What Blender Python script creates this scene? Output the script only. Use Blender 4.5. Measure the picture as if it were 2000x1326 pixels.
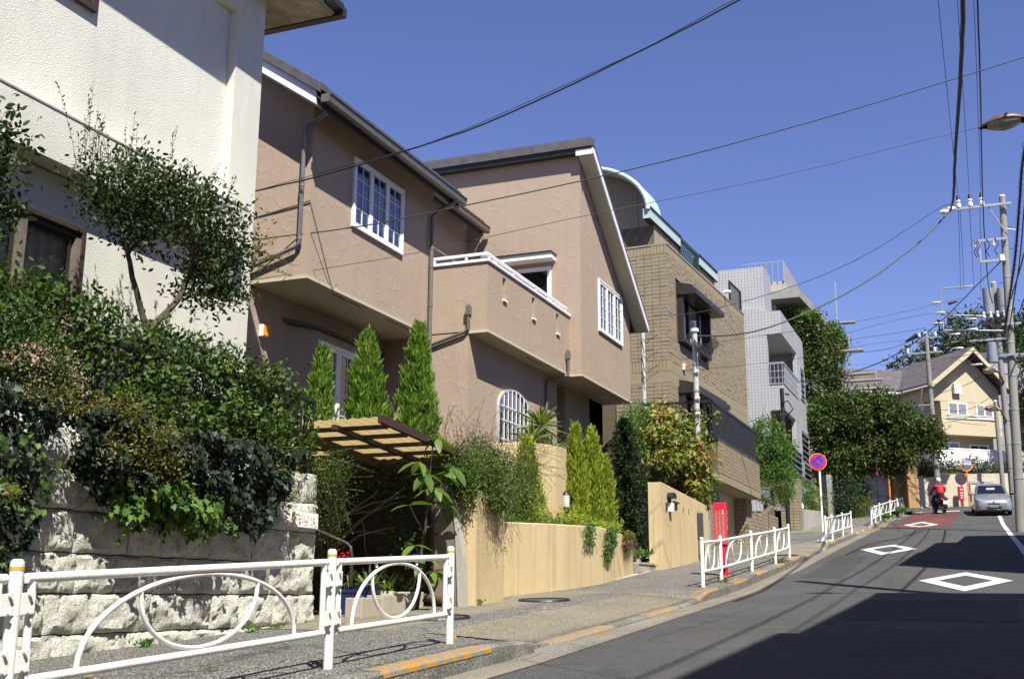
import bpy, bmesh, math, random
import numpy as np
from mathutils import Vector, Matrix
R = math.radians
rng = np.random.default_rng(7); random.seed(7)
for o in list(bpy.data.objects): bpy.data.objects.remove(o)
S = bpy.context.scene
COL = S.collection
# ------------------------------------------------------------ camera, sky, sun, exposure
PIT, ROL, YAW, FPX = R(12.8), R(-.28), R(22.1), 2200.
fwd = Vector((-math.sin(YAW)*math.cos(PIT), math.cos(YAW)*math.cos(PIT), math.sin(PIT)))
rgt = Vector((math.cos(YAW), math.sin(YAW), 0)); upv = rgt.cross(fwd)
rr = rgt*math.cos(ROL)-upv*math.sin(ROL); uu = rgt*math.sin(ROL)+upv*math.cos(ROL)
cd = bpy.data.cameras.new('camera'); cam = bpy.data.objects.new('camera', cd); COL.objects.link(cam)
cam.matrix_world = Matrix(((rr.x, uu.x, -fwd.x, 0), (rr.y, uu.y, -fwd.y, 0), (rr.z, uu.z, -fwd.z, 0), (0, 0, 0, 1)))
cd.sensor_width = 36; cd.sensor_fit = 'HORIZONTAL'; cd.lens = FPX/2000*36; cd.clip_start = .1; cd.clip_end = 3000
S.camera = cam
SUN = Vector((.35, -.39, .69)).normalized()
el = math.asin(SUN.z); az = math.atan2(SUN.x, SUN.y)
W = bpy.data.worlds.new('World'); S.world = W; W.use_nodes = True
wn = W.node_tree; bg = wn.nodes['Background']
sk = wn.nodes.new('ShaderNodeTexSky'); sk.sky_type = 'NISHITA'; sk.sun_disc = False
sk.sun_elevation = el; sk.sun_rotation = az; sk.air_density = 1.0; sk.dust_density = .0; sk.ozone_density = 3.5; sk.altitude = 50
skm = wn.nodes.new('ShaderNodeMix'); skm.data_type = 'RGBA'; skm.blend_type = 'MULTIPLY'; skm.inputs[0].default_value = 1; skm.inputs[7].default_value = (.98, .87, 1.18, 1)
wn.links.new(sk.outputs[0], skm.inputs[6]); wn.links.new(skm.outputs[2], bg.inputs[0]); bg.inputs[1].default_value = .064
sl = bpy.data.lights.new('sun', 'SUN'); sl.energy = 5.0; sl.angle = R(.5); sl.color = (1, .96, .85)
so = bpy.data.objects.new('sun', sl); COL.objects.link(so); so.rotation_euler = SUN.to_track_quat('Z', 'Y').to_euler(); so.location = (20, -20, 40)
S.view_settings.view_transform = 'Standard'; S.view_settings.look = 'None'; S.view_settings.gamma = 1
S.view_settings.use_curve_mapping = False; S.view_settings.exposure = .95
S.render.engine = 'CYCLES'
# ------------------------------------------------------------ ground profile
GY = [-60,-10,0,4.2,7,9,13,18.6,20.1,23,26,28.1,35.5,43.4,54,58,60.5,62,66,70,80,100,200]
GZ = [-2.6,-1.2,-.83,-.645,-.49,-.39,-.17,.15,.25,.49,.73,.92,1.60,2.29,3.27,3.78,4.08,4.3,4.85,5.25,6,7.5,12]
def g(y): return float(np.interp(y, GY, GZ))
# ------------------------------------------------------------ material helpers
MATS = {}
def nm(name):
    m = bpy.data.materials.new(name); m.use_nodes = True
    nt = m.node_tree; b = nt.nodes['Principled BSDF']; MATS[name] = m
    return m, nt, b
def N(nt, t, **k):
    n = nt.nodes.new(t)
    for a, v in k.items(): setattr(n, a, v)
    return n
def coords(nt, scale=1, stretch=None):
    g_ = N(nt, 'ShaderNodeNewGeometry'); mp = N(nt, 'ShaderNodeMapping')
    nt.links.new(g_.outputs['Position'], mp.inputs[0])
    mp.inputs['Scale'].default_value = stretch or (scale, scale, scale)
    return mp.outputs[0]
def noise(nt, co, sc, det=4, rough=.6, dist=0):
    n = N(nt, 'ShaderNodeTexNoise'); nt.links.new(co, n.inputs['Vector'])
    n.inputs['Scale'].default_value = sc; n.inputs['Detail'].default_value = det; n.inputs['Roughness'].default_value = rough; n.inputs['Distortion'].default_value = dist
    return n.outputs[0]
def ramp(nt, fac, stops):
    r = N(nt, 'ShaderNodeValToRGB'); nt.links.new(fac, r.inputs[0]); e = r.color_ramp.elements
    while len(e) < len(stops): e.new(.5)
    for i, (p, c) in enumerate(stops):
        e[i].position = p; e[i].color = (*(c if hasattr(c, '__len__') else (c, c, c)), 1)
    return r.outputs[0]
def mix(nt, fac, a, b, mode='MIX'):
    m = N(nt, 'ShaderNodeMix', data_type='RGBA', blend_type=mode)
    for i, v in ((0, fac), (6, a), (7, b)):
        if isinstance(v, (int, float)): m.inputs[i].default_value = v
        elif isinstance(v, tuple): m.inputs[i].default_value = (*v, 1)
        else: nt.links.new(v, m.inputs[i])
    return m.outputs[2]
def math_(nt, op, a, b=0.):
    m = N(nt, 'ShaderNodeMath', operation=op)
    for i, v in ((0, a), (1, b)):
        if isinstance(v, (int, float)): m.inputs[i].default_value = v
        else: nt.links.new(v, m.inputs[i])
    return m.outputs[0]
def bump(nt, b, h, strength=.3, dist=.02, prev=None):
    n = N(nt, 'ShaderNodeBump'); n.inputs['Strength'].default_value = strength; n.inputs['Distance'].default_value = dist
    nt.links.new(h, n.inputs['Height'])
    if prev: nt.links.new(prev, n.inputs['Normal'])
    nt.links.new(n.outputs[0], b.inputs['Normal']); return n.outputs[0]
def solid(name, col, rough=.6, metal=0, var=.12, sc=6, bm=0, bsc=40, spec=.5):
    m, nt, b = nm(name); co = coords(nt)
    n = noise(nt, co, sc, 5)
    c = ramp(nt, n, [(.3, tuple(x*(1-var) for x in col)), (.7, tuple(min(1, x*(1+var)) for x in col))])
    nt.links.new(c, b.inputs['Base Color']); b.inputs['Roughness'].default_value = rough; b.inputs['Metallic'].default_value = metal
    b.inputs['Specular IOR Level'].default_value = spec
    if bm: bump(nt, b, noise(nt, co, bsc, 3), bm, .01)
    return m
def N_(nt, co):
    n = N(nt, 'ShaderNodeTexNoise'); nt.links.new(co, n.inputs['Vector']); n.inputs['Scale'].default_value = 2.3; return n.outputs[1]
def stucco(name, col, gs, gstr, arcs=0, stain=.12, drip=.1):
    m, nt, b = nm(name); co = coords(nt)
    big = noise(nt, co, .8, 6, .65); fine = noise(nt, co, gs, 3, .6)
    dr = noise(nt, coords(nt, stretch=(5, 5, .35)), 1.2, 5, .6)
    c = ramp(nt, big, [(.3, tuple(x*(1-stain) for x in col)), (.7, tuple(min(1, x*(1+stain*.6)) for x in col))])
    c = mix(nt, ramp(nt, dr, [(.50, 0), (.72, drip*2)]), c, tuple(x*.55 for x in col))
    bl_ = noise(nt, co, 2.6, 7, .7); c = mix(nt, ramp(nt, bl_, [(.60, 0), (.74, stain*1.6)]), c, tuple(x*.5 for x in col))
    c = mix(nt, ramp(nt, fine, [(.35, .25), (.6, 0)]), c, tuple(x*.6 for x in col))
    nt.links.new(c, b.inputs['Base Color']); b.inputs['Roughness'].default_value = .92; b.inputs['Specular IOR Level'].default_value = .2
    p = bump(nt, b, fine, gstr, .02)
    if arcs:
        wob = mix(nt, .10, co, N_(nt, co)); v = N(nt, 'ShaderNodeTexVoronoi'); nt.links.new(wob, v.inputs['Vector']); v.inputs['Scale'].default_value = 2.6
        v2 = N(nt, 'ShaderNodeTexVoronoi'); nt.links.new(wob, v2.inputs['Vector']); v2.inputs['Scale'].default_value = 1.7
        h2 = math_(nt, 'MULTIPLY', ramp(nt, v.outputs['Distance'], [(.28, 0), (.40, 1), (.41, .2), (.6, .4)]), ramp(nt, noise(nt, co, 1.1, 2), [(.42, 0), (.6, 1)]))
        h2 = math_(nt, 'ADD', h2, ramp(nt, v2.outputs['Distance'], [(.30, 0), (.45, .7), (.46, .1), (.7, .3)]))
        p = bump(nt, b, h2, arcs, .015, p)
    return m
WHITE_ST = stucco('white_rough_stucco', (.68, .67, .61), 75, .7, 0, .10, .08)
PINK_ST = stucco('pinkish_brown_stucco', (.372, .287, .224), 30, .22, .28, .07, .09)
PEACH_ST = stucco('peach_stucco', (.56, .44, .255), 60, .5, 0, .13, .28)
CREAM_ST = stucco('cream_stucco', (.47, .41, .285), 30, .1, 0, .06, .04)
BEIGE_ST = stucco('beige_rendered_wall', (.50, .44, .34), 30, .2, 0, .12, .2)
CONC = stucco('weathered_concrete', (.30, .29, .26), 45, .4, 0, .22, .35)
CONC_L = stucco('pale_concrete', (.40, .38, .34), 60, .4, 0, .18, .25)
GREY_W = stucco('grey_wall', (.30, .30, .33), 20, .1, 0, .08, .1)
TAN_PANEL = stucco('tan_panel', (.29, .25, .19), 25, .08, 0, .07, .16)
def stone_mat():
    m, nt, b = nm('rough_tuff_stone'); co = coords(nt)
    oi = N(nt, 'ShaderNodeObjectInfo')
    a = noise(nt, co, 3, 6, .7); f = noise(nt, co, 45, 4, .7)
    v = N(nt, 'ShaderNodeTexVoronoi'); nt.links.new(co, v.inputs['Vector']); v.inputs['Scale'].default_value = 22
    c = ramp(nt, a, [(.25, (.50, .48, .41)), (.5, (.70, .69, .61)), (.75, (.78, .78, .71))])
    c = mix(nt, ramp(nt, f, [(.3, .6), (.5, 0)]), c, (.16, .15, .11))
    c = mix(nt, math_(nt, 'MULTIPLY', oi.outputs['Random'], .14), c, (.34, .32, .27))
    nt.links.new(c, b.inputs['Base Color']); b.inputs['Roughness'].default_value = .95; b.inputs['Specular IOR Level'].default_value = .15
    p = bump(nt, b, noise(nt, co, 14, 8, .75), .8, .05); p = bump(nt, b, f, .9, .025, p)
    pits = ramp(nt, v.outputs['Distance'], [(.05, 0), (.22, 1)]); bump(nt, b, pits, .35, .02, p)
    return m
STONE = stone_mat()
def asphalt(name, base, spk, sc=130, pink=0):
    m, nt, b = nm(name); co = coords(nt)
    f = noise(nt, co, sc, 2, .7); bigc = noise(nt, co, .5, 6, .65)
    v = N(nt, 'ShaderNodeTexVoronoi'); nt.links.new(co, v.inputs['Vector']); v.inputs['Scale'].default_value = sc*.8
    c = ramp(nt, f, [(.36, tuple(x*.45 for x in base)), (.5, base), (.64, spk)])
    c = mix(nt, 1.0, c, ramp(nt, bigc, [(.3, .78), (.7, 1.15)]), 'MULTIPLY')
    tr = noise(nt, coords(nt, stretch=(1.6, .12, 1)), 1.5, 3)
    c = mix(nt, ramp(nt, tr, [(.5, 0), (.75, .35)]), c, tuple(x*1.7 for x in base))
    st_ = noise(nt, co, 1.3, 7, .75)
    c = mix(nt, ramp(nt, st_, [(.58, 0), (.68, .55)]), c, tuple(x*.45 for x in base))
    # hairline cracks
    vc = N(nt, 'ShaderNodeTexVoronoi', feature='DISTANCE_TO_EDGE'); mpn = noise(nt, co, 2.2, 4)
    nt.links.new(mix(nt, .12, co, mpn), vc.inputs['Vector']); vc.inputs['Scale'].default_value = .45
    c = mix(nt, ramp(nt, vc.outputs['Distance'], [(0, .7), (.006, 0)]), c, tuple(x*.35 for x in base))
    nt.links.new(c, b.inputs['Base Color']); b.inputs['Roughness'].default_value = .85; b.inputs['Specular IOR Level'].default_value = .3
    bump(nt, b, f, .6, .012)
    return m
ASPH = asphalt('road_asphalt', (.043, .043, .044), (.15, .15, .145), 100)
ASPH2 = asphalt('pavement_asphalt', (.058, .056, .052), (.42, .40, .36), 60)
RED_ASPH = asphalt('red_surfacing', (.105, .036, .034), (.16, .065, .06), 120)
TANC = asphalt('tan_concrete_paving', (.15, .135, .10), (.34, .31, .235), 65)
GUT = asphalt('gutter_concrete', (.17, .15, .12), (.30, .27, .22), 90)
def kerbm():
    m, nt, b = nm('kerb_stone'); co = coords(nt)
    f = noise(nt, co, 80, 3, .7); a = noise(nt, co, 2.5, 6, .7)
    c = ramp(nt, f, [(.35, (.055, .053, .045)), (.52, (.13, .125, .11)), (.63, (.5, .49, .45))])
    c = mix(nt, ramp(nt, a, [(.35, .75), (.62, 0)]), c, (.05, .05, .042))
    nt.links.new(c, b.inputs['Base Color']); b.inputs['Roughness'].default_value = .9; bump(nt, b, f, .6, .012); return m
KERB = kerbm()
def worn(name, col, under, lo=.42, hi=.5, sc=9, rough=.6):
    m, nt, b = nm(name); co = coords(nt)
    n = noise(nt, co, sc, 8, .72); f = noise(nt, co, 90, 2, .7)
    u = mix(nt, ramp(nt, f, [(.4, 0), (.6, .5)]), under, tuple(min(1, x*2.2) for x in under))
    c = mix(nt, ramp(nt, n, [(lo, 0), (hi, 1)]), u, mix(nt, f, tuple(x*.8 for x in col), col))
    nt.links.new(c, b.inputs['Base Color']); b.inputs['Roughness'].default_value = rough; bump(nt, b, f, .4, .01); return m
ORANGE_P = worn('worn_orange_paint', (.42, .21, .03), (.15, .14, .12), .485, .55, 9)
WHITE_PAINT = worn('road_white_paint', (.58, .58, .57), (.09, .09, .09), .36, .42, 16)
WHITE_M = worn('white_enamel_metal', (.78, .78, .76), (.32, .17, .09), .265, .285, 19, .4)
WHITE_F = solid('white_frame', (.74, .74, .76), .4, var=.03)
PVC = solid('grey_brown_gutter', (.12, .11, .10), .4, var=.1)
DARKM = solid('dark_bronze_metal', (.025, .022, .02), .4, var=.2)
PIPE_L = solid('grey_pipe', (.20, .20, .21), .35, .3, var=.08)
BLACK = solid('black_metal', (.012, .012, .013), .45, var=.2)
BLACKRUB = solid('black_rubber', (.012, .012, .012), .8)
BROWNM = solid('brown_frame', (.045, .028, .025), .5, var=.2)
ROOF = solid('slate_grey_tile', (.075, .07, .075), .6, var=.25, sc=4, bm=.4)
ROOF2 = solid('brown_shingle', (.085, .07, .075), .8, var=.3, sc=2, bm=.5, bsc=12)
SOFF = solid('cream_soffit', (.44, .41, .31), .8, var=.05)
SOFF_C = solid('stained_eave_soffit', (.40, .35, .25), .9, var=.35, sc=5, bm=.3)
AQUA = solid('pale_aqua_metal', (.40, .52, .50), .5, var=.06)
YELLOW = solid('yellow_band', (.48, .32, .04), .5)
WOODD = worn('grey_weathered_wood', (.20, .17, .13), (.09, .08, .065), .4, .6, 5)
POLE = stucco('concrete_pole', (.25, .24, .22), 35, .2, 0, .12, .25)
RED = solid('red_enamel', (.50, .012, .03), .35, var=.08)
RED_F = solid('faded_red_panel', (.42, .05, .045), .5, var=.1)
WHITE_T = solid('white_lettering', (.75, .75, .78), .5, var=.02)
PINKT = solid('faded_lettering', (.55, .28, .27), .5, var=.1)
BLUE = solid('sign_blue', (.03, .05, .55), .4, var=.03)
REDS = solid('sign_red', (.62, .01, .03), .4, var=.03)
ORANGE = solid('orange_pole_paint', (.78, .20, .02), .4, var=.08)
SILVER = solid('galvanised_steel', (.42, .43, .45), .4, .6, var=.12)
CERAM = solid('white_ceramic', (.75, .74, .70), .2, var=.03)
CABLE = solid('black_cable', (.012, .012, .014), .6)
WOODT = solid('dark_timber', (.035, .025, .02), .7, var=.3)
SHUT = solid('beige_shutter', (.47, .41, .32), .5, var=.05)
SHUTG = solid('pale_grey_shutter', (.42, .43, .47), .5, var=.05)
BLOCKM = stucco('concrete_block', (.40, .35, .28), 60, .5, 0, .15, .2)
SOIL = solid('dark_soil', (.045, .035, .022), .95, var=.4, bm=.6)
BLUEPOT = solid('blue_plastic', (.010, .018, .09), .35)
CURT = solid('white_lace_curtain', (.74, .74, .76), .9, var=.06)
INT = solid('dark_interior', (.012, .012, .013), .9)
TERR = solid('garden_earth', (.06, .05, .03), .95, var=.4, bm=.6)
def tilem(name, col, bs=.5, jit=.25):
    m, nt, b = nm(name); co = coords(nt); oi = N(nt, 'ShaderNodeObjectInfo')
    v = N(nt, 'ShaderNodeTexVoronoi'); nt.links.new(co, v.inputs['Vector']); v.inputs['Scale'].default_value = 4.5
    c = mix(nt, v.outputs['Color'], tuple(x*(1-jit) for x in col), tuple(min(1, x*(1+jit)) for x in col))
    c = mix(nt, .55, c, col)
    nt.links.new(c, b.inputs['Base Color']); b.inputs['Roughness'].default_value = .75
    bump(nt, b, noise(nt, co, 28, 5, .7), bs, .03); return m
TILE_B = tilem('tan_split_tile', (.255, .205, .138), .6)
TILE_P = tilem('tan_plain_tile', (.26, .215, .14), .25, .12)
MORT = solid('dark_mortar', (.10, .078, .05), .95)
def gridm(name, col, mortar, du, dz, gap=.12, rot=0):
    m, nt, b = nm(name); ge = N(nt, 'ShaderNodeNewGeometry'); sp = N(nt, 'ShaderNodeSeparateXYZ'); nt.links.new(ge.outputs['Position'], sp.inputs[0])
    # u along the wall = rotated x + y
    cr, sr = math.cos(rot), math.sin(rot)
    ns = N(nt, 'ShaderNodeSeparateXYZ'); nt.links.new(ge.outputs['True Normal'], ns.inputs[0])
    ax = math_(nt, 'ADD', math_(nt, 'MULTIPLY', sp.outputs[0], cr), math_(nt, 'MULTIPLY', sp.outputs[1], sr))
    ay = math_(nt, 'SUBTRACT', math_(nt, 'MULTIPLY', sp.outputs[1], cr), math_(nt, 'MULTIPLY', sp.outputs[0], sr))
    nx = math_(nt, 'ABSOLUTE', math_(nt, 'ADD', math_(nt, 'MULTIPLY', ns.outputs[0], cr), math_(nt, 'MULTIPLY', ns.outputs[1], sr)))
    isx = math_(nt, 'GREATER_THAN', nx, .6)
    u = math_(nt, 'ADD', math_(nt, 'MULTIPLY', isx, ay), math_(nt, 'MULTIPLY', math_(nt, 'SUBTRACT', 1., isx), ax))
    fu = math_(nt, 'FRACT', math_(nt, 'DIVIDE', math_(nt, 'ADD', u, 500.), du)); fz = math_(nt, 'FRACT', math_(nt, 'DIVIDE', math_(nt, 'ADD', sp.outputs[2], 50.), dz))
    line = math_(nt, 'MAXIMUM', math_(nt, 'LESS_THAN', fu, gap*min(1, dz/du)), math_(nt, 'LESS_THAN', fz, gap))
    vv = noise(nt, coords(nt), 1.1, 5)
    c0 = ramp(nt, vv, [(.3, tuple(x*.92 for x in col)), (.7, tuple(x*1.06 for x in col))])
    nt.links.new(mix(nt, line, c0, mortar), b.inputs['Base Color']); b.inputs['Roughness'].default_value = .45
    bump(nt, b, math_(nt, 'SUBTRACT', 1., line), .4, .01); return m
GTILE = gridm('grey_square_tile', (.39, .39, .40), (.20, .20, .21), .145, .145, .13)
OTILE = gridm('ochre_brick_tile', (.40, .235, .10), (.16, .10, .05), .22, .09, .16, R(22.1))
def glassm(name, tint=(.02, .03, .07), refl=.5):
    m, nt, b = nm(name); b.inputs['Base Color'].default_value = (*tint, 1); b.inputs['Roughness'].default_value = .03
    b.inputs['Specular IOR Level'].default_value = refl; b.inputs['Coat Weight'].default_value = 1; b.inputs['Coat Roughness'].default_value = .02
    b.inputs['Coat IOR'].default_value = 1.8
    bump(nt, b, noise(nt, coords(nt), 1.6, 2), .04, .05); return m
GLASS = glassm('window_glass'); GLASSD = glassm('dark_window_glass', (.008, .009, .012))
def clearglass():
    m, nt, b = nm('clear_window_glass'); out = nt.nodes['Material Output']
    t = N(nt, 'ShaderNodeBsdfTransparent'); gl = N(nt, 'ShaderNodeBsdfGlossy'); gl.inputs['Roughness'].default_value = .02
    fr = N(nt, 'ShaderNodeFresnel'); fr.inputs[0].default_value = 1.5; ms = N(nt, 'ShaderNodeMixShader')
    nt.links.new(fr.outputs[0], ms.inputs[0]); nt.links.new(t.outputs[0], ms.inputs[1]); nt.links.new(gl.outputs[0], ms.inputs[2]); nt.links.new(ms.outputs[0], out.inputs[0]); return m
CLEAR = clearglass()
def polycarb():
    m, nt, b = nm('brown_polycarbonate'); out = nt.nodes['Material Output']
    d = N(nt, 'ShaderNodeBsdfTranslucent'); d.inputs[0].default_value = (.52, .39, .19, 1); ms = N(nt, 'ShaderNodeMixShader'); ms.inputs[0].default_value = .5
    b.inputs['Base Color'].default_value = (.30, .22, .13, 1); b.inputs['Roughness'].default_value = .3
    nt.links.new(d.outputs[0], ms.inputs[1]); nt.links.new(b.outputs[0], ms.inputs[2]); nt.links.new(ms.outputs[0], out.inputs[0]); return m
POLYC = polycarb()
def leafm(name, dark, light, rough=.42, trans=.3, third=None, spec=.5):
    m, nt, b = nm(name); out = nt.nodes['Material Output']
    a = N(nt, 'ShaderNodeAttribute', attribute_name='tint')
    st = [(0, dark), (.75, light)] + ([(.93, third)] if third else [])
    if third: st = [(0, dark), (.7, light), (.86, third)]
    c = ramp(nt, a.outputs['Fac'], st)
    nt.links.new(c, b.inputs['Base Color']); b.inputs['Roughness'].default_value = max(rough, .5); b.inputs['Specular IOR Level'].default_value = spec*.55
    t = N(nt, 'ShaderNodeBsdfTranslucent'); nt.links.new(mix(nt, 1., c, (1.5, 1.7, .6), 'MULTIPLY'), t.inputs[0])
    ms = N(nt, 'ShaderNodeMixShader'); ms.inputs[0].default_value = trans
    nt.links.new(b.outputs[0], ms.inputs[1]); nt.links.new(t.outputs[0], ms.inputs[2]); nt.links.new(ms.outputs[0], out.inputs[0]); return m
L_CAM = leafm('glossy_camellia_leaf', (.008, .018, .005), (.036, .062, .012), .5, .2)
L_HEDGE = leafm('hedge_leaf', (.006, .014, .004), (.058, .108, .015), .40, .20)
L_TWIG = leafm('light_young_leaf', (.045, .085, .018), (.11, .16, .035), .4, .3, (.20, .10, .04))
L_IVYD = leafm('dark_ivy_leaf', (.012, .024, .014), (.036, .056, .032), .4, .1)
L_IVYL = leafm('young_ivy_leaf', (.045, .09, .018), (.11, .19, .035), .45, .3)
L_YEL = leafm('yellowish_box_leaf', (.06, .075, .018), (.16, .16, .04), .5, .3, (.22, .13, .05))
L_CON = leafm('conifer_spray', (.045, .10, .015), (.17, .28, .035), .6, .3)
L_GOLD = leafm('golden_conifer_spray', (.09, .14, .012), (.33, .38, .04), .6, .3)
L_FINE = leafm('fine_grey_green_leaf', (.018, .036, .009), (.075, .110, .022), .5, .25, (.16, .22, .05))
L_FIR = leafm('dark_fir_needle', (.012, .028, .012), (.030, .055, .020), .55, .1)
L_BRIGHT = leafm('bright_green_leaf', (.035, .085, .018), (.09, .17, .035), .45, .3)
L_DOG = leafm('turning_dogwood_leaf', (.11, .14, .03), (.30, .26, .06), .5, .3, (.34, .16, .11))
L_TREE = leafm('street_tree_leaf', (.010, .022, .005), (.060, .090, .014), .45, .18)
L_HILL = leafm('hill_tree_leaf', (.020, .036, .012), (.055, .080, .024), .6, .15)
L_FLOW = leafm('pinkish_flower', (.30, .12, .10), (.52, .36, .33), .7, .3)
L_RUB = leafm('large_glossy_leaf', (.05, .10, .02), (.13, .19, .04), .3, .3)
L_SPIKE = leafm('spiky_yucca_leaf', (.06, .10, .02), (.20, .25, .06), .45, .2)
L_FALL = leafm('fallen_leaf', (.30, .16, .03), (.55, .30, .04), .8, .1)
BARK = solid('grey_bark', (.060, .045, .034), .9, var=.4, sc=9, bm=.8)
# ------------------------------------------------------------ mesh helpers
class FR:
    def __init__(s, o, u, n): s.o = Vector(o); s.u = Vector(u).normalized(); s.n = Vector(n).normalized()
    def p(s, u, n, z): return s.o + s.u*u + s.n*n + Vector((0, 0, z))
def FX(x): return FR((x, 0, 0), (0, 1, 0), (1, 0, 0))
def FYn(y): return FR((0, y, 0), (1, 0, 0), (0, -1, 0))
WF = FR((0, 0, 0), (1, 0, 0), (0, 1, 0))
class MB:
    def __init__(s): s.v = []; s.f = []
    def add(s, vs, fs):
        k = len(s.v); s.v += [tuple(v) for v in vs]; s.f += [tuple(i+k for i in f) for f in fs]; return s
    def fb(s, F, u0, u1, n0, n1, z0, z1):
        P = [F.p(u, n, z) for z in (z0, z1) for n in (n0, n1) for u in (u0, u1)]
        return s.add(P, [(0, 2, 3, 1), (4, 5, 7, 6), (0, 1, 5, 4), (2, 6, 7, 3), (0, 4, 6, 2), (1, 3, 7, 5)])
    def box(s, x0, x1, y0, y1, z0, z1): return s.fb(WF, x0, x1, y0, y1, z0, z1)
    def prism(s, F, pts, n0, n1):
        n = len(pts); P = [F.p(u, n0, z) for u, z in pts] + [F.p(u, n1, z) for u, z in pts]
        return s.add(P, [tuple(range(n)), tuple(range(2*n-1, n-1, -1))] + [(i, i+n, (i+1) % n+n, (i+1) % n) for i in range(n)])
    def tube(s, pts, r, seg=8, r2=None, cap=True):
        pts = [Vector(p) for p in pts]; n = len(pts); k = len(s.v); r2 = r if r2 is None else r2
        ref = None
        for i, p in enumerate(pts):
            d = (pts[min(i+1, n-1)]-pts[max(i-1, 0)]).normalized()
            if ref is None: ref = Vector((0, 0, 1)) if abs(d.z) < .9 else Vector((1, 0, 0))
            a = d.cross(ref).normalized(); b = a.cross(d).normalized(); ref = b if abs(b.dot(d)) < .5 else ref
            rad = r(i/(n-1)) if callable(r) else r+(r2-r)*i/(n-1)
            for j in range(seg):
                t = 2*math.pi*j/seg; s.v.append(tuple(p+a*math.cos(t)*rad+b*math.sin(t)*rad))
        for i in range(n-1):
            for j in range(seg):
                s.f.append((k+i*seg+j, k+i*seg+(j+1) % seg, k+(i+1)*seg+(j+1) % seg, k+(i+1)*seg+j))
        if cap: s.f.append(tuple(k+j for j in range(seg-1, -1, -1))); s.f.append(tuple(k+(n-1)*seg+j for j in range(seg)))
        return s
    def disc(s, c, n, r, th, seg=24):
        c = Vector(c); n = Vector(n).normalized(); return s.tube([c, c+n*th], r, seg)
    def grid(s, rows):
        k = len(s.v); m = len(rows[0])
        for r_ in rows: s.v += [tuple(p) for p in r_]
        for i in range(len(rows)-1):
            for j in range(m-1): s.f.append((k+i*m+j, k+i*m+j+1, k+(i+1)*m+j+1, k+(i+1)*m+j))
        return s
WL = {}
def wloc(o): return WL.get(o.name, Vector((0, 0, 0)))
def build(name, mb, mat, parent=None, smooth=False, bevel=0, label=None, kind=None, loc=None):
    me = bpy.data.meshes.new(name); off = Vector(loc) if loc is not None else Vector((0, 0, 0))
    me.from_pydata([tuple(Vector(v)-off) for v in mb.v] if loc is not None else mb.v, [], mb.f); me.materials.append(mat)
    bm = bmesh.new(); bm.from_mesh(me); bmesh.ops.recalc_face_normals(bm, faces=bm.faces); bm.to_mesh(me); bm.free()
    if smooth: me.polygons.foreach_set('use_smooth', [True]*len(me.polygons))
    o = bpy.data.objects.new(name, me); COL.objects.link(o); WL[o.name] = off
    if parent: o.parent = parent; o.location = off-wloc(parent)
    else: o.location = off
    if bevel:
        m = o.modifiers.new('bevel', 'BEVEL'); m.width = bevel; m.segments = 2; m.limit_method = 'ANGLE'
    if smooth:
        try: me.set_sharp_from_angle(angle=R(40))
        except Exception: pass
    if label: o['label'] = label
    if kind: o['kind'] = kind
    return o
def thing(name, loc, label, cat, group=None):
    o = bpy.data.objects.new(name, None); COL.objects.link(o); o.location = loc; WL[o.name] = Vector(loc); o.empty_display_size = .2
    o['label'] = label; o['category'] = cat
    if group: o['group'] = group
    return o
def tagm(o, label, cat, group=None):
    o['label'] = label; o['category'] = cat
    if group: o['group'] = group
    return o
def struct(name, mb, mat, smooth=False): 
    o = build(name, mb, mat, smooth=smooth); o['kind'] = 'structure'; return o
def inst(name, me, parent, pos, rot=(0, 0, 0), scale=(1, 1, 1), mat=None):
    o = bpy.data.objects.new(name, me); COL.objects.link(o); o.parent = parent; o.location = Vector(pos)-(wloc(parent) if parent else Vector((0, 0, 0)))
    o.rotation_euler = rot; o.scale = scale; WL[o.name] = Vector(pos); return o
def unitbox(name, mat, bev=0):
    mb = MB().box(-.5, .5, -.5, .5, -.5, .5); me = bpy.data.meshes.new(name); me.from_pydata(mb.v, [], mb.f); me.materials.append(mat)
    bm = bmesh.new(); bm.from_mesh(me); bmesh.ops.recalc_face_normals(bm, faces=bm.faces); bm.to_mesh(me); bm.free(); return me
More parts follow.
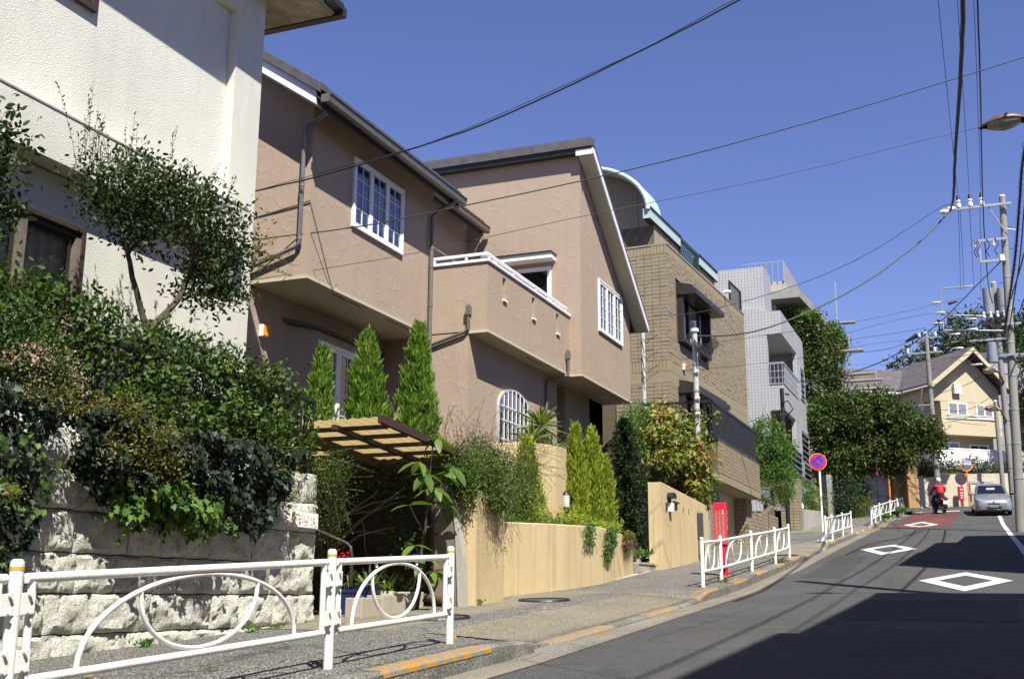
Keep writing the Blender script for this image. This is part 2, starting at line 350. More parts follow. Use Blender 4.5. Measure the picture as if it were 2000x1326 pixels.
# ------------------------------------------------------------ foliage helpers
def unit(v): return v/np.maximum(np.linalg.norm(v, axis=1, keepdims=True), 1e-6)
SHAPES = {
 'hex': (np.array([(0, 0), (.28, .42), (.68, .38), (1, 0), (.68, -.38), (.28, -.42)]), [(0, 3, 2, 1), (0, 5, 4, 3)]),
 'rh': (np.array([(0, 0), (.45, .5), (1, 0), (.45, -.5)]), [(0, 3, 2, 1)]),
 'ivy': (np.array([(0, 0), (-.12, .42), (.28, .36), (.38, .62), (.62, .25), (1, 0), (.62, -.25), (.38, -.62), (.28, -.36), (-.12, -.42)]), [(0, 5, 4, 3, 2, 1), (0, 9, 8, 7, 6, 5)]),
 'spray': (np.array([(0, 0), (.3, .3), (.62, .34), (1, 0), (.62, -.34), (.3, -.3)]), [(0, 3, 2, 1), (0, 5, 4, 3)]),
}
def leaves(name, pos, dirs, nrm, size, mat, parent=None, width=.5, shape='hex', tint=None, kind='stuff', fold=.12, jit=.3, droop=0):
    """one mesh of many leaf blades: pos base points, dirs along blade, nrm facing"""
    n = len(pos); tp, fc = SHAPES[shape]; k = len(tp)
    d = unit(dirs); s_ = unit(np.cross(nrm, d)); nn = unit(np.cross(d, s_))
    sz = size*(1+jit*rng.uniform(-1, 1, n))[:, None, None]
    a = tp[:, 0][None, :, None]; b = tp[:, 1][None, :, None]*width
    v = pos[:, None, :] + sz*(a*d[:, None, :] + b*s_[:, None, :] + fold*np.abs(b)*nn[:, None, :]*2 - droop*(a**2)*np.array([0, 0, 1.])[None, None, :])
    v = v.reshape(-1, 3)
    me = bpy.data.meshes.new(name); me.vertices.add(len(v)); me.vertices.foreach_set('co', v.astype(np.float32).ravel())
    fl = [len(f) for f in fc]; base = np.concatenate([np.array(f) for f in fc])
    idx = (base[None, :] + (np.arange(n)*k)[:, None]).ravel(); tot = np.tile(fl, n); st = np.concatenate([[0], np.cumsum(tot)[:-1]])
    me.loops.add(len(idx)); me.loops.foreach_set('vertex_index', idx.astype(np.int32)); me.polygons.add(len(tot))
    me.polygons.foreach_set('loop_start', st.astype(np.int32)); me.polygons.foreach_set('loop_total', tot.astype(np.int32))
    me.update(calc_edges=True)
    t = rng.uniform(0, 1, n) if tint is None else tint
    at = me.attributes.new('tint', 'FLOAT', 'POINT'); at.data.foreach_set('value', np.repeat(t, k).astype(np.float32))
    me.materials.append(mat); o = bpy.data.objects.new(name, me); COL.objects.link(o)
    if parent: o.parent = parent; o.location = -wloc(parent)
    WL[o.name] = Vector((0, 0, 0))
    if kind: o['kind'] = kind
    return o
def rnd_dirs(n, up=0): 
    v = rng.normal(size=(n, 3)); v[:, 2] += up; return unit(v)
def blob(ells, n, clump=.12, per=14, shell=.55):
    """points in a union of ellipsoids (cx,cy,cz,rx,ry,rz), gathered in clumps near the outer shell; returns pos, outward normals"""
    e = np.array(ells, float); w = (e[:, 3]*e[:, 4]*e[:, 5])**.67; w /= w.sum()
    nc = max(1, n//per); which = rng.choice(len(e), nc, p=w); dr = rnd_dirs(nc); rad = shell+(1-shell)*rng.uniform(0, 1, nc)**.6
    rad *= 1+.13*np.sin(dr[:, 0]*7+which)*np.cos(dr[:, 2]*6+which*2)
    c = e[which, :3]+dr*rad[:, None]*e[which, 3:]
    pos = np.repeat(c, per, 0)+rng.normal(size=(nc*per, 3))*clump; out = np.repeat(unit(dr/e[which, 3:]), per, 0)
    return pos, out
def bush(name, ells, n, size, mat, parent, width=.5, shape='hex', clump=.1, per=14, shell=.55, up=.4, fold=.12, droop=0, nm_='foliage', rand=.9):
    pos, out = blob(ells, n, clump, per, shell); m = len(pos)
    nrm = unit(out*.8+rng.normal(size=(m, 3))*rand+np.array([0, 0, up])); d = unit(out*.5+rng.normal(size=(m, 3)))
    tint = np.clip(np.repeat(rng.uniform(0, 1, m//per), per)*.55+rng.uniform(0, .5, m), 0, 1)
    return leaves(nm_, pos, d, nrm, size, mat, parent, width, shape, tint, fold=fold, droop=droop)
def twigs(starts, ends, r, parent, mat=BARK, sag=0, name='stem', seg=5):
    mb = MB()
    for a, b in zip(starts, ends):
        a = Vector(a); b = Vector(b); m = (a+b)/2+Vector((random.uniform(-.08, .08), random.uniform(-.08, .08), random.uniform(-.05, .08)))*(b-a).length
        mb.tube([a, (a+m)/2+Vector((0, 0, .02)), m, (m+b)/2, b], r, seg, r*.35)
    return build(name, mb, mat, parent, smooth=True)
# ------------------------------------------------------------ ground, road, kerb, pavement
YS = list(np.concatenate([np.arange(-30, 20, .5), np.arange(20, 60, .75), np.arange(60, 90.1, 1.5)]))
def strip(name, xl, xr, dz, mat, y0=-30, y1=90, zl=None, zr=None, nx=1):
    mb = MB(); rows = []
    ys = [y0]+[y for y in YS if y0 < y < y1]+[y1]
    for y in ys:
        a = xl(y) if callable(xl) else xl; b = xr(y) if callable(xr) else xr
        za = (zl(y) if zl else g(y)+dz); zb = (zr(y) if zr else g(y)+dz)
        rows.append([(a+(b-a)*t/nx, y, za+(zb-za)*t/nx) for t in range(nx+1)])
    mb.grid(rows); return struct(name, mb, mat)
def xk(y): return float(np.interp(y, [-30, 0, 7, 9, 13, 18, 27, 34, 47, 57, 62, 66, 70, 90], [-3.6, -3.62, -3.72, -3.72, -3.8, -3.87, -3.98, -4.02, -4.1, -4.0, -3.3, -2.9, -2.75, -2.7]))
def dip(y):   # lowering of the kerb at driveways
    return float(np.interp(y, [9.3, 10.2, 16.6, 17.6, 29.4, 30.2, 34, 34.9, 44.2, 45, 51.2, 52], [0, .115, .115, 0, 0, .11, .11, 0, 0, .11, .11, 0]))
# terrain sheet far below and around
mb = MB(); rows = []
for y in [-120, -60, -30, -10, 0, 10, 20, 30, 40, 54, 62, 70, 80, 100, 140, 220, 500]:
    zb = g(y)-.35 if y < 90 else g(90)+(y-90)*.02
    rows.append([(x, y, zb) for x in (-400, -60, -8, 4, 60, 400)])
struct('ground', mb.grid(rows), TERR)
strip('road', lambda y: xk(y)+.32, 2.75, -.15, ASPH, y1=72)
strip('gutter', lambda y: xk(y)+.01, lambda y: xk(y)+.34, -.144, GUT, y1=62)
# pavement: outer part follows the kerb top and its lowered stretches
strip('pavement', -7.4, -5.0, 0, ASPH2, y1=66)
strip('pavement_kerbside', -5.0, lambda y: xk(y)-.17, 0, ASPH2, y1=64, zr=lambda y: g(y)-dip(y))
strip('pavement_concrete_edge', -6.9, -6.25, .004, CONC_L, y0=14.6, y1=23.2)
def tanp(name, y0, y1, x0, x1):
    mb = MB(); rows = []
    for y in np.arange(y0, y1+.01, .4):
        row = []
        for x in np.linspace(x0, x1, 5):
            xx = x if x < x1-.01 else xk(y)-.17
            f = 0 if xx < -5 else (xx+5)/(xk(y)-.17+5)
            row.append((xx+ (0 if x!=x0 else 0), y, g(y)-dip(y)*f+.005))
        rows.append(row)
    struct(name, mb.grid(rows), TANC)
tanp('driveway_paving', 9.9, 17.2, -7.3, -4.0); tanp('driveway_paving', 29.4, 35.1, -5.9, -4.0); tanp('driveway_paving', 44.4, 51.8, -7.2, -4.1)
mb = MB(); rows = []
for y in np.arange(16, 18.3, .4): rows.append([(x, y, g(y)+.008-(dip(y)*max(0, (x+5)/1.0) if x > -5 else 0)) for x in (-6.3, -5, -4.6, -4.1)])
# kerb: each stone a piece
kroot = thing('kerb', (-3.8, 8, g(8)), 'long worn roadside kerb of stones with orange dashes', 'kerb'); del kroot['category']; kroot['kind'] = 'structure'; del kroot['label']
y = 1.0; k = 0
while y < 62:
    L = .61 if y < 40 else 1.22
    mb = MB(); a, b_ = y+.004, y+L-.006
    V = []
    for yy in (a, b_):
        x = xk(yy); zt = g(yy)-dip(yy); zb = g(yy)-.3
        V.append([(x-.18, yy, zb), (x-.18, yy, zt), (x-.02, yy, zt+.0), (x, yy, zt-.02), (x+.02, yy, zb)])
    n = 5; mb.add(V[0]+V[1], [(i, (i+1) % n, (i+1) % n+n, i+n) for i in range(n)]+[tuple(range(n)), tuple(range(2*n-1, n-1, -1))])
    build('kerb_stone', mb, KERB, kroot); y += L
# orange paint on kerb tops
def kpaint(y0, y1):
    mb = MB(); rows = []
    for yy in np.linspace(y0, y1, max(3, int((y1-y0)/.3)+1)):
        z = g(yy)-dip(yy)+.004; x = xk(yy)
        rows.append([(x-.17, yy, z), (x-.02, yy, z), (x+.003, yy, z-.021), (x+.007, yy, z-.05)])
    build('kerb_paint', mb.grid(rows), ORANGE_P, kroot)
for y0, y1 in [(6.9, 8.75), (10.35, 12.35), (13.9, 15.6), (16.85, 18.4), (19.8, 21.1), (22.2, 23.5), (24.8, 26), (27.3, 28.5), (30.2, 31.6), (33.2, 34.3), (35.6, 37), (38.6, 40), (41.4, 43), (45, 46), (47, 48.2), (49.6, 51), (53.5, 55), (56.4, 58)]: kpaint(y0, y1)
# striped painted ramp
for y0, y1 in [(46.1, 46.9), (48.4, 49.4), (51.2, 52.6)]:
    mb = MB(); mb.grid([[(xk(yy)-.17, yy, g(yy)-dip(yy)+.004), (xk(yy)+.0, yy, g(yy)-dip(yy)-.01)] for yy in np.linspace(y0, y1, 4)]); build('kerb_paint', mb, WHITE_PAINT, kroot)
# road markings
def sheet(name, poly, dz, mat, hole=None, sub=6):
    """flat marking draped on the road"""
    bm = bmesh.new()
    if hole is None:
        bm.faces.new([bm.verts.new((x, y, 0)) for x, y in poly])
    else:
        o_ = [bm.verts.new((x, y, 0)) for x, y in poly]; i_ = [bm.verts.new((x, y, 0)) for x, y in hole]; n = len(poly)
        for i in range(n): bm.faces.new((o_[i], o_[(i+1) % n], i_[(i+1) % n], i_[i]))
    bmesh.ops.triangulate(bm, faces=bm.faces)
    for yc in [v for v in YS if min(p[1] for p in poly) < v < max(p[1] for p in poly)]:
        bmesh.ops.bisect_plane(bm, geom=bm.verts[:]+bm.edges[:]+bm.faces[:], plane_co=(0, yc, 0), plane_no=(0, 1, 0))
    for v in bm.verts: v.co.z = g(v.co.y)-.15+dz
    me = bpy.data.meshes.new(name); bm.to_mesh(me); bm.free(); me.materials.append(mat)
    o = bpy.data.objects.new(name, me); COL.objects.link(o); o['kind'] = 'structure'; return o
def diamond(cx, cy, hw, hl, skew=0):
    P = [(cx-hw, cy), (cx+skew, cy-hl), (cx+hw, cy), (cx-skew, cy+hl)]
    q = .58; H = [(cx+(x-cx)*q, cy+(y_-cy)*q) for x, y_ in P]
    sheet('diamond_marking', P, .010, WHITE_PAINT, H)
sheet('red_road_surface', [(-3.5, 50.6), (-.98, 53.0), (-.62, 63.6), (-2.85, 62.9)], .005, RED_ASPH)
diamond(-.22, 22.5, .80, 2.45); diamond(-2.3, 34.2, .77, 2.75); diamond(-2.2, 54.6, .75, 2.1)
sheet('edge_line', [(1.06, 4), (1.23, 4), (1.28, 60.2), (1.12, 60.2)], .006, WHITE_PAINT)
sheet('stop_line', [(-2.95, 63.2), (-.62, 64.0), (-.6, 64.5), (-2.95, 63.7)], .006, WHITE_PAINT)
sheet('road_patch', [(-1.6, 14.2), (.4, 14.0), (.5, 17.9), (-1.5, 18.1)], .003, MATS.setdefault('patch', asphalt('patched_asphalt', (.034, .034, .036), (.10, .10, .10), 140)))
sheet('road_patch', [(-3.3, 23.5), (-2.5, 23.4), (-2.6, 31.5), (-3.4, 31.5)], .003, MATS['patch'])
sheet('asphalt_patch', [(-3.2, 12.9), (1.0, 12.7), (1.0, 12.76), (-3.2, 12.97)], .003, MORT)
strip('right_pavement', 2.75, 3.2, -.02, CONC_L, y1=68); 
mb = MB(); rows = [[(2.74, y, g(y)-.3), (2.74, y, g(y)-.02)] for y in YS if y < 68]; struct('right_kerb', mb.grid(rows), CONC_L)
# road beyond: junction running across
mb = MB(); rows = []
for s_ in np.linspace(-22, 26, 17):
    A = Vector((-2.8, 66.0, 0))+Vector((.927, .376, 0))*s_
    rows.append([(A.x+(-.376)*t, A.y+.927*t, g(min(A.y+.927*t, 71.5) if s_ > -30 else 70)-.153) for t in (-2, 0, 2, 4.2)])
for r_ in rows:
    for i, p in enumerate(r_): r_[i] = (p[0], p[1], g(66+[-2, 0, 2, 4.2][i]*1.0)-.146)
struct('cross_street', MB().grid(rows), ASPH)
# manhole covers
for cx, cy, rad, lab in [(-5.55, 11.55, .31, 'round manhole cover in tan paving behind the nearest railing'), (-5.52, 14.8, .31, 'round manhole cover in front of the peach planter wall')]:
    t = thing('manhole_cover', (cx, cy, g(cy)), lab, 'manhole cover', 'manhole covers in the pavement')
    mb = MB(); sl_ = Vector((0, -.055, 1)); mb.disc((cx, cy, g(cy)-.01), sl_, rad, .024, 28); build('cover', mb, solid('iron_cover', (.07, .068, .062), .6, .3, .3, 20, .5) if 'iron_cover' not in MATS else MATS['iron_cover'], t)
    mb = MB(); pts = [(cx+math.cos(a)*(rad+.03), cy+math.sin(a)*(rad+.03), g(cy)+.055*math.sin(a)*(rad+.03)+.006) for a in np.linspace(0, 2*math.pi, 29)]; mb.tube(pts, .022, 5, cap=False); build('ring', mb, BLACK, t)
MATS.setdefault('iron_cover', bpy.data.materials['iron_cover'])
# drain grate by the kerb
t = thing('drain_grate', (-3.55, 10.2, g(10.2)-.15), 'small steel drain grate in the gutter below the orange kerb', 'drain grate')
mb = MB(); 
for i in range(12): mb.box(-3.74, -3.42, 9.75+i*.075, 9.75+i*.075+.03, g(10)-.165, g(10)-.128+i*.004)
build('bar', mb, CONC, t)
# ------------------------------------------------------------ pedestrian guard rails
def guard_rail(ys, label, xf=lambda y: -4.17, style='wide', post_extra=None, pts=None, bands=()):
    P = pts or [(xf(y), y, g(y)) for y in ys]
    t = thing('guard_rail', P[0], label, 'guard rail', 'white tubular guard rails along the pavement')
    for i, p in enumerate(P):
        p = Vector(p); pr = .033 if style == 'wide' else .034
        o = build('post', MB().tube([p-Vector((0, 0, .1)), p+Vector((0, 0, .79))], pr, 16).tube([p+Vector((0, 0, .79)), p+Vector((0, 0, .805))], pr*.98, 16, pr*.6), WHITE_M, t, smooth=True)
        if i in bands: build('reflective_band', MB().tube([p+Vector((0, 0, .752)), p+Vector((0, 0, .770))], pr+.0015, 16), YELLOW, o, smooth=True)
    for a, b in zip(P[:-1], P[1:]):
        a = Vector(a); b = Vector(b); d = (b-a); L = Vector((d.x, d.y)).length; dh = Vector((d.x, d.y, 0))/L
        def q(u, z): return a+dh*(u*L)+Vector((0, 0, d.z*u+z))
        ins = .085/L if style == 'wide' else .0
        r1, r2 = (.0245, .0225) if style == 'wide' else (.025, .024)
        build('top_rail', MB().tube([q(ins*.75 if style == 'wide' else 0, .715), q(1-ins*.75 if style == 'wide' else 1, .715)], r1, 14), WHITE_M, t, smooth=True)
        build('bottom_rail', MB().tube([q(ins, .245), q(1-ins, .245)], r2, 12), WHITE_M, t, smooth=True)
        if style == 'wide':
            for u in (ins*1.2, 1-ins*1.2):
                sb = build('side_bar', MB().tube([q(u, .24), q(u, .71)], .020, 12), WHITE_M, t, smooth=True)
                sgn = -1 if u < .5 else 1
                for z in (.34, .60):
                    mb = MB()
                    for dz in (-.04, .04):
                        c = q(u+sgn*ins*.5, z+dz); mb.tube([c+Vector((.02, 0, 0)), c+Vector((.05, 0, 0))], .011, 6)
                    c0 = q(u, z); c1 = q(u+sgn*ins*.95, z)
                    n_ = Vector((0, 0, 1)); w = Vector((0, 0, .05))
                    mb.add([c0-w+Vector((.022, 0, 0)), c1-w+Vector((.022, 0, 0)), c1+w+Vector((.022, 0, 0)), c0+w+Vector((.022, 0, 0)), c0-w+Vector((.03, 0, 0)), c1-w+Vector((.03, 0, 0)), c1+w+Vector((.03, 0, 0)), c0+w+Vector((.03, 0, 0))], [(0, 1, 2, 3), (4, 5, 6, 7), (0, 1, 5, 4), (2, 3, 7, 6), (1, 2, 6, 5), (0, 3, 7, 4)])
                    build('bracket', mb, WHITE_M, sb)
        u0, u1 = (.155, .845) if L > 1.4 else (.16, .84)
        arc = []
        for k in range(25):
            th = math.pi*k/24; arc.append(q(.5-(u1-u0)/2*math.cos(th), .25+.435*math.sin(th)**.9))
        build('arch', MB().tube(arc, .0145, 10), WHITE_M, t, smooth=True)
        hoop = []
        hw = .19 if L > 2.4 else .2; zt = .25+.435*math.sin(math.acos(min(1, hw/((u1-u0)/2))))**.9
        for k in range(21):
            th = math.pi*k/20; hoop.append(q(.5-hw*math.cos(th)*(1 if style == 'wide' else .8), zt-(zt-.275)*math.sin(th)**.85))
        build('hoop', MB().tube(hoop, .0135, 10), WHITE_M, t, smooth=True)
        if style == 'wide' and L < 2.4:
            for u in (.33, .67): build('stub', MB().tube([q(u, .66), q(u, .705)], .011, 8), WHITE_M, t, smooth=True)
    return t
guard_rail([1.15, 4.12, 6.95, 8.9], 'nearest white guard rail with wide arches and yellow bands in front of the stone wall', bands=(1, 2, 3))
guard_rail([18.6, 20.07, 23.07, 26.0, 28.1], 'white guard rail in front of the red sign pillar and shuttered garage', style='thin', bands=(0,))
guard_rail([35.6, 37.3, 40.5, 43.5], 'short white guard rail beside the no parking sign', style='thin', bands=())
guard_rail(None, 'farthest white guard rail turning the corner beside the black sign post', style='thin', pts=[(-4.15, 52.4, g(52.4)), (-4.12, 54.2, g(54.2)), (-4.05, 56.2, g(56.2)), (-3.75, 58.8, g(58.8)), (-3.5, 60.6, g(60.6)), (-3.3, 61.9, g(61.9)), (-5.3, 63.6, g(63.6)+.2)])
# ------------------------------------------------------------ rough stone retaining wall
wall = thing('stone_retaining_wall', (-6.8, 8, g(8)), 'rough pale stone retaining wall of big blocks below the dark hedge', 'stone wall')
build('core', MB().box(-7.6, -6.87, -3, 10.83, -1.4, 1.25), MORT, wall)
build('return_core', MB().box(-9.6, -7.6, 10.3, 10.83, -.4, 1.2), MORT, wall)
levels = [-.88, -.61, -.32, .0, .32, .66, .98, 1.31]
def stoneblock(y0, y1, z0, z1, X, deep=.16, axis='x', flip=1):
    nu = max(4, int((y1-y0)/.038)); nz = 9; rows = []; amp = random.uniform(.006, .02); ph = rng.uniform(0, 9, 4)
    tilt = random.uniform(-.03, .03)
    for j in range(nz+1):
        row = []
        for i in range(nu+1):
            u = i/nu; w = j/nz; e = min(u, 1-u, w, 1-w)
            push = amp*(min(1, e/.18)) + .016*math.sin(u*9+ph[0])*math.cos(w*7+ph[1]) + rng.normal()*.0075 + tilt*(u-.5)
            if e == 0: push = -.02+rng.normal()*.004
            yy = y0+(y1-y0)*u; zz = z0+(z1-z0)*w+(rng.normal()*.004 if 0 < w < 1 else .004*math.sin(yy*17))
            row.append((X+push, yy, zz) if axis == 'x' else (yy, X+push*flip, zz))
        rows.append(row)
    mb = MB().grid(rows); m = nu+1
    # sides back
    k = len(mb.v); ring = [(0, i) for i in range(m)]+[(j, nu) for j in range(1, nz+1)]+[(nz, i) for i in range(nu-1, -1, -1)]+[(j, 0) for j in range(nz-1, 0, -1)]
    for j, i in ring:
        p = rows[j][i]; mb.v.append((X-deep, p[1], p[2]) if axis == 'x' else (p[0], X-deep*flip, p[2]))
    for a in range(len(ring)):
        b = (a+1) % len(ring); mb.f.append((ring[a][0]*m+ring[a][1], ring[b][0]*m+ring[b][1], k+b, k+a))
    return build('stone', mb, STONE, wall, smooth=True)
for c in range(len(levels)-1):
    y = 10.9-(random.uniform(0, .35)); first = True
    ends = [10.92]
    while ends[-1] > 1.5: ends.append(ends[-1]-random.uniform(.42, .95)*(1 if len(ends) > 1 or c % 2 else .55))
    for a, b in zip(ends[1:], ends[:-1]):
        stoneblock(a+.004, b-.004, levels[c]+.005, levels[c+1]-.005, -6.74-random.uniform(0, .03))
for c in range(1, len(levels)-1):   # return into the steps
    stoneblock(-8.2, -7.55, levels[c]+.006, levels[c+1]-.006, 10.86, axis='y'); stoneblock(-7.54, -6.86, levels[c]+.006, levels[c+1]-.006, 10.86, axis='y')
# tiled plaque
pl = tagm(build('tiled_house_plaque', MB().fb(FX(-6.66), 10.28, 10.76, -.02, .012, .70, .86), CERAM, bevel=.004), 'small white tile plaque with coloured dabs on the stone wall', 'plaque')
cols = {'c_red': (.55, .06, .05), 'c_blue': (.03, .06, .5), 'c_or': (.75, .35, .04), 'c_green': (.2, .4, .12), 'c_ink': (.08, .08, .15)}
for k, v in cols.items(): MATS[k] = solid({'c_red': 'red_glaze', 'c_blue': 'blue_glaze', 'c_or': 'orange_glaze', 'c_green': 'green_glaze', 'c_ink': 'ink_glaze'}[k], v, .3)
for (u, w, s1, s2, c) in [(.06, .13, .03, .012, 'c_red'), (.10, .12, .008, .008, 'c_ink'), (.16, .125, .01, .01, 'c_or'), (.05, .08, .01, .012, 'c_or'), (.10, .085, .022, .012, 'c_red'), (.14, .10, .009, .016, 'c_green'), (.11, .045, .012, .035, 'c_blue'), (.165, .06, .012, .014, 'c_or'), (.20, .115, .01, .011, 'c_or'), (.27, .115, .008, .014, 'c_ink'), (.19, .085, .008, .01, 'c_blue'), (.245, .085, .009, .007, 'c_green'), (.235, .065, .04, .006, 'c_ink'), (.25, .035, .008, .01, 'c_blue'), (.21, .03, .012, .008, 'c_or'), (.33, .10, .01, .022, 'c_green'), (.385, .10, .008, .02, 'c_ink'), (.355, .075, .01, .012, 'c_or'), (.395, .06, .013, .035, 'c_red'), (.35, .04, .01, .013, 'c_blue'), (.42, .02, .01, .012, 'c_blue')]:
    mb = MB(); P = [(10.28+u+s1*math.cos(a), .70+w+s2*math.sin(a)*.6) for a in np.linspace(0, 2*math.pi, 9)[:-1]]
    mb.prism(FX(-6.66), P, .011, .0145); build('painted_dab', mb, MATS[c], pl)
# terrace earth behind the wall
struct('garden_terrace', MB().box(-18, -7.5, -6, 10.4, -1.2, 1.22), TERR)
struct('upper_terrace', MB().box(-20, -8.1, 13.5, 26.5, -.6, 2.3), TERR)
# black railing above the stone wall
t = thing('black_railing', (-6.85, 8, 1.3), 'thin black iron railing on the stone wall, mostly swallowed by the hedge', 'railing')
zb, zt = 1.38, 2.12
build('bottom_rail', MB().box(-6.87, -6.83, 3, 10.88, zb, zb+.04), BLACK, t); build('top_rail', MB().box(-6.875, -6.825, 3, 10.9, zt, zt+.05), BLACK, t)
bar = unitbox('bar', BLACK)
yy = 3.05
while yy < 10.9: inst('bar', bar, t, (-6.85, yy, (zb+zt)/2), scale=(.016, .016, zt-zb)); yy += .11
for yy in (3.02, 5.0, 7.0, 9.0, 10.86): inst('rail_post', bar, t, (-6.85, yy, 1.66), scale=(.035, .035, 1.0))
inst('bar', bar, t, (-7.3, 10.86, zt), scale=(.9, .04, .04))
for i in range(8): inst('bar', bar, t, (-6.95-i*.1, 10.86, (zb+zt)/2), scale=(.016, .016, zt-zb))
# ------------------------------------------------------------ window builder
def window(house, F, u0, u1, z0, z1, sashes, cols, rows, fm, gm, fw=.05, sw=.045, proud=.05, n0=.002, muntin=.014, name='window', curtain=False):
    mb = MB()
    mb.fb(F, u0, u1, n0, proud, z0, z0+fw).fb(F, u0, u1, n0, proud, z1-fw, z1).fb(F, u0, u0+fw, n0, proud, z0+fw, z1-fw).fb(F, u1-fw, u1, n0, proud, z0+fw, z1-fw)
    w = build(name, mb, fm, house, bevel=.004)
    W_ = (u1-u0-2*fw)/sashes
    for s_ in range(sashes):
        a = u0+fw+s_*W_+.004; b = a+W_-.008; lo, hi = z0+fw+.004, z1-fw-.004; p = proud-.012
        m2 = MB().fb(F, a, b, n0, p, lo, lo+sw).fb(F, a, b, n0, p, hi-sw, hi).fb(F, a, a+sw, n0, p, lo+sw, hi-sw).fb(F, b-sw, b, n0, p, lo+sw, hi-sw)
        build('sash', m2, fm, w)
        build('pane', MB().fb(F, a+sw, b-sw, n0, n0+.012, lo+sw, hi-sw), gm, w)
        if cols*rows > 1:
            m3 = MB()
            for c in range(1, cols): x = a+sw+(b-a-2*sw)*c/cols; m3.fb(F, x-muntin/2, x+muntin/2, n0+.0135, n0+.028, lo+sw, hi-sw)
            for r_ in range(1, rows): z = lo+sw+(hi-lo-2*sw)*r_/rows; m3.fb(F, a+sw, b-sw, n0+.0135, n0+.026, z-muntin/2, z+muntin/2)
            build('muntin', m3, fm, w)
    return w
# ------------------------------------------------------------ white house on the left
wh = thing('white_house', (-9.2, 7, 1.2), 'tall white rough stuccoed house at the far left with a curtained window', 'house')
X = -9.2  # white house coordinates scaled about the camera, nearer than first placed
mb = MB()   # front wall with window opening; panel recess above
mb.box(-9.32, X, -6, 6.3, .5, 4.56); mb.box(-9.32, X, 9.58, 12.81, .5, 4.56); mb.box(-9.32, X, 6.3, 9.58, .5, 3.09); mb.box(-9.32, X, 6.3, 9.58, 4.06, 4.56)
mb.box(-16, -10.1, -6, 12.81, .5, 8.68); mb.box(-10.1, -9.32, 12.5, 12.81, .5, 8.68); mb.box(-10.1, -9.32, -6, -5.7, .5, 8.68)
mb.box(-10.1, -9.34, -6, 12.5, 4.6, 8.68)
build('wall', mb, WHITE_ST, wh)
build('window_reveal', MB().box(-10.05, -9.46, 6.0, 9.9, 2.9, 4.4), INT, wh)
build('corner_pilaster', MB().box(-9.339, X, 12.18, 12.81, 4.562, 8.68), WHITE_ST, wh); build('head_beam', MB().box(-9.339, X, -6, 12.18, 8.19, 8.68), WHITE_ST, wh)
build('band', MB().prism(FYn(-6), [(-9.35, 4.58), (X+.27, 4.58), (X+.27, 5.14), (X+.11, 5.20), (-9.35, 5.22)], -18.3, 0), WHITE_ST, wh)
build('band_drip', MB().box(X+.10, X+.28, -6, 12.31, 5.142, 5.162), CONC, wh)
build('eave', MB().box(-16.6, -8.54, -6, 13.62, 8.70, 8.88), SOFF_C, wh)
build('eave_fascia', MB().box(-8.538, -8.50, -6, 13.6, 8.71, 8.97), CONC_L, wh)
build('gutter', MB().box(-16.6, -8.37, 13.622, 13.75, 8.68, 8.83).box(-8.49, -8.35, 13.3, 13.6201, 8.75, 8.86), DARKM, wh)
build('roof', MB().add([(-17, -6.4, 8.88), (-8.4, -6.4, 8.88), (-8.4, 13.75, 8.88), (-17, 13.75, 8.88), (-12.5, -2, 10.6), (-12.5, 9.5, 10.6)], [(0, 1, 4), (1, 2, 5, 4), (2, 3, 5), (3, 0, 4, 5), (0, 3, 2, 1)]), ROOF, wh)
build('vent_hood', MB().prism(FX(X), [(11.87, 4.16), (12.22, 4.16), (12.22, 4.34)], 0, .14), WHITE_ST, wh)
# lower window, brown frame with curtains
F = FX(X)
w = build('window', MB().fb(F, 6.3, 9.58, -.1, .05, 4.0, 4.06).fb(F, 6.3, 9.58, -.1, .08, 3.09, 3.15).fb(F, 9.52, 9.58, -.1, .05, 3.15, 4.0).fb(F, 6.3, 6.36, -.1, .05, 3.15, 4.0), BROWNM, wh, bevel=.004)
build('header', MB().fb(F, 6.36, 9.52, -.09, .01, 3.93, 4.0), DARKM, w)
build('mullion', MB().fb(F, 8.65, 8.72, -.09, .04, 3.15, 3.93), WOODD, w); build('jamb', MB().fb(F, 9.46, 9.52, -.08, .035, 3.15, 3.93), WOODD, w)
for a, b in ((6.38, 7.48), (7.52, 8.62), (8.74, 9.44)):
    m2 = MB().fb(F, a, b, -.06, -.03, 3.15, 3.19).fb(F, a, b, -.06, -.03, 3.89, 3.93).fb(F, a, a+.04, -.06, -.03, 3.19, 3.89).fb(F, b-.04, b, -.06, -.03, 3.19, 3.89); build('sash', m2, DARKM, w)
    build('pane', MB().add([F.p(a+.04, -.045, 3.19), F.p(b-.04, -.045, 3.19), F.p(b-.04, -.045, 3.89), F.p(a+.04, -.045, 3.89)], [(0, 1, 2, 3)]), CLEAR, w)
    rows = [[tuple(F.p(u, -.088+.022*math.sin(u*44)+.010*math.sin(u*81), z)) for u in np.arange(a+.02, b-.02, .012)] for z in (3.17, 3.5, 3.91)]
    build('curtain', MB().grid(rows), CURT, w, smooth=True)
# upper window corner
F2 = FX(-9.339); u2 = build('window', MB().fb(F2, 8.15, 9.55, .002, .07, 6.80, 6.87).fb(F2, 9.48, 9.55, .002, .07, 6.87, 8.15), BROWNM, wh); build('pane', MB().fb(F2, 8.15, 9.48, .002, .03, 6.87, 8.15), GLASSD, u2)
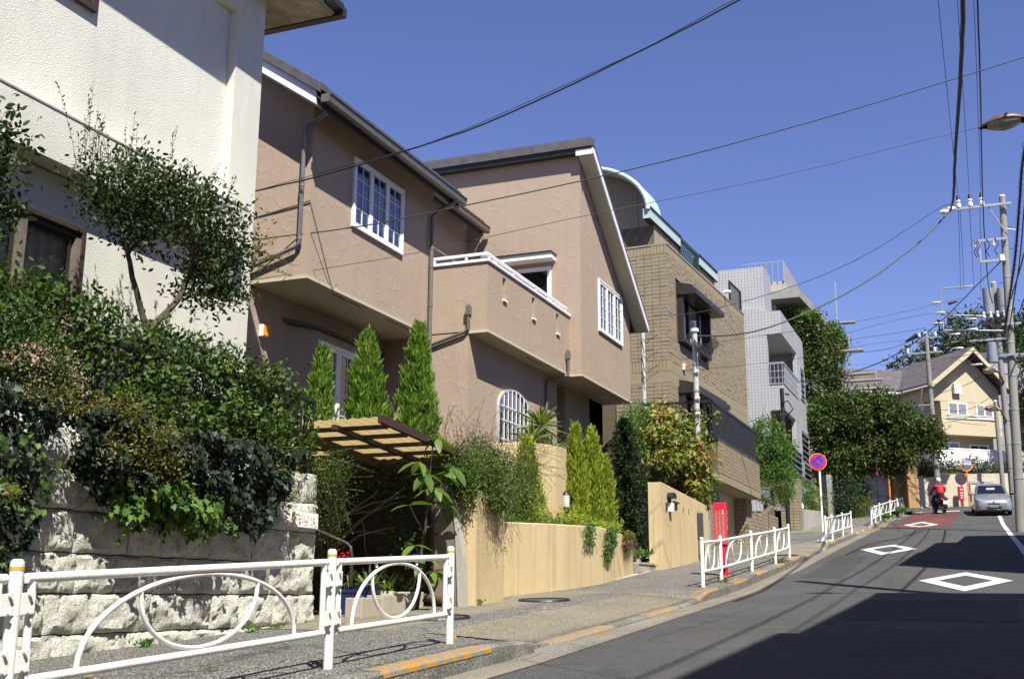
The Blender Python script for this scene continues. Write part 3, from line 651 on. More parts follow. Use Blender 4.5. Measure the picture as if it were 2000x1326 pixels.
# ------------------------------------------------------------ pinkish house, left part
h1 = thing('pink_stucco_house', (-10.3, 20, 2.3), 'pinkish brown stuccoed house with overhanging upper floor, balcony and white windows', 'house')
XS = -10.3; Y0 = 15.96; ZS = 5.33
mb = MB().prism(FYn(Y0), [(XS, ZS+.03), (XS, 8.77), (-13.6, 11.05), (-18, 7.9), (-18, ZS+.03)], -4.84, 0)
build('upper_wall', mb, PINK_ST, h1)
build('recessed_upper_wall', MB().box(-18, -11.85, 20.8, 26.0, ZS, 9.82), PINK_ST, h1)
build('lower_wall', MB().box(-18, -11.45, Y0, 20.8, 1.5, ZS), PINK_ST, h1)
build('soffit', MB().prism(WF, [], 0, 0) if 0 else MB().box(-11.43, XS+.02, Y0-.02, 20.78, ZS-.025, ZS+.028), SOFF, h1)
for a in (17.0, 17.55, 19.1, 19.65): build('soffit_vent', MB().box(-10.44, -10.41, a, a+.48, ZS-.03, ZS-.022), INT, h1)
F = FX(XS)
window(h1, F, 17.36, 19.38, 6.68, 8.06, 3, 2, 4, WHITE_F, GLASS, .045, .06, .055)
# roof with tiles along the verge
def rp(x, up=0): return 8.45+( -9.8-x)*.69+up
RFr = FYn(15.42)
rf = build('roof', MB().prism(RFr, [(-9.78, rp(-9.8)), (-9.78, rp(-9.8)+.1), (-13.6, rp(-13.6)+.1), (-13.6, rp(-13.6))], -5.7, 0).prism(FYn(21.12), [(-11.3, rp(-11.3)), (-11.3, rp(-11.3)+.1), (-13.6, rp(-13.6)+.1), (-13.6, rp(-13.6))], -4.75, 0).prism(RFr, [(-13.6, rp(-13.6)), (-13.6, rp(-13.6)+.1), (-18.6, rp(-13.6)-3.3), (-18.6, rp(-13.6)-3.4)], -5.7, 0), ROOF, h1)
sl_ = math.atan(.69)
for i in range(16):
    x0 = -9.85-i*.245; mb = MB()
    P = [(x0, rp(x0)+.095), (x0, rp(x0)+.15), (x0-.13, rp(x0-.13)+.135), (x0-.25, rp(x0-.25)+.125), (x0-.25, rp(x0-.25)-.05), (x0, rp(x0)-.05)]
    mb.prism(FYn(15.42), P, -.28, .03); build('roof_tile', mb, ROOF, rf, bevel=.006)
for i in range(15):
    x0 = -9.85-i*.245
    for j in range(1):
        build('tile_course', MB().prism(FYn(15.7), [(x0, rp(x0)+.095), (x0, rp(x0)+.14), (x0-.25, rp(x0-.25)+.115), (x0-.25, rp(x0-.25)+.09)], -5.4, -.002), ROOF, rf)
build('barge_board', MB().prism(FYn(15.45), [(-9.95, rp(-9.95)-.27), (-9.95, rp(-9.95)-.05), (-13.6, rp(-13.6)-.05), (-13.6, rp(-13.6)-.27)], -.035, 0), WHITE_F, h1)
build('barge_trim', MB().prism(FYn(15.45), [(-9.95, rp(-9.95)-.30), (-9.95, rp(-9.95)-.275), (-13.6, rp(-13.6)-.275), (-13.6, rp(-13.6)-.30)], -.5, .012), WHITE_F, h1)
build('eave_soffit', MB().prism(FYn(15.5), [(-9.86, rp(-9.86)-.17), (-9.86, rp(-9.86)-.14), (XS, rp(XS)-.03), (XS, rp(XS)-.17)], -5.55, 0), SOFF, h1)
def gutter(x, y0, y1, z):
    pr = [(x-.10, z-.10), (x+.0, z-.13), (x+.05, z-.10), (x+.07, z+.03), (x+.055, z+.03), (x+.04, z-.06), (x-.09, z-.06), (x-.10, z+.02)]
    o = build('gutter', MB().prism(FYn(y0), pr, -(y1-y0), 0), PVC, h1, bevel=.003)
    build('gutter_cap', MB().prism(FYn(y0), [(x-.10, z-.11), (x+.05, z-.12), (x+.07, z+.03), (x-.10, z+.03)], 0, .012).prism(FYn(y1), [(x-.10, z-.11), (x+.05, z-.12), (x+.07, z+.03), (x-.10, z+.03)], -.012, 0), PVC, o)
    build('gutter_bead', MB().tube([(x+.075, y0, z+.03), (x+.075, y1, z+.03)], .014, 6), PVC, o)
    build('fascia', MB().box(x-.13, x-.105, y0+.05, y1-.03, z-.2, z+.04), DARKM, h1)
gutter(-9.72, 15.42, 21.12, 8.36); gutter(-11.2, 21.14, 25.85, 9.36)
# downpipes
dp = build('downpipe', MB().tube([(-9.85, 15.72, 8.24), (-9.98, 15.78, 8.18), (-10.2, 15.86, 8.14), (-10.40, 15.87, 8.11), (-10.42, 15.87, 8.0), (-10.42, 15.87, 5.93), (-10.5, 15.87, 5.86), (-12.1, 15.87, 5.38)], .038, 12), PIPE_L, h1, smooth=True)
for z in (7.95, 6.95, 5.98): build('pipe_collar', MB().tube([(-10.42, 15.87, z), (-10.42, 15.87, z+.05)], .046, 12), PIPE_L, dp, smooth=True)
dp = build('downpipe', MB().tube([(-9.72, 20.72, 8.26), (-9.80, 20.7, 8.16), (-10.1, 20.64, 8.02), (-10.22, 20.62, 7.9), (-10.22, 20.60, 7.6), (-10.22, 20.60, 2.4)], .045, 12), PVC, h1, smooth=True)
for z in (7.75, 6.75, 5.9): build('pipe_collar', MB().tube([(-10.22, 20.6, z), (-10.22, 20.6, z+.05)], .052, 12), PVC, dp, smooth=True)
# french windows under the overhang in a shallow bay
build('bay', MB().prism(WF, [], 0, 0) if 0 else MB().add([(-11.45, 17.2, 2.3), (-11.2, 17.75, 2.3), (-11.2, 20.1, 2.3), (-11.45, 20.5, 2.3), (-11.45, 17.2, 4.86), (-11.2, 17.75, 4.86), (-11.2, 20.1, 4.86), (-11.45, 20.5, 4.86)], [(0, 1, 5, 4), (1, 2, 6, 5), (2, 3, 7, 6), (4, 5, 6, 7)]), PINK_ST, h1)
build('bay_hood', MB().add([(-11.44, 17.0, 4.862), (-11.1, 17.6, 4.862), (-11.1, 20.3, 4.862), (-11.44, 20.7, 4.862), (-11.44, 17.0, 4.95), (-11.1, 17.6, 4.92), (-11.1, 20.3, 4.92), (-11.44, 20.7, 4.95)], [(0, 1, 5, 4), (1, 2, 6, 5), (2, 3, 7, 6), (4, 5, 6, 7), (0, 3, 2, 1)]), DARKM, h1)
window(h1, FX(-11.2), 17.78, 20.05, 2.45, 4.68, 3, 2, 5, WHITE_F, GLASS, .06, .08, .06, name='french_window')
t = build('alarm_lamp', MB().box(-11.449, -11.36, 16.28, 16.44, 4.44, 4.66), CERAM, h1, bevel=.01)
build('lens', MB().box(-11.359, -11.33, 16.30, 16.44, 4.46, 4.64), solid('amber_lens', (.85, .30, .01), .3), t)
# balcony block
build('balcony_wall', MB().box(-18, -9.0, 20.8, 21.0, ZS+.03, 6.82).box(-9.2, -9.0, 21.0, 21.62, ZS+.03, 6.82), PINK_ST, h1)
segs = [21.62, 21.80, 23.38, 23.56, 25.01, 25.19, 25.99]
for i in range(1, 6, 1):
    a, b = segs[i], segs[i+1]
    if i in (1, 3, 5): build('balcony_wall', MB().box(-9.2, -9.0, a, b, ZS+.03, 6.82), PINK_ST, h1)
for a in (21.62, 23.38, 25.01):
    build('balcony_wall', MB().box(-9.2, -9.0, a, a+.18, 6.70, 6.82).box(-9.2, -9.0, a, a+.18, ZS+.03, 6.19).box(-9.2, -9.12, a, a+.18, 6.19, 6.70), PINK_ST, h1)
    build('slot_sill', MB().box(-9.1, -8.955, a-.02, a+.2, 6.165, 6.205), CERAM, h1)
build('balcony_floor', MB().box(-11.85, -9.2, 21.0, 25.99, ZS+.03, 5.65), CONC_L, h1)
build('balcony_cap', MB().box(-11.0, -8.96, 20.76, 21.02, 6.822, 6.885).box(-9.22, -8.96, 21.02, 25.99, 6.822, 6.885), WHITE_F, h1, bevel=.006)
r_ = build('balcony_rail', MB().box(-11.0, -9.02, 20.84, 20.91, 7.0, 7.05).box(-9.09, -9.02, 20.91, 25.9, 7.0, 7.05), WHITE_F, h1, bevel=.006)
for x in (-10.3, -9.55): build('rail_support', MB().box(x, x+.05, 20.85, 20.90, 6.887, 6.998), WHITE_F, r_)
for y in (20.95, 22.3, 23.7, 25.0, 25.8): build('rail_support', MB().box(-9.08, -9.03, y, y+.05, 6.887, 6.998), WHITE_F, r_)
build('soffit', MB().box(-9.45, -8.98, 20.78, 25.97, ZS-.025, ZS+.028), SOFF, h1)
for a in (23.4, 23.95): build('soffit_vent', MB().box(-9.16, -9.13, a, a+.45, ZS-.03, ZS-.022), INT, h1)
build('lower_wall', MB().box(-18, -9.42, 20.8, 26.2, 1.2, ZS), PINK_ST, h1)
window(h1, FX(-11.85), 21.6, 23.4, 5.8, 7.55, 2, 1, 1, WHITE_F, GLASSD, .07, .06, .06)
for (x, y, zt_) in ((-9.4, 20.74, 5.88), (-8.93, 25.68, 5.88)):
    n_ = build('rainwater_head', MB().box(x-.05, x+.05, y-.05, y+.05, zt_-.2, zt_).box(x-.03, x+.03, y-.03, y+.03, zt_+.001, zt_+.03), PVC, h1, bevel=.006)
    if y < 21: build('downpipe', MB().tube([(x, y, zt_-.2), (x, y, ZS+.08), (x-.08, y, ZS+.0), (x-.85, y, 5.12)], .035, 10), PVC, h1, smooth=True)
    else: build('downpipe', MB().tube([(x, y, zt_-.2), (x, y, ZS+.02), (x-.03, y, ZS-.06), (-9.36, y-.3, 5.12), (-9.37, y-.35, 5.0), (-9.37, y-.35, 2)], .035, 10), PVC, h1, smooth=True)
# arched barred window
F = FX(-9.42); c = 23.28; hw = .95
def archpts(hw, z0, zsp, rise, n=14): return [(c-hw, z0)]+[(c-hw*math.cos(math.pi*k/n), zsp+rise*math.sin(math.pi*k/n)) for k in range(n+1)]+[(c+hw, z0)]
def ring(F, A, B, n0, n1):
    mb = MB(); n = len(A); P = []
    for nn in (n0, n1):
        P += [F.p(u, nn, z) for u, z in A]+[F.p(u, nn, z) for u, z in B]
    f = []
    for i in range(n-1):
        f += [(i, i+1, n+i+1, n+i), (2*n+i, 2*n+i+1, 3*n+i+1, 3*n+i), (i, i+1, 2*n+i+1, 2*n+i), (n+i, n+i+1, 3*n+i+1, 3*n+i)]
    return mb.add(P, f)
w = build('window', ring(F, archpts(hw, 2.6, 4.05, .47), archpts(hw-.045, 2.6, 4.05, .43), .002, .06), solid('grey_arch_frame', (.40, .40, .40), .5), h1, label='white barred window with arched top')
build('pane', MB().prism(F, archpts(hw-.045, 2.6, 4.05, .43), .002, .015), GLASSD, w)
mb = MB()
for k in range(1, 8):
    u = c-hw+2*hw*k/8; zt_ = 4.05+.42*math.sqrt(max(0, 1-((u-c)/(hw-.05))**2)); mb.fb(F, u-.010, u+.010, .07, .09, 2.6, zt_)
for z in (2.9, 3.32, 3.74, 4.05)[::1]:
    mb.fb(F, c-hw+.03, c+hw-.03, .091, .10, z-.011, z+.011)
build('bar', mb, WHITE_F, w)
build('entrance_door', MB().box(-9.46, -9.40, 26.25, 27.1, 1.6, 3.7), solid('door_green_grey', (.16, .15, .11), .5), h1)
# ------------------------------------------------------------ right wing with the steep mono-pitch roof
h2 = thing('steep_roofed_house', (-8.7, 28, 1.5), 'tall pinkish brown stuccoed house wing with steep slate roof beside the tan tiled building', 'house')
YN = 26.0; YF = 30.4
def rz(y): return 11.10-(y-YN)*.72
build('upper_wall', MB().prism(FX(-8.7), [(YN, ZS+.03), (YF, ZS+.03), (YF, rz(YF)), (YN, 11.10)], -8, 0), PINK_ST, h2)
build('lower_wall', MB().box(-16, -9.55, 27.2, YF, 1.0, ZS).box(-16, -10.4, 26.2, 27.2, 1, ZS).box(-10.4, -9.55, 29.2, YF, 1, ZS), PINK_ST, h2)
build('soffit', MB().box(-10.4, -8.68, YN-.0, YF+.02, ZS-.025, ZS+.028), SOFF, h2)
for y in (27.0, 29.2): build('downlight', MB().disc((-9.1, y, ZS-.026), (0, 0, -1), .1, .006), CERAM, h2)
rr_ = build('roof', MB().prism(FX(-8.28), [(YN-.28, rz(YN-.28)+.03), (YF+.5, rz(YF+.5)+.03), (YF+.5, rz(YF+.5)+.15), (YN-.28, rz(YN-.28)+.15)], -8, -.02), ROOF, h2)
for i in range(19):
    y = YN-.25+i*.275; build('roof_tile', MB().prism(FX(-8.3), [(y, rz(y)+.10), (y+.28, rz(y+.28)+.10), (y+.28, rz(y+.28)+.20), (y, rz(y)+.17)], -7.9, .02), ROOF, rr_)
build('ridge_flashing', MB().prism(FYn(YN-.3), [(-16, 11.20), (-8.25, 11.20), (-8.25, 11.42), (-16, 11.42)], -.2, .0), ROOF, h2, bevel=.01)
for x in (-14.2, -11.9, -9.9): build('flashing_joint', MB().fb(FYn(YN-.3), x, x+.01, .001, .004, 11.2, 11.42), BLACK, h2)
build('ridge_underside', MB().prism(FYn(YN-.24), [(-16, 11.08), (-8.3, 11.08), (-8.3, 11.199), (-16, 11.199)], -.2, 0), DARKM, h2)
build('rake_soffit', MB().prism(FX(-8.3), [(YN-.2, rz(YN-.2)-.16), (YF+.45, rz(YF+.45)-.16), (YF+.45, rz(YF+.45)-.12), (YN-.2, rz(YN-.2)-.12)], -.38, 0), SOFF, h2)
build('barge_board', MB().prism(FX(-8.3), [(YN-.22, rz(YN-.22)-.17), (YF+.48, rz(YF+.48)-.17), (YF+.48, rz(YF+.48)+.025), (YN-.22, rz(YN-.22)+.025)], .002, .035).fb(FYn(YN-.22), -8.72, -8.27, .0, .03, 11.0, 11.16), WHITE_F, h2, bevel=.004)
build('eave_gutter', MB().box(-16, -8.3, YF+.5, YF+.62, rz(YF+.5)-.1, rz(YF+.5)+.03), PVC, h2)
window(h2, FX(-8.7), 27.41, 29.55, 6.76, 8.18, 3, 2, 4, WHITE_F, GLASS, .045, .06, .055)
w = window(h2, FYn(YN), -11.2, -9.48, 6.9, 8.2, 1, 1, 1, WHITE_F, GLASSD, .06, .04, .05)
build('window_canopy', MB().prism(FYn(YN), [(-11.6, 8.33), (-9.36, 8.33), (-9.36, 8.47), (-11.6, 8.47)], 0, .38), WHITE_F, w)
build('canopy_flashing', MB().prism(FYn(YN), [(-11.62, 8.472), (-9.33, 8.472), (-9.33, 8.50), (-11.62, 8.50)], 0, .42), DARKM, w)
# ------------------------------------------------------------ carport / sunken entrance between stone wall and planter
cp = thing('carport_shelter', (-7.5, 12.4, g(12.4)), 'brown translucent corrugated shelter roof on dark posts over the sunken entrance', 'shelter')
rows = []
for y in np.linspace(11.55, 14.0, 50):
    rows.append([(x, y, 1.99+.0*x+(11.6-y)*.075+.012*math.sin((y)*80)) for x in (-10.2, -6.3)])
rows = [[(x, y, 2.02+(11.6-y)*.07+.010*math.sin(x*42)) for x in np.linspace(-10.4, -6.28, 120)] for y in (11.5, 13.95)]
build('roof_sheet', MB().grid(rows), POLYC, cp, smooth=True)
for y in (11.75, 12.25, 12.8, 13.35, 13.85): build('purlin', MB().box(-10.4, -6.36, y-.025, y+.025, 1.935+(11.6-y)*.07, 1.985+(11.6-y)*.07), WOODT, cp)
for x in (-9.6, -8.7, -7.8, -6.95): build('rafter', MB().prism(FX(x), [(11.5, 1.91), (13.95, 1.74), (13.95, 1.80), (11.5, 1.97)], -.03, .03), WOODT, cp)
build('edge_beam', MB().prism(FX(-6.3), [(11.45, 1.95), (14.0, 1.77), (14.0, 1.85), (11.45, 2.04)], -.03, .035), solid('maroon_edge', (.05, .022, .022), .5), cp)
build('main_beam', MB().prism(FX(-7.4), [(11.5, 1.80), (13.9, 1.62), (13.9, 1.74), (11.5, 1.91)], -.05, .05), WOODT, cp)
for x, y in ((-6.55, 13.5), (-9.8, 13.5), (-9.8, 11.8)): build('post', MB().box(x-.045, x+.045, y-.045, y+.045, g(y)-.1, 1.75), solid('maroon_edge2', (.06, .03, .03), .5) if (x, y) == (-6.55, 13.5) else WOODT, cp)
build('front_beam', MB().box(-10, -6.4, 13.45, 13.55, 1.6, 1.72), WOODT, cp)
t = thing('rear_retaining_wall', (-10.2, 12.5, -.3), 'retaining wall with shade put into its dark colour at the back of the sunken entrance', 'retaining wall')
build('wall', MB().box(-10.6, -10.2, 10.4, 15, -.6, 2.2), WOODT, t); build('side_wall', MB().box(-10.2, -6.6, 13.95, 14.25, -.6, 1.9), WOODT, t)  # both walls take the dark timber colour to imitate deep shade
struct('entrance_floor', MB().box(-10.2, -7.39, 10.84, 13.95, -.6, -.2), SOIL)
t = thing('entrance_steps', (-8.6, 11.6, -.2), 'dim concrete steps with terracotta edge behind the end of the stone wall', 'steps')
for i in range(7): build('step', MB().box(-7.9-.3*i-2.5 if i < 6 else -10.2, -7.6-.3*i, 10.86, 11.9, -.2+.17*i, -.2+.17*(i+1)-.003), CONC, t)
build('edging', MB().box(-7.62, -7.56, 10.86, 11.9, -.2, -.12), solid('terracotta_edge', (.35, .13, .04), .8), t)
t = thing('stair_handrail', (-7.0, 12.3, g(12.3)), 'dark tubular handrail sloping down to the pavement past the stone wall', 'handrail')
build('rail', MB().tube([(-8.9, 11.95, 1.35), (-7.0, 12.0, .60), (-6.95, 12.0, .56), (-6.93, 12.0, .45), (-6.93, 12.0, -.25)], .024, 10), DARKM, t, smooth=True)
t = thing('block_edging', (-6.6, 12.4, g(12.4)), 'low row of pale concrete blocks on the pavement in front of blue pots', 'block edging')
for i, (a, b) in enumerate([(11.52, 12.0), (12.05, 12.42), (12.43, 12.82), (12.83, 13.22)]): build('block', MB().box(-6.72-.02*i, -6.5-.02*i, a, b-.008, g(a)-.08, g(a)+.22), BLOCKM, t, bevel=.01)
for (x, y, r_, h_, m_, lab) in [(-7.0, 11.95, .17, .34, BLUEPOT, 'larger blue plastic plant pot behind the concrete blocks, nearer the handrail'), (-7.0, 12.55, .13, .36, BLUEPOT, 'smaller dark blue plastic plant pot behind the concrete blocks'), (-6.95, 12.92, .11, .27, solid('pale_green_pot', (.42, .45, .28), .5), 'pale green plant pot behind the concrete blocks'), (-6.9, 13.25, .17, .22, BLACKRUB, 'low black planting tub beside the shelter post')]:
    p_ = thing('plant_pot', (x, y, g(y)), lab, 'plant pot', 'plant pots behind the concrete blocks')
    z0_ = g(y)-.05
    build('pot', MB().tube([(x, y, z0_), (x, y, z0_+h_)], r_*.8, 18, r_).tube([(x, y, z0_+h_-.03), (x, y, z0_+h_+.005)], r_*1.08, 18), m_, p_, smooth=True)
    n_ = 26; base = np.tile([x, y, z0_+h_], (n_, 1))+rng.normal(size=(n_, 3))*[.05, .05, .01]; dr = rnd_dirs(n_, 1.2)
    leaves('foliage', base, dr, rnd_dirs(n_, .5), .32, L_FINE, p_, .10, droop=.25)
bl = [(-6.9, 11.75, .42), (-6.88, 11.8, .45), (-6.92, 11.72, .47)]
t = thing('red_flower', (-6.9, 11.75, .1), 'small bright red flower above the blue pot beside the handrail', 'flower')
leaves('petal', np.repeat(np.array(bl), 12, 0)+rng.normal(size=(36, 3))*.03, rnd_dirs(36), rnd_dirs(36), .045, RED, t, .4)
build('stem', MB().tube([(-6.95, 11.85, .15), (-6.9, 11.76, .44)], .006, 5), L_FINE, t)
# weathered post between shelter and peach wall
t = thing('weathered_timber_post', (-6.3, 13.62, g(13.6)), 'weathered grey timber board with a chipped white edge beside the peach wall', 'timber post')
build('board', MB().prism(FYn(13.45), [(-6.55, g(13.5)-.05), (-6.18, g(13.5)-.05), (-6.22, .9), (-6.34, 1.45), (-6.55, 1.5)], -.14, 0), WOODD, t, bevel=.01)
build('plaster_edge', MB().prism(FYn(13.44), [(-6.18, g(13.5)-.05), (-6.09, g(13.5)-.05), (-6.13, .5), (-6.2, .9), (-6.33, 1.46), (-6.24, .85)], -.12, .012), CONC_L, t)
t = build('drain_pipe', MB().tube([(-6.75, 13.5, -.02), (-6.35, 13.35, -.06)], .05, 12).tube([(-6.36, 13.353, -.06), (-6.345, 13.348, -.06)], .043, 12), solid('rusty_brown_pipe', (.09, .055, .04), .6), smooth=True); tagm(t, 'short brown drain pipe stub at the foot of the weathered board', 'pipe')
# ------------------------------------------------------------ peach planter wall
pw = thing('peach_planter_wall', (-6.35, 18, g(18)), 'long peach rendered planter wall curving along the pavement', 'planter wall')
def wallseg(pts, zt, th, name, mat, parent, zb=-.5):
    """wall along plan points with top heights; thickness towards -X"""
    mb = MB(); n = len(pts); V = []
    for i, (x, y) in enumerate(pts):
        a = Vector(pts[max(i-1, 0)]); b = Vector(pts[min(i+1, n-1)]); d = (b-a).normalized(); nn = Vector((-d.y, d.x))
        z1 = zt[i]; V += [(x, y, zb), (x, y, z1-.015), (x+nn.x*.015, y+nn.y*.015, z1), (x+nn.x*th, y+nn.y*th, z1), (x+nn.x*th, y+nn.y*th, zb)]
    f = []
    for i in range(n-1):
        for j in range(5): f.append((i*5+j, i*5+(j+1) % 5, (i+1)*5+(j+1) % 5, (i+1)*5+j))
    f += [tuple(range(5)), tuple((n-1)*5+j for j in range(4, -1, -1))]
    return build(name, mb.add(V, f), mat, parent)
wallseg([(-6.02, 13.62), (-6.16, 14.9)], [1.36, 1.36], .6, 'pilaster', PEACH_ST, pw)
wallseg([(-6.52, 14.9), (-6.30, 16.95)], [1.04, 1.12], .22, 'panel', PEACH_ST, pw)
wallseg([(-6.299, 16.955), (-6.22, 17.6), (-6.19, 18.4), (-6.19, 19.3)], [1.12, 1.14, 1.17, 1.20], .22, 'panel', PEACH_ST, pw)
wallseg([(-6.192, 19.305), (-6.24, 20.2), (-6.33, 21.3), (-6.42, 22.35)], [1.20, 1.20, 1.17, 1.13], .22, 'panel', PEACH_ST, pw)
struct('planter_soil', MB().add([(-6.6, 14.6, 1.0), (-6.45, 17, 1.02), (-6.4, 19.3, 1.08), (-6.65, 22.3, 1.05), (-9.4, 22.3, 1.6), (-9.4, 14.6, 1.6)], [(0, 1, 2, 3, 4, 5)]), SOIL)
# taller faceted planter tower behind
tw = thing('peach_planter_tower', (-7.9, 20.2, 1.1), 'faceted peach rendered planter tower behind the long peach wall', 'planter wall')
wallseg([(-8.1, 18.95), (-7.42, 19.35), (-7.28, 20.3), (-7.36, 21.15), (-8.2, 21.9)], [2.74, 2.76, 2.80, 2.84, 2.86], .18, 'panel', PEACH_ST, tw, .9)
struct('tower_soil', MB().add([(-8.1, 19.1, 2.6), (-7.5, 19.5, 2.6), (-7.4, 20.9, 2.66), (-8.2, 21.7, 2.7), (-9.4, 21.7, 2.7), (-9.4, 19, 2.6)], [(0, 1, 2, 3, 4, 5)]), SOIL)
t = thing('garden_bollard_light', (-7.05, 20.1, 1.2), 'small black and white bollard light in the planter before the peach tower', 'bollard light')
build('post', MB().tube([(-7.05, 20.1, 1.1), (-7.05, 20.1, 1.62)], .055, 14), BLACK, t, smooth=True); build('lens', MB().tube([(-7.05, 20.1, 1.62), (-7.05, 20.1, 1.85)], .06, 14), CERAM, t, smooth=True)
for k in range(5): build('louvre', MB().tube([(-7.05, 20.1, 1.64+.042*k), (-7.05, 20.1, 1.65+.042*k)], .068, 14), WHITE_F, t, smooth=True)
build('cap', MB().tube([(-7.05, 20.1, 1.85), (-7.05, 20.1, 1.89), (-7.05, 20.1, 1.92)], lambda s: [.072, .06, .02][int(round(s*2))], 14), BLACK, t, smooth=True)
# gate wall with intercom
gw = thing('peach_gate_wall', (-6.15, 26, g(26)), 'peach rendered gate wall with intercom, lamp and letter slot', 'gate wall')
wallseg([(-6.15, 23.72), (-6.15, 28.15)], [2.40, 2.22], .3, 'wall', PEACH_ST, gw, 0)
build('end_post', MB().box(-6.40, -6.13, 28.16, 28.42, .3, 2.1), CONC_L, gw)
F = FX(-6.15)
t = build('letter_slot', MB().fb(F, 24.62, 25.05, .001, .06, 2.02, 2.06).fb(F, 24.65, 25.02, .001, .02, 1.90, 2.02), DARKM, gw)
for u in (25.6, 26.15): build('recess', MB().fb(F, u, u+.06, .0005, .004, 1.86, 2.0), solid('painted_recess_shade', (.09, .06, .03), .9), gw)  # flat plates on the wall, dark colour paints the shade of a recess
t = build('wall_lamp', MB().fb(F, 24.25, 24.42, .001, .10, 1.80, 2.0), CERAM, gw, bevel=.01)
build('hood', MB().prism(F, [(24.22+.12-.2*math.cos(math.pi*k/10), 2.10+.12*math.sin(math.pi*k/10)) for k in range(11)], .001, .13), BLACK, t)
build('bracket', MB().fb(F, 24.3, 24.38, .001, .04, 2.0, 2.12), BLACK, t)
build('intercom', MB().fb(F, 24.02, 24.12, .001, .03, 1.82, 1.98), DARKM, gw)
t = build('meter_cover', MB().fb(F, 27.0, 27.32, .001, .09, 1.35, 1.98), solid('dark_grey_plastic', (.05, .055, .06), .35), gw, bevel=.03)
build('post_box', MB().fb(F, 27.02, 27.34, .001, .1, .95, 1.33), solid('mid_grey_plastic', (.12, .125, .13), .4), gw, bevel=.015)
for k in range(4): build('slot', MB().fb(F, 27.08+.06*k, 27.11+.06*k, .101, .104, 1.08, 1.22), BLACK, gw)
# steps to the front door
t = thing('garden_steps', (-7, 23.2, g(23)), 'stone faced garden steps between the peach planter and gate wall', 'steps')
for i in range(7):
    x1 = -6.32-.30*i; z = g(23)+.05+.17*(i)
    build('riser', MB().box(x1-.3, x1-.012, 22.42, 23.70, g(22.5)-.2, z+.095), CONC, t)
    for a in np.arange(22.42, 23.6, .26): build('tread_stone', MB().box(x1-.31, x1+.02, a+.004, min(a+.254, 23.7), z+.098, z+.135), CONC_L, t)
    for a in np.arange(22.42, 23.6, .2): build('facing_stone', MB().box(x1-.012, x1+.0, a+.006, min(a+.19, 23.7), z-.06, z+.094), BLOCKM, t)
# red sign pillar
sp_ = thing('red_sign_pillar', (-4.62, 21.95, g(21.95)), 'red box shaped sign pillar with white vertical lettering behind the railing', 'sign pillar')
px_, py_ = -4.50, 21.75; zb = g(py_)
def rotF(ang, o): return FR(o, (math.cos(ang), math.sin(ang), 0), (math.sin(ang), -math.cos(ang), 0))
A = rotF(R(12), (px_, py_, 0))       # face towards the camera
body = build('panel_box', MB().fb(A, -.13, .13, -.22, 0, zb+.58, zb+1.38), RED, sp_, bevel=.006)
build('post', MB().fb(A, -.04, .12, -.18, -.03, zb-.05, zb+.579), RED, sp_)
build('faded_panel', MB().fb(A, -.127, .11, .001, .003, zb+.59, zb+1.19), RED_F, body)
def glyphs(F, u, z_top, w, h, n, gap, mat, parent, seed, n0=.004, stroke=.12):
    rs = random.Random(seed); mb = MB()
    for i in range(n):
        z1 = z_top-i*(h+gap); z0 = z1-h; s_ = w*stroke
        for k in range(3): zz = z0+h*(.15+.33*k); mb.fb(F, u+w*.08*rs.random(), u+w*(.8+.2*rs.random()), n0, n0+.0015, zz, zz+s_*1.1)
        for k in range(2): uu = u+w*(.2+.45*k)+w*.1*rs.random(); mb.fb(F, uu, uu+s_, n0+.0015, n0+.003, z0+h*.1*rs.random(), z1-h*.15*rs.random())
    return build('lettering', mb, mat, parent, kind='stuff')
glyphs(A, .035, zb+1.24, .036, .036, 12, .008, PINKT, body, 1); glyphs(A, -.025, zb+1.24, .030, .033, 12, .008, PINKT, body, 2); glyphs(A, -.09, zb+1.22, .028, .031, 11, .010, PINKT, body, 3)
glyphs(A, .035, zb+1.245, .036, .036, 2, .008, WHITE_T, body, 5, .007)
B = FR(A.p(.13, 0, 0), (-A.n.x, -A.n.y, 0), (A.u.x, A.u.y, 0))
glyphs(B, .05, zb+1.24, .12, .095, 3, .045, WHITE_T, body, 4, .002, .22)
# no parking sign
t = thing('no_parking_sign', (-4.45, 36.9, g(36.9)), 'round blue and red no parking sign on a white pole', 'road sign')
x, y, z = -4.42, 37.0, g(37)
build('pole', MB().tube([(x, y, z-.1), (x, y, z+2.3)], .035, 12), WHITE_F, t, smooth=True)
build('foot', MB().tube([(x, y, z), (x, y, z+.25)], .06, 12, .04).box(x-.16, x+.3, y-.18, y+.18, z-.02, z+.025), WHITE_F, t)
c = Vector((x-.03, y-.05, z+2.48)); n_ = Vector((.12, -1, 0)).normalized(); 
ds = build('disc', MB().disc(c, n_, .27, .012, 32), WHITE_F, t, smooth=True); build('red_ring', MB().disc(c+n_*.013, n_, .26, .003, 32), REDS, ds)
build('blue_face', MB().disc(c+n_*.0165, n_, .18, .003, 32), BLUE, ds)
u_ = Vector((n_.y*-1, n_.x, 0)).normalized(); a_ = u_*.7071+Vector((0, 0, -.7071)); b_ = n_.cross(a_)
P = [c+n_*.021+a_*s1*.185+b_*s2*.028 for s1, s2 in ((-1, -1), (1, -1), (1, 1), (-1, 1))]; build('slash', MB().add(P+[p+n_*.003 for p in P], [(0, 1, 2, 3), (4, 5, 6, 7), (0, 1, 5, 4), (1, 2, 6, 5), (2, 3, 7, 6), (3, 0, 4, 7)]), REDS, ds)
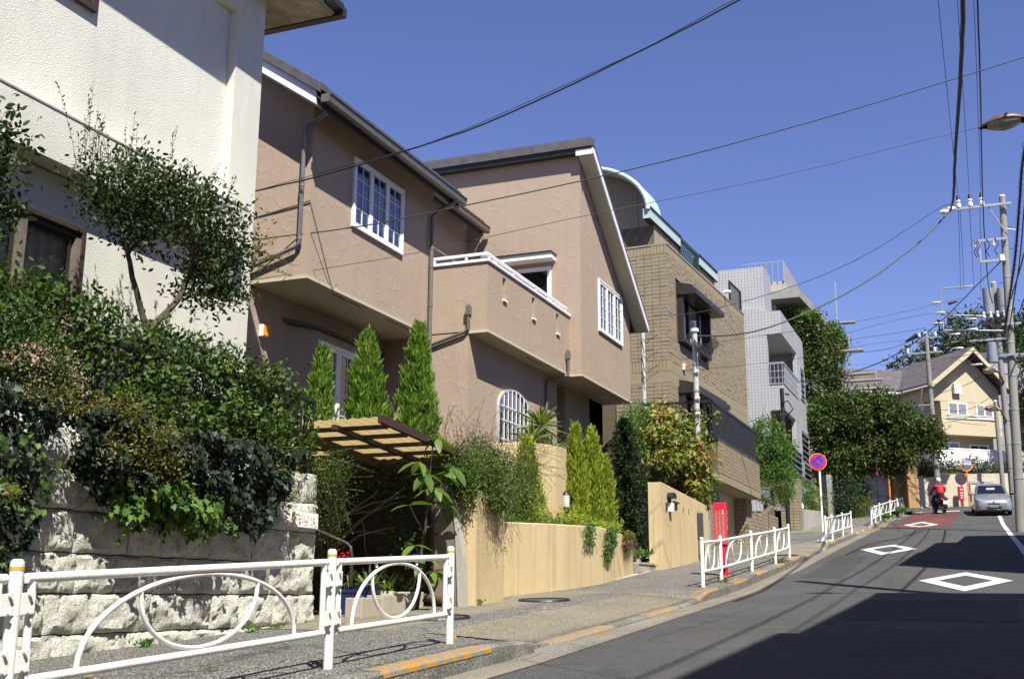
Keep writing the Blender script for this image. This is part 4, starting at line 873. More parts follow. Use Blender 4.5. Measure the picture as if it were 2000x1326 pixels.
# ------------------------------------------------------------ tan tiled building
br = thing('tan_tiled_building', (-8.3, 33.3, 1.4), 'three storey tan tiled building with barrel roofed penthouse and garage', 'building')
UV = Vector((.0523, .9986, 0)); NV = Vector((.9986, -.0523, 0))
FB = FR((-8.3, 33.35, 0), UV, NV); FBn = FR((-8.3, 33.35, 0), NV, -UV)
LB = 10.1; ZT = 10.85
build('core', MB().fb(FB, .02, LB-.02, -7, -.02, .5, ZT-.1), MORT, br)
build('coping', MB().fb(FB, -.02, LB+.02, -.5, .03, ZT-.02, ZT+.04).fb(FBn, -7, -.5, -.5, .03, ZT-.02, ZT+.04), TILE_P, br)
holes = [(1.0, 4.7, 7.85, 9.85), (1.0, 4.9, 5.2, 6.7)]
def inhole(u0, u1, z0, z1): return any(u1 > a and u0 < b and z1 > c_ and z0 < d_ for a, b, c_, d_ in holes)
ub = unitbox('tile', TILE_B); cnt = [0]; rest = MB(); restp = MB()
def tile(F, u0, u1, z0, z1, dp, plain=False):
    (restp if plain else None)
    if plain: restp.fb(F, u0, u1, -.025, dp, z0, z1); return
    cnt[0] += 1
    c_ = F.p((u0+u1)/2, (dp-.03)/2, (z0+z1)/2)
    if cnt[0] <= 290 and F is FBn: inst('tile', ub, br, c_, (0, 0, math.atan2(F.u.y, F.u.x)), (u1-u0, dp+.03, z1-z0))
    else: rest.fb(F, u0, u1, -.03, dp, z0, z1)
zc = ZT-.35; 
def courses(F, u0, u1, pitch, side):
    for k in np.arange(u0, u1, .11): restp.fb(F, k+.006, min(k+.104, u1), -.025, .012, ZT-.30, ZT-.03)      # soldier course
    z = ZT-.31; i = 0
    while z > .9:
        if 6.55 < z-.12 < 7.05:
            if z-.12 > 6.9:
                for k in np.arange(u0, u1, .11): restp.fb(F, k+.006, min(k+.104, u1), -.025, .012, 6.78, z-.005)
                z = 6.775; restp.fb(F, u0, u1, -.025, .008, 6.42, 6.77); z = 6.415; continue
        z0 = z-.118; cu = u0; m = 0
        while cu < u1-.02:
            e = min(cu+pitch, u1)
            if not (side == 'f' and inhole(cu, e, z0, z)):
                tile(F, cu+.006, e-.006, z0+.006, z-.006, .008+.016*random.random())
            cu = e; m += 1
        z = z0; i += 1
courses(FBn, -1.75, 0, .25, 'n'); courses(FB, 0, LB, .27, 'f')
o = build('tile_facing', rest, TILE_B, br); o['kind'] = 'stuff'; o = build('plain_tile_facing', restp, TILE_P, br); o['kind'] = 'stuff'
# bay windows with dark hoods
def bay(u0, u1, z0, z1, zc, hood, lab=None):
    w = build('bay_window', MB().fb(FB, u0, u1, -.3, -.02, z0, z1).fb(FB, u0, u0+.12, -.02, .18, z0, z1).fb(FB, u1-.12, u1, -.02, .18, z0, z1).fb(FB, u0+.12, u1-.12, -.02, .2, z0, z0+.1), DARKM, br)
    build('pane', MB().fb(FB, u0+1.05, u0+2.2, -.019, .03, z0+.12, z1-.1), GLASS, w); build('pane', MB().fb(FB, u0+.2, u0+.95, -.019, .02, z0+.12, z1-.1), GLASSD, w); build('pane', MB().fb(FB, u0+2.3, u1-.2, -.019, .02, z0+.12, z1-.1), GLASSD, w)
    build('shutter_frame', MB().fb(FB, u0+.97, u0+1.04, -.019, .08, z0+.1, z1).fb(FB, u0+2.21, u0+2.29, -.019, .08, z0+.1, z1), BLACK, w)
    h_ = build('hood', MB().prism(FR(FB.p(u0-.05, 0, 0), NV, UV), [(-.02, z1-.02), (.62, z1-.02), (.62, z1+.14), (.5, z1+.16), (.5, z1+.28), (-.02, z1+.42)], 0, u1-u0+.25), DARKM, br)
bay(1.05, 4.4, 7.9, 9.45, 0, 1); bay(1.0, 4.75, 5.2, 6.25, 0, 1)
t = build('alarm_box', MB().fb(FB, 1.35, 1.5, .02, .1, 7.05, 7.25), CERAM, br); build('lens', MB().fb(FB, 1.38, 1.5, .101, .12, 7.08, 7.22), solid('red_lens', (.7, .06, .02), .3), t)
for (u, z) in ((7.0, 11.0), (8.6, 6.05)): build('floodlight', MB().tube([FB.p(u, .02, z), FB.p(u, .16, z+.02), FB.p(u+.05, .26, z)], .06, 10), CERAM, br, smooth=True)
# penthouse with barrel roof
FP = FR((-8.88, 34.15, 0), UV, NV); FPn = FR((-8.88, 34.15, 0), NV, -UV)
def arc(r0, n=16): return [(-2.6+(2.6+r0)*math.cos(math.pi/2*k/n), 12.1+(1.75+r0)*math.sin(math.pi/2*k/n)) for k in range(n+1)]
build('penthouse_wall', MB().prism(FPn, [(-6, ZT-.1), (0, ZT-.1)]+arc(-.02)+[(-6, 13.85)], -.5, 0), TAN_PANEL, br)
for u in (-.55, -1.7): build('panel_joint', MB().fb(FPn, u, u+.015, .001, .004, ZT, 12.9), MORT, br)
mb = MB()
pts = arc(.1); A0 = [FPn.p(u, .75, z) for u, z in pts]
bt = build('barrel_roof', MB().prism(FPn, [(-6, 13.84)]+[(u, z) for u, z in arc(0)][::-1]+[(u, z) for u, z in arc(.09)]+[(-6, 13.95)], -.5, .72), AQUA, br, smooth=True)
build('roof_edge_tube', MB().tube([FPn.p(-6, .72, 13.9)]+[FPn.p(u, .72, z) for u, z in arc(.02)][::-1], .08, 12), AQUA, br, smooth=True)
for k in range(2, 16, 2): 
    u, z = arc(.02)[k]; u2_, z2_ = arc(.02)[k-1]; d = Vector(FPn.p(u, .72, z)-FPn.p(u2_, .72, z2_)).normalized(); c_ = FPn.p(u, .72, z)
    build('tube_joint', MB().tube([c_-d*.012, c_+d*.012], .085, 12), AQUA, bt)
def fascia(u0, u1): 
    build('fascia', MB().fb(FP, u0, u1, -.15, .08, 11.82, 12.16), AQUA, br); build('fascia_edge', MB().fb(FP, u0, u1, -.15, .12, 12.161, 12.2), DARKM, br); build('fascia_edge', MB().fb(FP, u0, u1, -.15, .09, 11.795, 11.819), DARKM, br)
fascia(-.7, 2.7); fascia(5.0, 7.6)
build('penthouse_wall', MB().fb(FP, 0, 2.7, -3, 0, ZT-.1, 11.79).fb(FP, 5.0, 7.4, -3, 0, ZT-.1, 11.79), TAN_PANEL, br)
for u in (.5, 1.1, 1.7, 2.3, 5.6, 6.2, 6.8): build('panel_joint', MB().fb(FP, u, u+.012, .001, .004, ZT, 11.79), MORT, br)
sc_ = build('lattice_screen', MB().fb(FP, 2.7, 2.78, -.05, .08, ZT, 12.2).fb(FP, 4.92, 5.0, -.05, .08, ZT, 12.2).fb(FP, 2.78, 4.92, -.05, .08, 12.1, 12.2), solid('dark_green_metal', (.02, .05, .04), .4), br)
lat = unitbox('lattice_bar', MATS.setdefault('dgm', bpy.data.materials['dark_green_metal']))
for k in range(11): inst('lattice_bar', lat, sc_, FP.p(2.88+.19*k, .02, 11.5), (0, R(14), math.atan2(UV.y, UV.x)-math.pi/2), (.03, .03, 1.15))
for k in range(9): inst('lattice_bar', lat, sc_, FP.p(3.85, .03, 10.98+.13*k), (0, 0, math.atan2(UV.y, UV.x)), (2.1, .02, .02))
# black railing on the far end of the parapet
rl = build('roof_railing', MB().fb(FB, 8.3, LB, -.12, -.06, 11.75, 11.8).fb(FB, 8.3, 8.36, -.12, -.06, ZT, 11.75).fb(FB, LB-.06, LB, -.12, -.06, ZT, 11.75).fb(FB, 8.36, LB-.06, -.11, -.07, 11.0, 11.03), BLACK, br)
for k in range(12): inst('rail_bar', bar, rl, FB.p(8.5+.14*k, -.09, 11.38), scale=(.02, .02, .74))
# garage projection over the pavement edge
FG = FX(-6.0)
gb = build('garage_box', MB().box(-9, -6.02, 29.1, 35.15, 2.95, 3.98), MORT, br)
build('garage_box_band', MB().box(-9, -6.0, 29.08, 35.17, 2.93, 3.13), TILE_P, br); build('garage_box_cap', MB().box(-9, -5.99, 29.07, 35.18, 3.981, 4.03), DARKM, br)
mb = MB(); z = 3.14
while z < 3.95:
    for k in np.arange(29.1, 35.1, .27): mb.fb(FG, k+.004, min(k+.266, 35.15), -.02, .002+.008*random.random(), z+.006, z+.096)
    z += .1
o = build('garage_box_tiles', mb, TILE_B, br); o['kind'] = 'stuff'
gr_ = build('terrace_railing', MB().fb(FG, 28.9, 35.1, -.12, -.06, 4.95, 5.02).fb(FG, 28.9, 35.1, -.12, -.06, 4.08, 4.13).box(-8.0, -6.1, 28.9, 28.96, 4.95, 5.02), BLACK, br)
for k in range(38): inst('rail_bar', bar, gr_, (-6.09, 28.95+.165*k, 4.53), scale=(.03, .10, .84))
for k in range(12): inst('rail_bar', bar, gr_, (-6.15-.15*k, 28.93, 4.53), scale=(.03, .03, .84))
for y0, y1 in ((29.1, 30.45), (34.4, 35.15)):
    build('garage_pier', MB().box(-6.9, -6.31, y0, y1, .6, 2.93), MORT, br); mb = MB(); z = .75
    while z < 2.9:
        for k in np.arange(y0, y1-.02, .25): mb.fb(FX(-6.3), k+.005, min(k+.245, y1), -.02, .012*random.random(), z+.006, z+.108)
        for k in np.arange(-6.9, -6.3, .25): mb.fb(FYn(y0), k+.005, min(k+.245, -6.3), -.002, .012, z+.006, z+.108)
        z += .114
    o = build('pier_tiles', mb, TILE_B, br); o['kind'] = 'stuff'
sh = build('garage_shutter', MB().box(-6.75, -6.70, 30.45, 34.4, .8, 2.93), SHUT, br); slat = unitbox('slat', SHUT)
z = g(30.5)
while z < 2.88: inst('slat', slat, sh, (-6.685, 32.42, z+.045), (0, R(12), 0), (.03, 3.93, .078)); z += .09
build('garage_ceiling', MB().box(-7.2, -6.05, 29.1, 35.1, 2.905, 2.929), TAN_PANEL, br)
# low tiled wall and pillar beyond the garage
lw = thing('low_tiled_wall', (-6.45, 38.5, g(38)), 'low tan tiled garden wall stepping beside the garage', 'garden wall')
wallseg([(-6.45, 35.2), (-6.45, 38.8)], [2.55, 2.75], .2, 'core', MORT, lw, 1); wallseg([(-6.45, 38.8), (-6.6, 41.5), (-7.3, 44.5)], [2.75, 3.2, 3.5], .2, 'core', MORT, lw, 1)
mb = MB(); z = 1.4
while z < 2.72:
    for k in np.arange(35.2, 41.4, .27):
        if z+.1 < 2.55+(k-35.2)*.08: mb.fb(FX(-6.45 if k < 38.8 else -6.5), k+.005, k+.265, -.02, .006+.014*random.random(), z+.005, z+.105)
    z += .115
o = build('tiles', mb, TILE_B, lw); o['kind'] = 'stuff'
pb = thing('tiled_gate_pillar', (-6.6, 46.9, g(46.9)), 'tall tan tiled gate pillar beside the black pole', 'gate pillar')
pz = g(46.8); build('core', MB().box(-7.15, -6.42, 46.5, 47.3, pz-.3, pz+2.0), MORT, pb); tb = unitbox('tile', TILE_B); z = pz-.1; i = 0
while z < pz+1.97:
    for k in np.arange(-7.15, -6.45, .243): inst('tile', tb, pb, (k+.121, 46.492, z+.06), scale=(.228, .03+.015*random.random(), .108))
    z += .122
mb = MB(); z = pz-.1
while z < pz+1.97:
    for k in np.arange(46.5, 47.25, .26): mb.fb(FX(-6.42), k+.006, k+.25, -.02, .012, z+.006, z+.114)
    z += .122
o = build('side_tiles', mb, TILE_B, pb); o['kind'] = 'stuff'
build('cap', MB().box(-7.17, -6.40, 46.48, 47.32, pz+1.985, pz+2.03), TILE_P, pb)
t = thing('black_service_pole', (-6.95, 45.6, g(45)), 'slim black service pole in front of the grey tiled building', 'utility pole')
build('pole', MB().tube([(-6.75, 45.6, g(45)), (-6.75, 45.6, 8.2)], .085, 12), BLACK, t, smooth=True)
build('fitting', MB().tube([(-6.75, 45.5, 7.6), (-6.5, 45.4, 7.65), (-6.3, 45.3, 7.3), (-6.7, 45.5, 6.9)], .025, 6).tube([(-6.6, 45.5, 7.95), (-6.45, 45.4, 7.9)], .035, 8), BLACK, t, smooth=True)
pg = thing('concrete_planter', (-6.45, 50, g(50)), 'plain grey concrete planter wall with a thatched garden lantern above', 'planter wall')
wallseg([(-6.48, 47.32), (-6.42, 54)], [3.5, 3.85], .2, 'wall', CONC_L, pg, 1.8); build('steel_edge', MB().box(-6.44, -6.38, 47.33, 47.40, 2.4, 3.5), SILVER, pg)
struct('planter_earth', MB().box(-12, -6.63, 47.33, 56, 2, 3.45), SOIL)
t = thing('garden_lantern', (-6.95, 48.9, 3.5), 'small garden lantern with thatched cap over red and white figures', 'garden lantern')
build('post', MB().tube([(-6.95, 48.9, 3.4), (-6.95, 48.9, 4.1)], .06, 8), CONC, t)
build('cap', MB().tube([(-6.95, 48.9, 4.05), (-6.95, 48.9, 4.15), (-6.95, 48.9, 4.27), (-6.95, 48.9, 4.34)], lambda s: [.34, .36, .22, .04][int(round(s*3))], 16), solid('mossy_thatch', (.22, .19, .10), .95, var=.3, sc=25, bm=.6), t, smooth=True)
build('red_figure', MB().tube([(-6.75, 48.55, 3.5), (-6.75, 48.55, 3.68), (-6.75, 48.55, 3.85)], lambda s: [.09, .12, .03][int(round(s*2))], 10), RED, t, smooth=True)
build('white_figure', MB().tube([(-6.6, 48.65, 3.62), (-6.6, 48.65, 3.72), (-6.6, 48.65, 3.84)], lambda s: [.06, .08, .02][int(round(s*2))], 10), CERAM, t, smooth=True)
cs = thing('concrete_wing_wall', (-6.3, 58.5, g(58)), 'tall board marked concrete wing wall with dark edge beyond the lantern', 'garden wall')
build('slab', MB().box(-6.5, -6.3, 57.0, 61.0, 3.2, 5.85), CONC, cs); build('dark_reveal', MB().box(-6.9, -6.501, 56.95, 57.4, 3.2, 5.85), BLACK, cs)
for z in (4.5, 5.2): build('form_joint', MB().fb(FX(-6.3), 57.0, 61.0, .001, .004, z, z+.02), MORT, cs)
for y in (58.3, 59.6): build('form_joint', MB().fb(FX(-6.3), y, y+.02, .0045, .006, 3.4, 5.84), MORT, cs)
# ------------------------------------------------------------ grey tiled apartment building
gy = thing('grey_tiled_building', (-7.4, 50, 3), 'pale grey tiled apartment building with deep balcony openings', 'building')
XG = -7.3; YG = 50.0
mb = MB(); 
# near face wall with openings (opening at x -7.95..XG, z 9.25..11.45 and x -7.95.. z 5..8)
mb.box(-12, -7.95, YG, YG+.3, 2.5, 12.6); mb.box(-7.95, XG, YG, YG+.3, 11.5, 12.55); mb.box(-7.95, XG, YG, YG+.3, 8.05, 9.15); mb.box(-7.95, XG, YG, YG+.3, 2.5, 5.2)
mb.box(-12, XG-.2, YG+.3, 57.0, 11.6, 12.5)
build('near_wall', mb, GTILE, gy)
build('parapet', MB().prism(FYn(YG), [(-12, 12.6), (-12, 12.85), (-9.2, 12.78), (XG, 12.52), (XG, 12.56)] if 0 else [(-12, 12.601), (-12, 12.9), (-9.2, 12.80), (-7.95, 12.64), (-7.95, 12.601)], -.3, 0), GTILE, gy)
mb = MB().box(XG-.2, XG, YG+.3, 57.0, 11.5, 12.55)
mb.box(XG-.2, XG, 54.6, 57.0, 9.15, 11.5); mb.box(XG-.2, XG, YG+.3, 57.0, 8.05, 9.15); mb.box(XG-.2, XG, 53.2, 58.2, 5.9, 8.05); mb.box(XG-.2, XG, YG+.3, 58.2, 3, 5.2)
mb.box(XG-.2, XG-.02, 57.0, 58.2, 5.2, 9.6)
build('street_wall', mb, GTILE, gy)
build('balcony_slab', MB().box(-11, XG-.21, YG+.31, 57, 8.5, 9.1).box(-11, XG-.21, YG+.31, 57, 4.6, 5.2), CONC_L, gy)
build('interior_wall', MB().box(-12, -9.2, YG+.31, 58, 3, 11.6).box(-9.2, XG-.3, 55.2, 58, 3, 11.6), GREY_W, gy)
build('balcony_door', MB().box(-9.2, -9.15, 50.8, 52.6, 9.15, 11.0), WHITE_F, gy); build('pane', MB().box(-9.149, -9.13, 50.9, 51.7, 9.2, 10.9), GLASSD, gy)
b1 = build('balcony_railing', MB().box(-7.9, XG+.02, YG-.03, YG+.02, 10.12, 10.2).box(-7.9, XG+.02, YG-.03, YG+.02, 9.2, 9.25).box(XG-.03, XG+.03, YG+.02, 54.5, 10.12, 10.2).box(XG-.03, XG+.03, YG+.02, 54.5, 9.2, 9.25), SILVER, gy)
wb = unitbox('rail_bar', SILVER)
wbs = unitbox('rail_bar', SILVER)
for k in range(4): inst('rail_bar', wbs, b1, (-7.85+.17*k, YG-.005, 9.68), scale=(.03, .03, .86))
for k in range(20): inst('rail_bar', wbs, b1, (XG, YG+.3+.21*k, 9.68), scale=(.03, .03, .86))
for z in (9.5, 9.8): inst('rail_bar', wbs, b1, (XG, 52.2, z), scale=(.02, 4.4, .03)); inst('rail_bar', wbs, b1, (-7.6, YG-.005, z), scale=(.6, .02, .03))
# louvred windows
for (y0, y1, z0, z1) in ((55.3, 56.8, 9.4, 11.0), (54.6, 57.4, 6.3, 7.8), (51.0, 54.6, 5.25, 6.6), (55.0, 57.6, 5.25, 6.3)):
    w = build('window', MB().fb(FX(XG), y0, y1, .002, .05, z0, z0+.06).fb(FX(XG), y0, y1, .002, .05, z1-.06, z1).fb(FX(XG), y0, y0+.06, .002, .05, z0+.06, z1-.06).fb(FX(XG), y1-.06, y1, .002, .05, z0+.06, z1-.06), SILVER, gy)
    build('pane', MB().fb(FX(XG), y0+.06, y1-.06, .002, .02, z0+.06, z1-.06), GLASSD, w)
    for z in np.arange(z0+.25, z1-.1, .28): build('grille_bar', MB().fb(FX(XG), y0+.06, y1-.06, .021, .045, z, z+.05), SILVER, w)
build('stair_tower', MB().box(-12, -8.0, YG+.25, 52.1, 12.5, 14.75), GTILE, gy)
cr = thing('concrete_canopy_building', (-8, 60, 4), 'bare concrete slab roof with terrace railing rising behind the grey tiled building', 'building')
build('roof_slab', MB().add([(-10, 58.4, 15.3), (-7.5, 58.4, 15.3), (-6.75, 69, 15.3), (-10, 69, 15.3), (-10, 58.4, 15.72), (-7.5, 58.4, 15.72), (-6.75, 69, 15.72), (-10, 69, 15.72)], [(0, 1, 2, 3), (4, 7, 6, 5), (0, 4, 5, 1), (1, 5, 6, 2), (2, 6, 7, 3), (3, 7, 4, 0)]), CONC, cr)
build('wall', MB().box(-10.5, -8.9, 59.5, 69, 4, 15.29), GREY_W, cr); build('terrace_wall', MB().box(-10.5, -8.3, 59, 62, 15.73, 16.4), CONC_L, cr)
rr2 = build('terrace_panel', MB().box(-8.35, -8.3, 58.9, 64, 16.4, 17.5), GREY_W, cr)
build('railing', MB().box(-10.5, -8.36, 58.88, 58.92, 17.45, 17.5), SILVER, cr)
for k in range(6): inst('rail_bar', wb, rr2, (-8.6-.3*k, 58.9, 16.95), scale=(.03, .03, 1.05))
sh_ = thing('rooftop_frame', (-6.2, 66, 12), 'rusty angle steel frame with shelves beside the ivy mass', 'steel frame')
for (x0, y0, z0, z1) in ((-6.4, 66, 11.5, 18.0), (-5.9, 67, 9.5, 15), (-4.6, 68, 10, 13)): build('upright', MB().box(x0-.04, x0+.04, y0-.04, y0+.04, z0, z1), SILVER, sh_)
for z, w_, x_ in ((15.7, 1.6, -6.3), (14.0, 1.5, -5.9), (12.6, 1.8, -5.5), (12.2, 2.2, -5.3), (11.7, 2.0, -5.0), (11.3, 2.4, -5.0)): build('shelf', MB().box(x_-w_/2, x_+w_/2, 66.8, 67.4, z, z+.07), CONC_L, sh_)
# ------------------------------------------------------------ far junction
RV = Vector((.927, .376, 0)); DV = Vector((-.376, .927, 0))
FW = FR((-2.85, 70.15, 0), RV, -DV); gj = 5.08
fw_ = thing('beige_roadside_wall', (-1, 71, gj), 'beige rendered retaining wall closing the far end of the street', 'retaining wall')
build('wall', MB().prism(FW, [(0, gj-.8), (9, gj-.8), (9, gj+2.15), (1.35, gj+1.95), (1.34, gj+1.85), (0, gj+1.72)], -.4, 0), BEIGE_ST, fw_)
build('step_line', MB().fb(FW, 0, 9, .0, .25, gj-.8, gj+.06), CONC_L, fw_)
build('bank', MB().fb(FW, 1.4, 9, -4, -.41, gj-.5, gj+2.1).fb(FW, 0, 1.4, -4, -.41, gj-.5, gj+1.7), TERR, fw_)
# ochre garage
og = thing('ochre_tiled_garage', (-4.5, 69.5, gj), 'ochre brick tiled garage with pale grey roller shutter behind the tree', 'garage')
build('pier', MB().fb(FW, -.55, -.002, -4, .05, gj-.8, 8.4).fb(FW, -3.2, -.55, -4, .05, 7.35, 8.4).fb(FW, -7, -4.0, -4, .05, gj-.8, 8.4).fb(FW, -4.0, -3.2, -4, .05, 7.35, 8.4), OTILE, og)
build('inner_wall', MB().fb(FW, -1.1, -.551, -4, -.9, gj-.8, 7.35).fb(FW, -.60, -.551, -.9, .04, gj-.8, 7.34), OTILE, og)
s2 = build('roller_shutter', MB().fb(FW, -4.0, -1.1, -1.6, -1.5, gj-.8, 7.34), SHUTG, og)
sg = unitbox('slat', SHUTG); z = gj-.2
while z < 7.3: inst('slat', sg, s2, FW.p(-2.55, -1.49, z), (0, 0, math.atan2(RV.y, RV.x)), (2.88, .03, .07)); z += .085
# yellow house
CURTG = glassm('curtained_glass', (.20, .21, .22), .4)
yh = thing('cream_gabled_house', (-2.6, 81, 6), 'cream gabled house with brown roof and white windows at the end of the street', 'house')
d76 = 76/72.
yr = Vector((.769, .639, 0)); yl = Vector((-.639, .769, 0)); C0 = Vector((-2.70, 80.9, 0))
FYf = FR(C0, yr, -yl); FYs = FR(C0, yl, -yr)
ze = 14.35; WY = 5.75; za = 16.75
build('walls', MB().prism(FYf, [(0, 5.5), (WY, 5.5), (WY, ze-.1), (WY*.56, za-.25), (0, ze-.1)], -6, 0), CREAM_ST, yh)
build('side_wing', MB().fb(FR(C0+yl*3.2, -yr, -yl), 0, 7, -5, 0, 5.5, 13.9), CREAM_ST, yh)
build('upper_floor_projection', MB().fb(FYf, .9, WY+.05, .001, .9, 10.75, 13.0), CREAM_ST, yh)
def rfs(A, B, th): 
    (u0, z0), (u1, z1) = A, B
    return MB().prism(FYf, [(u0, z0), (u1, z1), (u1, z1+th), (u0, z0+th)], -6.3, 1.75)
yrf = build('roof', rfs((-.5, ze-.45), (WY*.56, za-.1), .14), ROOF2, yh); build('roof', rfs((WY*.56, za-.1), (WY+.55, ze-.55), .14), ROOF2, yh)
build('barge_board', MB().prism(FYf, [(-.5, ze-.72), (WY*.56, za-.38), (WY+.55, ze-.83), (WY+.55, ze-.5), (WY*.56, za-.03), (-.5, ze-.38)], 1.75, 1.83), CREAM_ST, yh)
build('wing_roof', MB().add([FYf.p(.2, -1.8, 14.15), FYf.p(-7.2, -1.8, 13.8), FYf.p(-7.2, -5, 16.0), FYf.p(2.5, -5, 16.3), FYf.p(.2, -1.8, 14.0), FYf.p(-7.2, -1.8, 13.65)], [(0, 1, 2, 3), (0, 1, 5, 4)]), ROOF2, yh)
build('eave_gutter', MB().tube([FYf.p(-.5, 1.7, ze-.5), FYf.p(-.5, -3.0, ze-.5)], .07, 8).tube([FYf.p(.0, -1.75, 13.9), FYf.p(-7.2, -1.75, 13.75)], .07, 8), WHITE_F, yh)
build('downpipe', MB().tube([FYf.p(-.45, .85, ze-.55), FYf.p(.04, .06, ze-1.1), FYf.p(.05, .06, 7.5)], .05, 8), WHITE_F, yh, smooth=True)
window(yh, FR(FYf.p(0, .9, 0), yr, -yl), 1.45, 3.05, 12.0, 12.98, 2, 1, 1, WHITE_F, CURTG, .06, .05, .05)
window(yh, FR(FYf.p(0, .9, 0), yr, -yl), 3.75, 5.15, 11.95, 12.95, 2, 1, 1, WHITE_F, CURTG, .06, .05, .05)
build('upper_gable_wall', MB().fb(FYf, .9, WY+.05, .001, .9, 13.0, 13.3) if 0 else MB().prism(FYf, [(.0, 13.02), (WY, 13.02), (WY, ze-.3), (WY*.56, za-.35), (0, ze-.25)], .002, .9), CREAM_ST, yh)
build('window_rail', MB().fb(FYf, 1.3, 5.4, .95, .99, 12.1, 12.14).fb(FYf, 1.3, 5.4, .95, .99, 11.9, 11.93), WHITE_F, yh)
window(yh, FYf, 1.2, 2.9, 8.6, 10.4, 2, 1, 1, WHITE_F, GLASSD, .06, .05, .05); window(yh, FYf, 3.7, 5.3, 8.6, 10.3, 2, 1, 1, WHITE_F, GLASSD, .06, .05, .05)
window(yh, FR(C0, yl, -yr), .6, 2.4, 12.0, 13.0, 2, 1, 1, WHITE_F, GLASSD, .06, .05, .05)
build('balcony_floor', MB().fb(FYf, -1.2, 9, .01, 2.6, 8.15, 8.33), CONC_L, yh)
bp = build('balcony_parapet', MB().fb(FYf, -1.2, 9, 2.55, 2.6, 8.331, 9.5).fb(FYf, -1.2, 9, 2.52, 2.63, 9.501, 9.58).fb(FYf, -1.2, -1.15, .01, 2.549, 8.331, 9.5), WHITE_F, yh)
for k in range(9): build('panel_joint', MB().fb(FYf, -1.1+1.15*k, -1.07+1.15*k, 2.601, 2.615, 8.34, 9.5), SILVER, bp)
for u in (.2, 5.6): build('balcony_post', MB().fb(FYf, u, u+.14, 2.3, 2.44, 5.5, 8.149), WHITE_F, yh)
build('meter_box', MB().fb(FYf, 1.9, 2.5, 1.0, 1.2, 13.55, 14.2), CERAM, yh)
# grey house behind and right
t = thing('grey_rendered_house', (4, 90, 8), 'grey rendered house half hidden behind the utility poles', 'house')
build('wall', MB().fb(FR((1.2, 92, 0), RV, -DV), 0, 14, -6, 0, 6, 18), GREY_W, t); build('roof', MB().fb(FR((1.2, 92, 0), RV, -DV), -.3, 14.3, -6.3, .3, 18.001, 18.35), ROOF, t)
window(t, FR((1.2, 92, 0), RV, -DV), 2.5, 4, 14, 15.4, 2, 1, 1, WHITE_F, GLASSD)
t = thing('red_roofed_house', (9, 84, 8), 'low reddish roofed house beyond the right hand poles', 'house')
build('wall', MB().fb(FR((5.2, 82, 0), RV, -DV), 0, 10, -6, 0, 5, 13), GREY_W, t); build('roof', MB().prism(FR((5.2, 82, 0), RV, -DV), [(-.5, 12.9), (10.5, 12.9), (5, 15.2)], -6.3, .4), ROOF2, t)
# notice board
t = thing('notice_board', (1.2, 70.9, gj), 'grey framed notice board with yellow and white posters on the far wall', 'notice board')
FN = FR(FW.p(0, .06, 0), RV, -DV)
build('frame', MB().fb(FN, 3.0, 3.08, 0, .09, gj-.1, gj+1.55).fb(FN, 4.3, 4.38, 0, .09, gj-.1, gj+1.55).fb(FN, 3.08, 4.3, 0, .09, gj+1.42, gj+1.55), SILVER, t)
build('board', MB().fb(FN, 3.08, 4.3, 0, .04, gj+.55, gj+1.42), CERAM, t)
for (u, z, w_, h_, c_) in ((3.12, .82, .3, .42, (.62, .52, .08)), (3.12, .68, .3, .12, (.08, .22, .14)), (3.46, .7, .3, .5, (.62, .63, .58)), (3.46, 1.0, .34, .3, (.45, .5, .66)), (3.82, .72, .2, .24, (.05, .2, .12)), (3.82, 1.0, .22, .36, (.6, .42, .45)), (4.08, .9, .2, .42, (.6, .6, .6))):
    build('poster', MB().fb(FN, u, u+w_, .041+.004*random.random(), .047, gj+z, gj+z+h_), solid('poster_paper', c_, .7), t)
# red hydrant sign box
t = thing('red_post_box', (.3, 70.8, gj), 'narrow red box on a red post before the beige wall', 'post box')
FN2 = FR(FW.p(0, .35, 0), RV, -DV); build('box', MB().fb(FN2, 2.16, 2.46, 0, .2, gj+.42, gj+1.22), RED, t, bevel=.02); build('post', MB().fb(FN2, 2.27, 2.35, .05, .13, gj-.1, gj+.42), RED, t)
for z in (.55, .68, .82, 1.02): build('white_mark', MB().fb(FN2, 2.25, 2.37, .201, .206, gj+z, gj+z+.05), WHITE_T, t)
# convex mirror
t = thing('traffic_mirror', (.9, 70.6, gj), 'round convex traffic mirror on an orange pole before the far wall', 'traffic mirror')
FN3 = FR(FW.p(0, .5, 0), RV, -DV); p0 = FN3.p(2.74, 0, gj-.1); build('pole', MB().tube([p0, p0+Vector((0, 0, 2.15))], .045, 10), ORANGE, t, smooth=True)
c = p0+Vector((0, 0, 2.52)); n_ = (Vector((.35, -.93, -.1))).normalized()
mr = build('mirror', MB().tube([c-n_*.03, c+n_*.015, c+n_*.03], lambda s: [.31, .31, .24][int(round(s*2))], 28), solid('mirror_chrome', (.75, .78, .8), .03, 1, .02), t, smooth=True); build('rim', MB().tube([c+n_*.0+ (Vector((-n_.y, n_.x, 0)).normalized()*math.cos(a)+Vector((0, 0, 1))*math.sin(a))*.32 for a in np.linspace(0, 2*math.pi, 29)], .03, 6), ORANGE, mr, smooth=True)
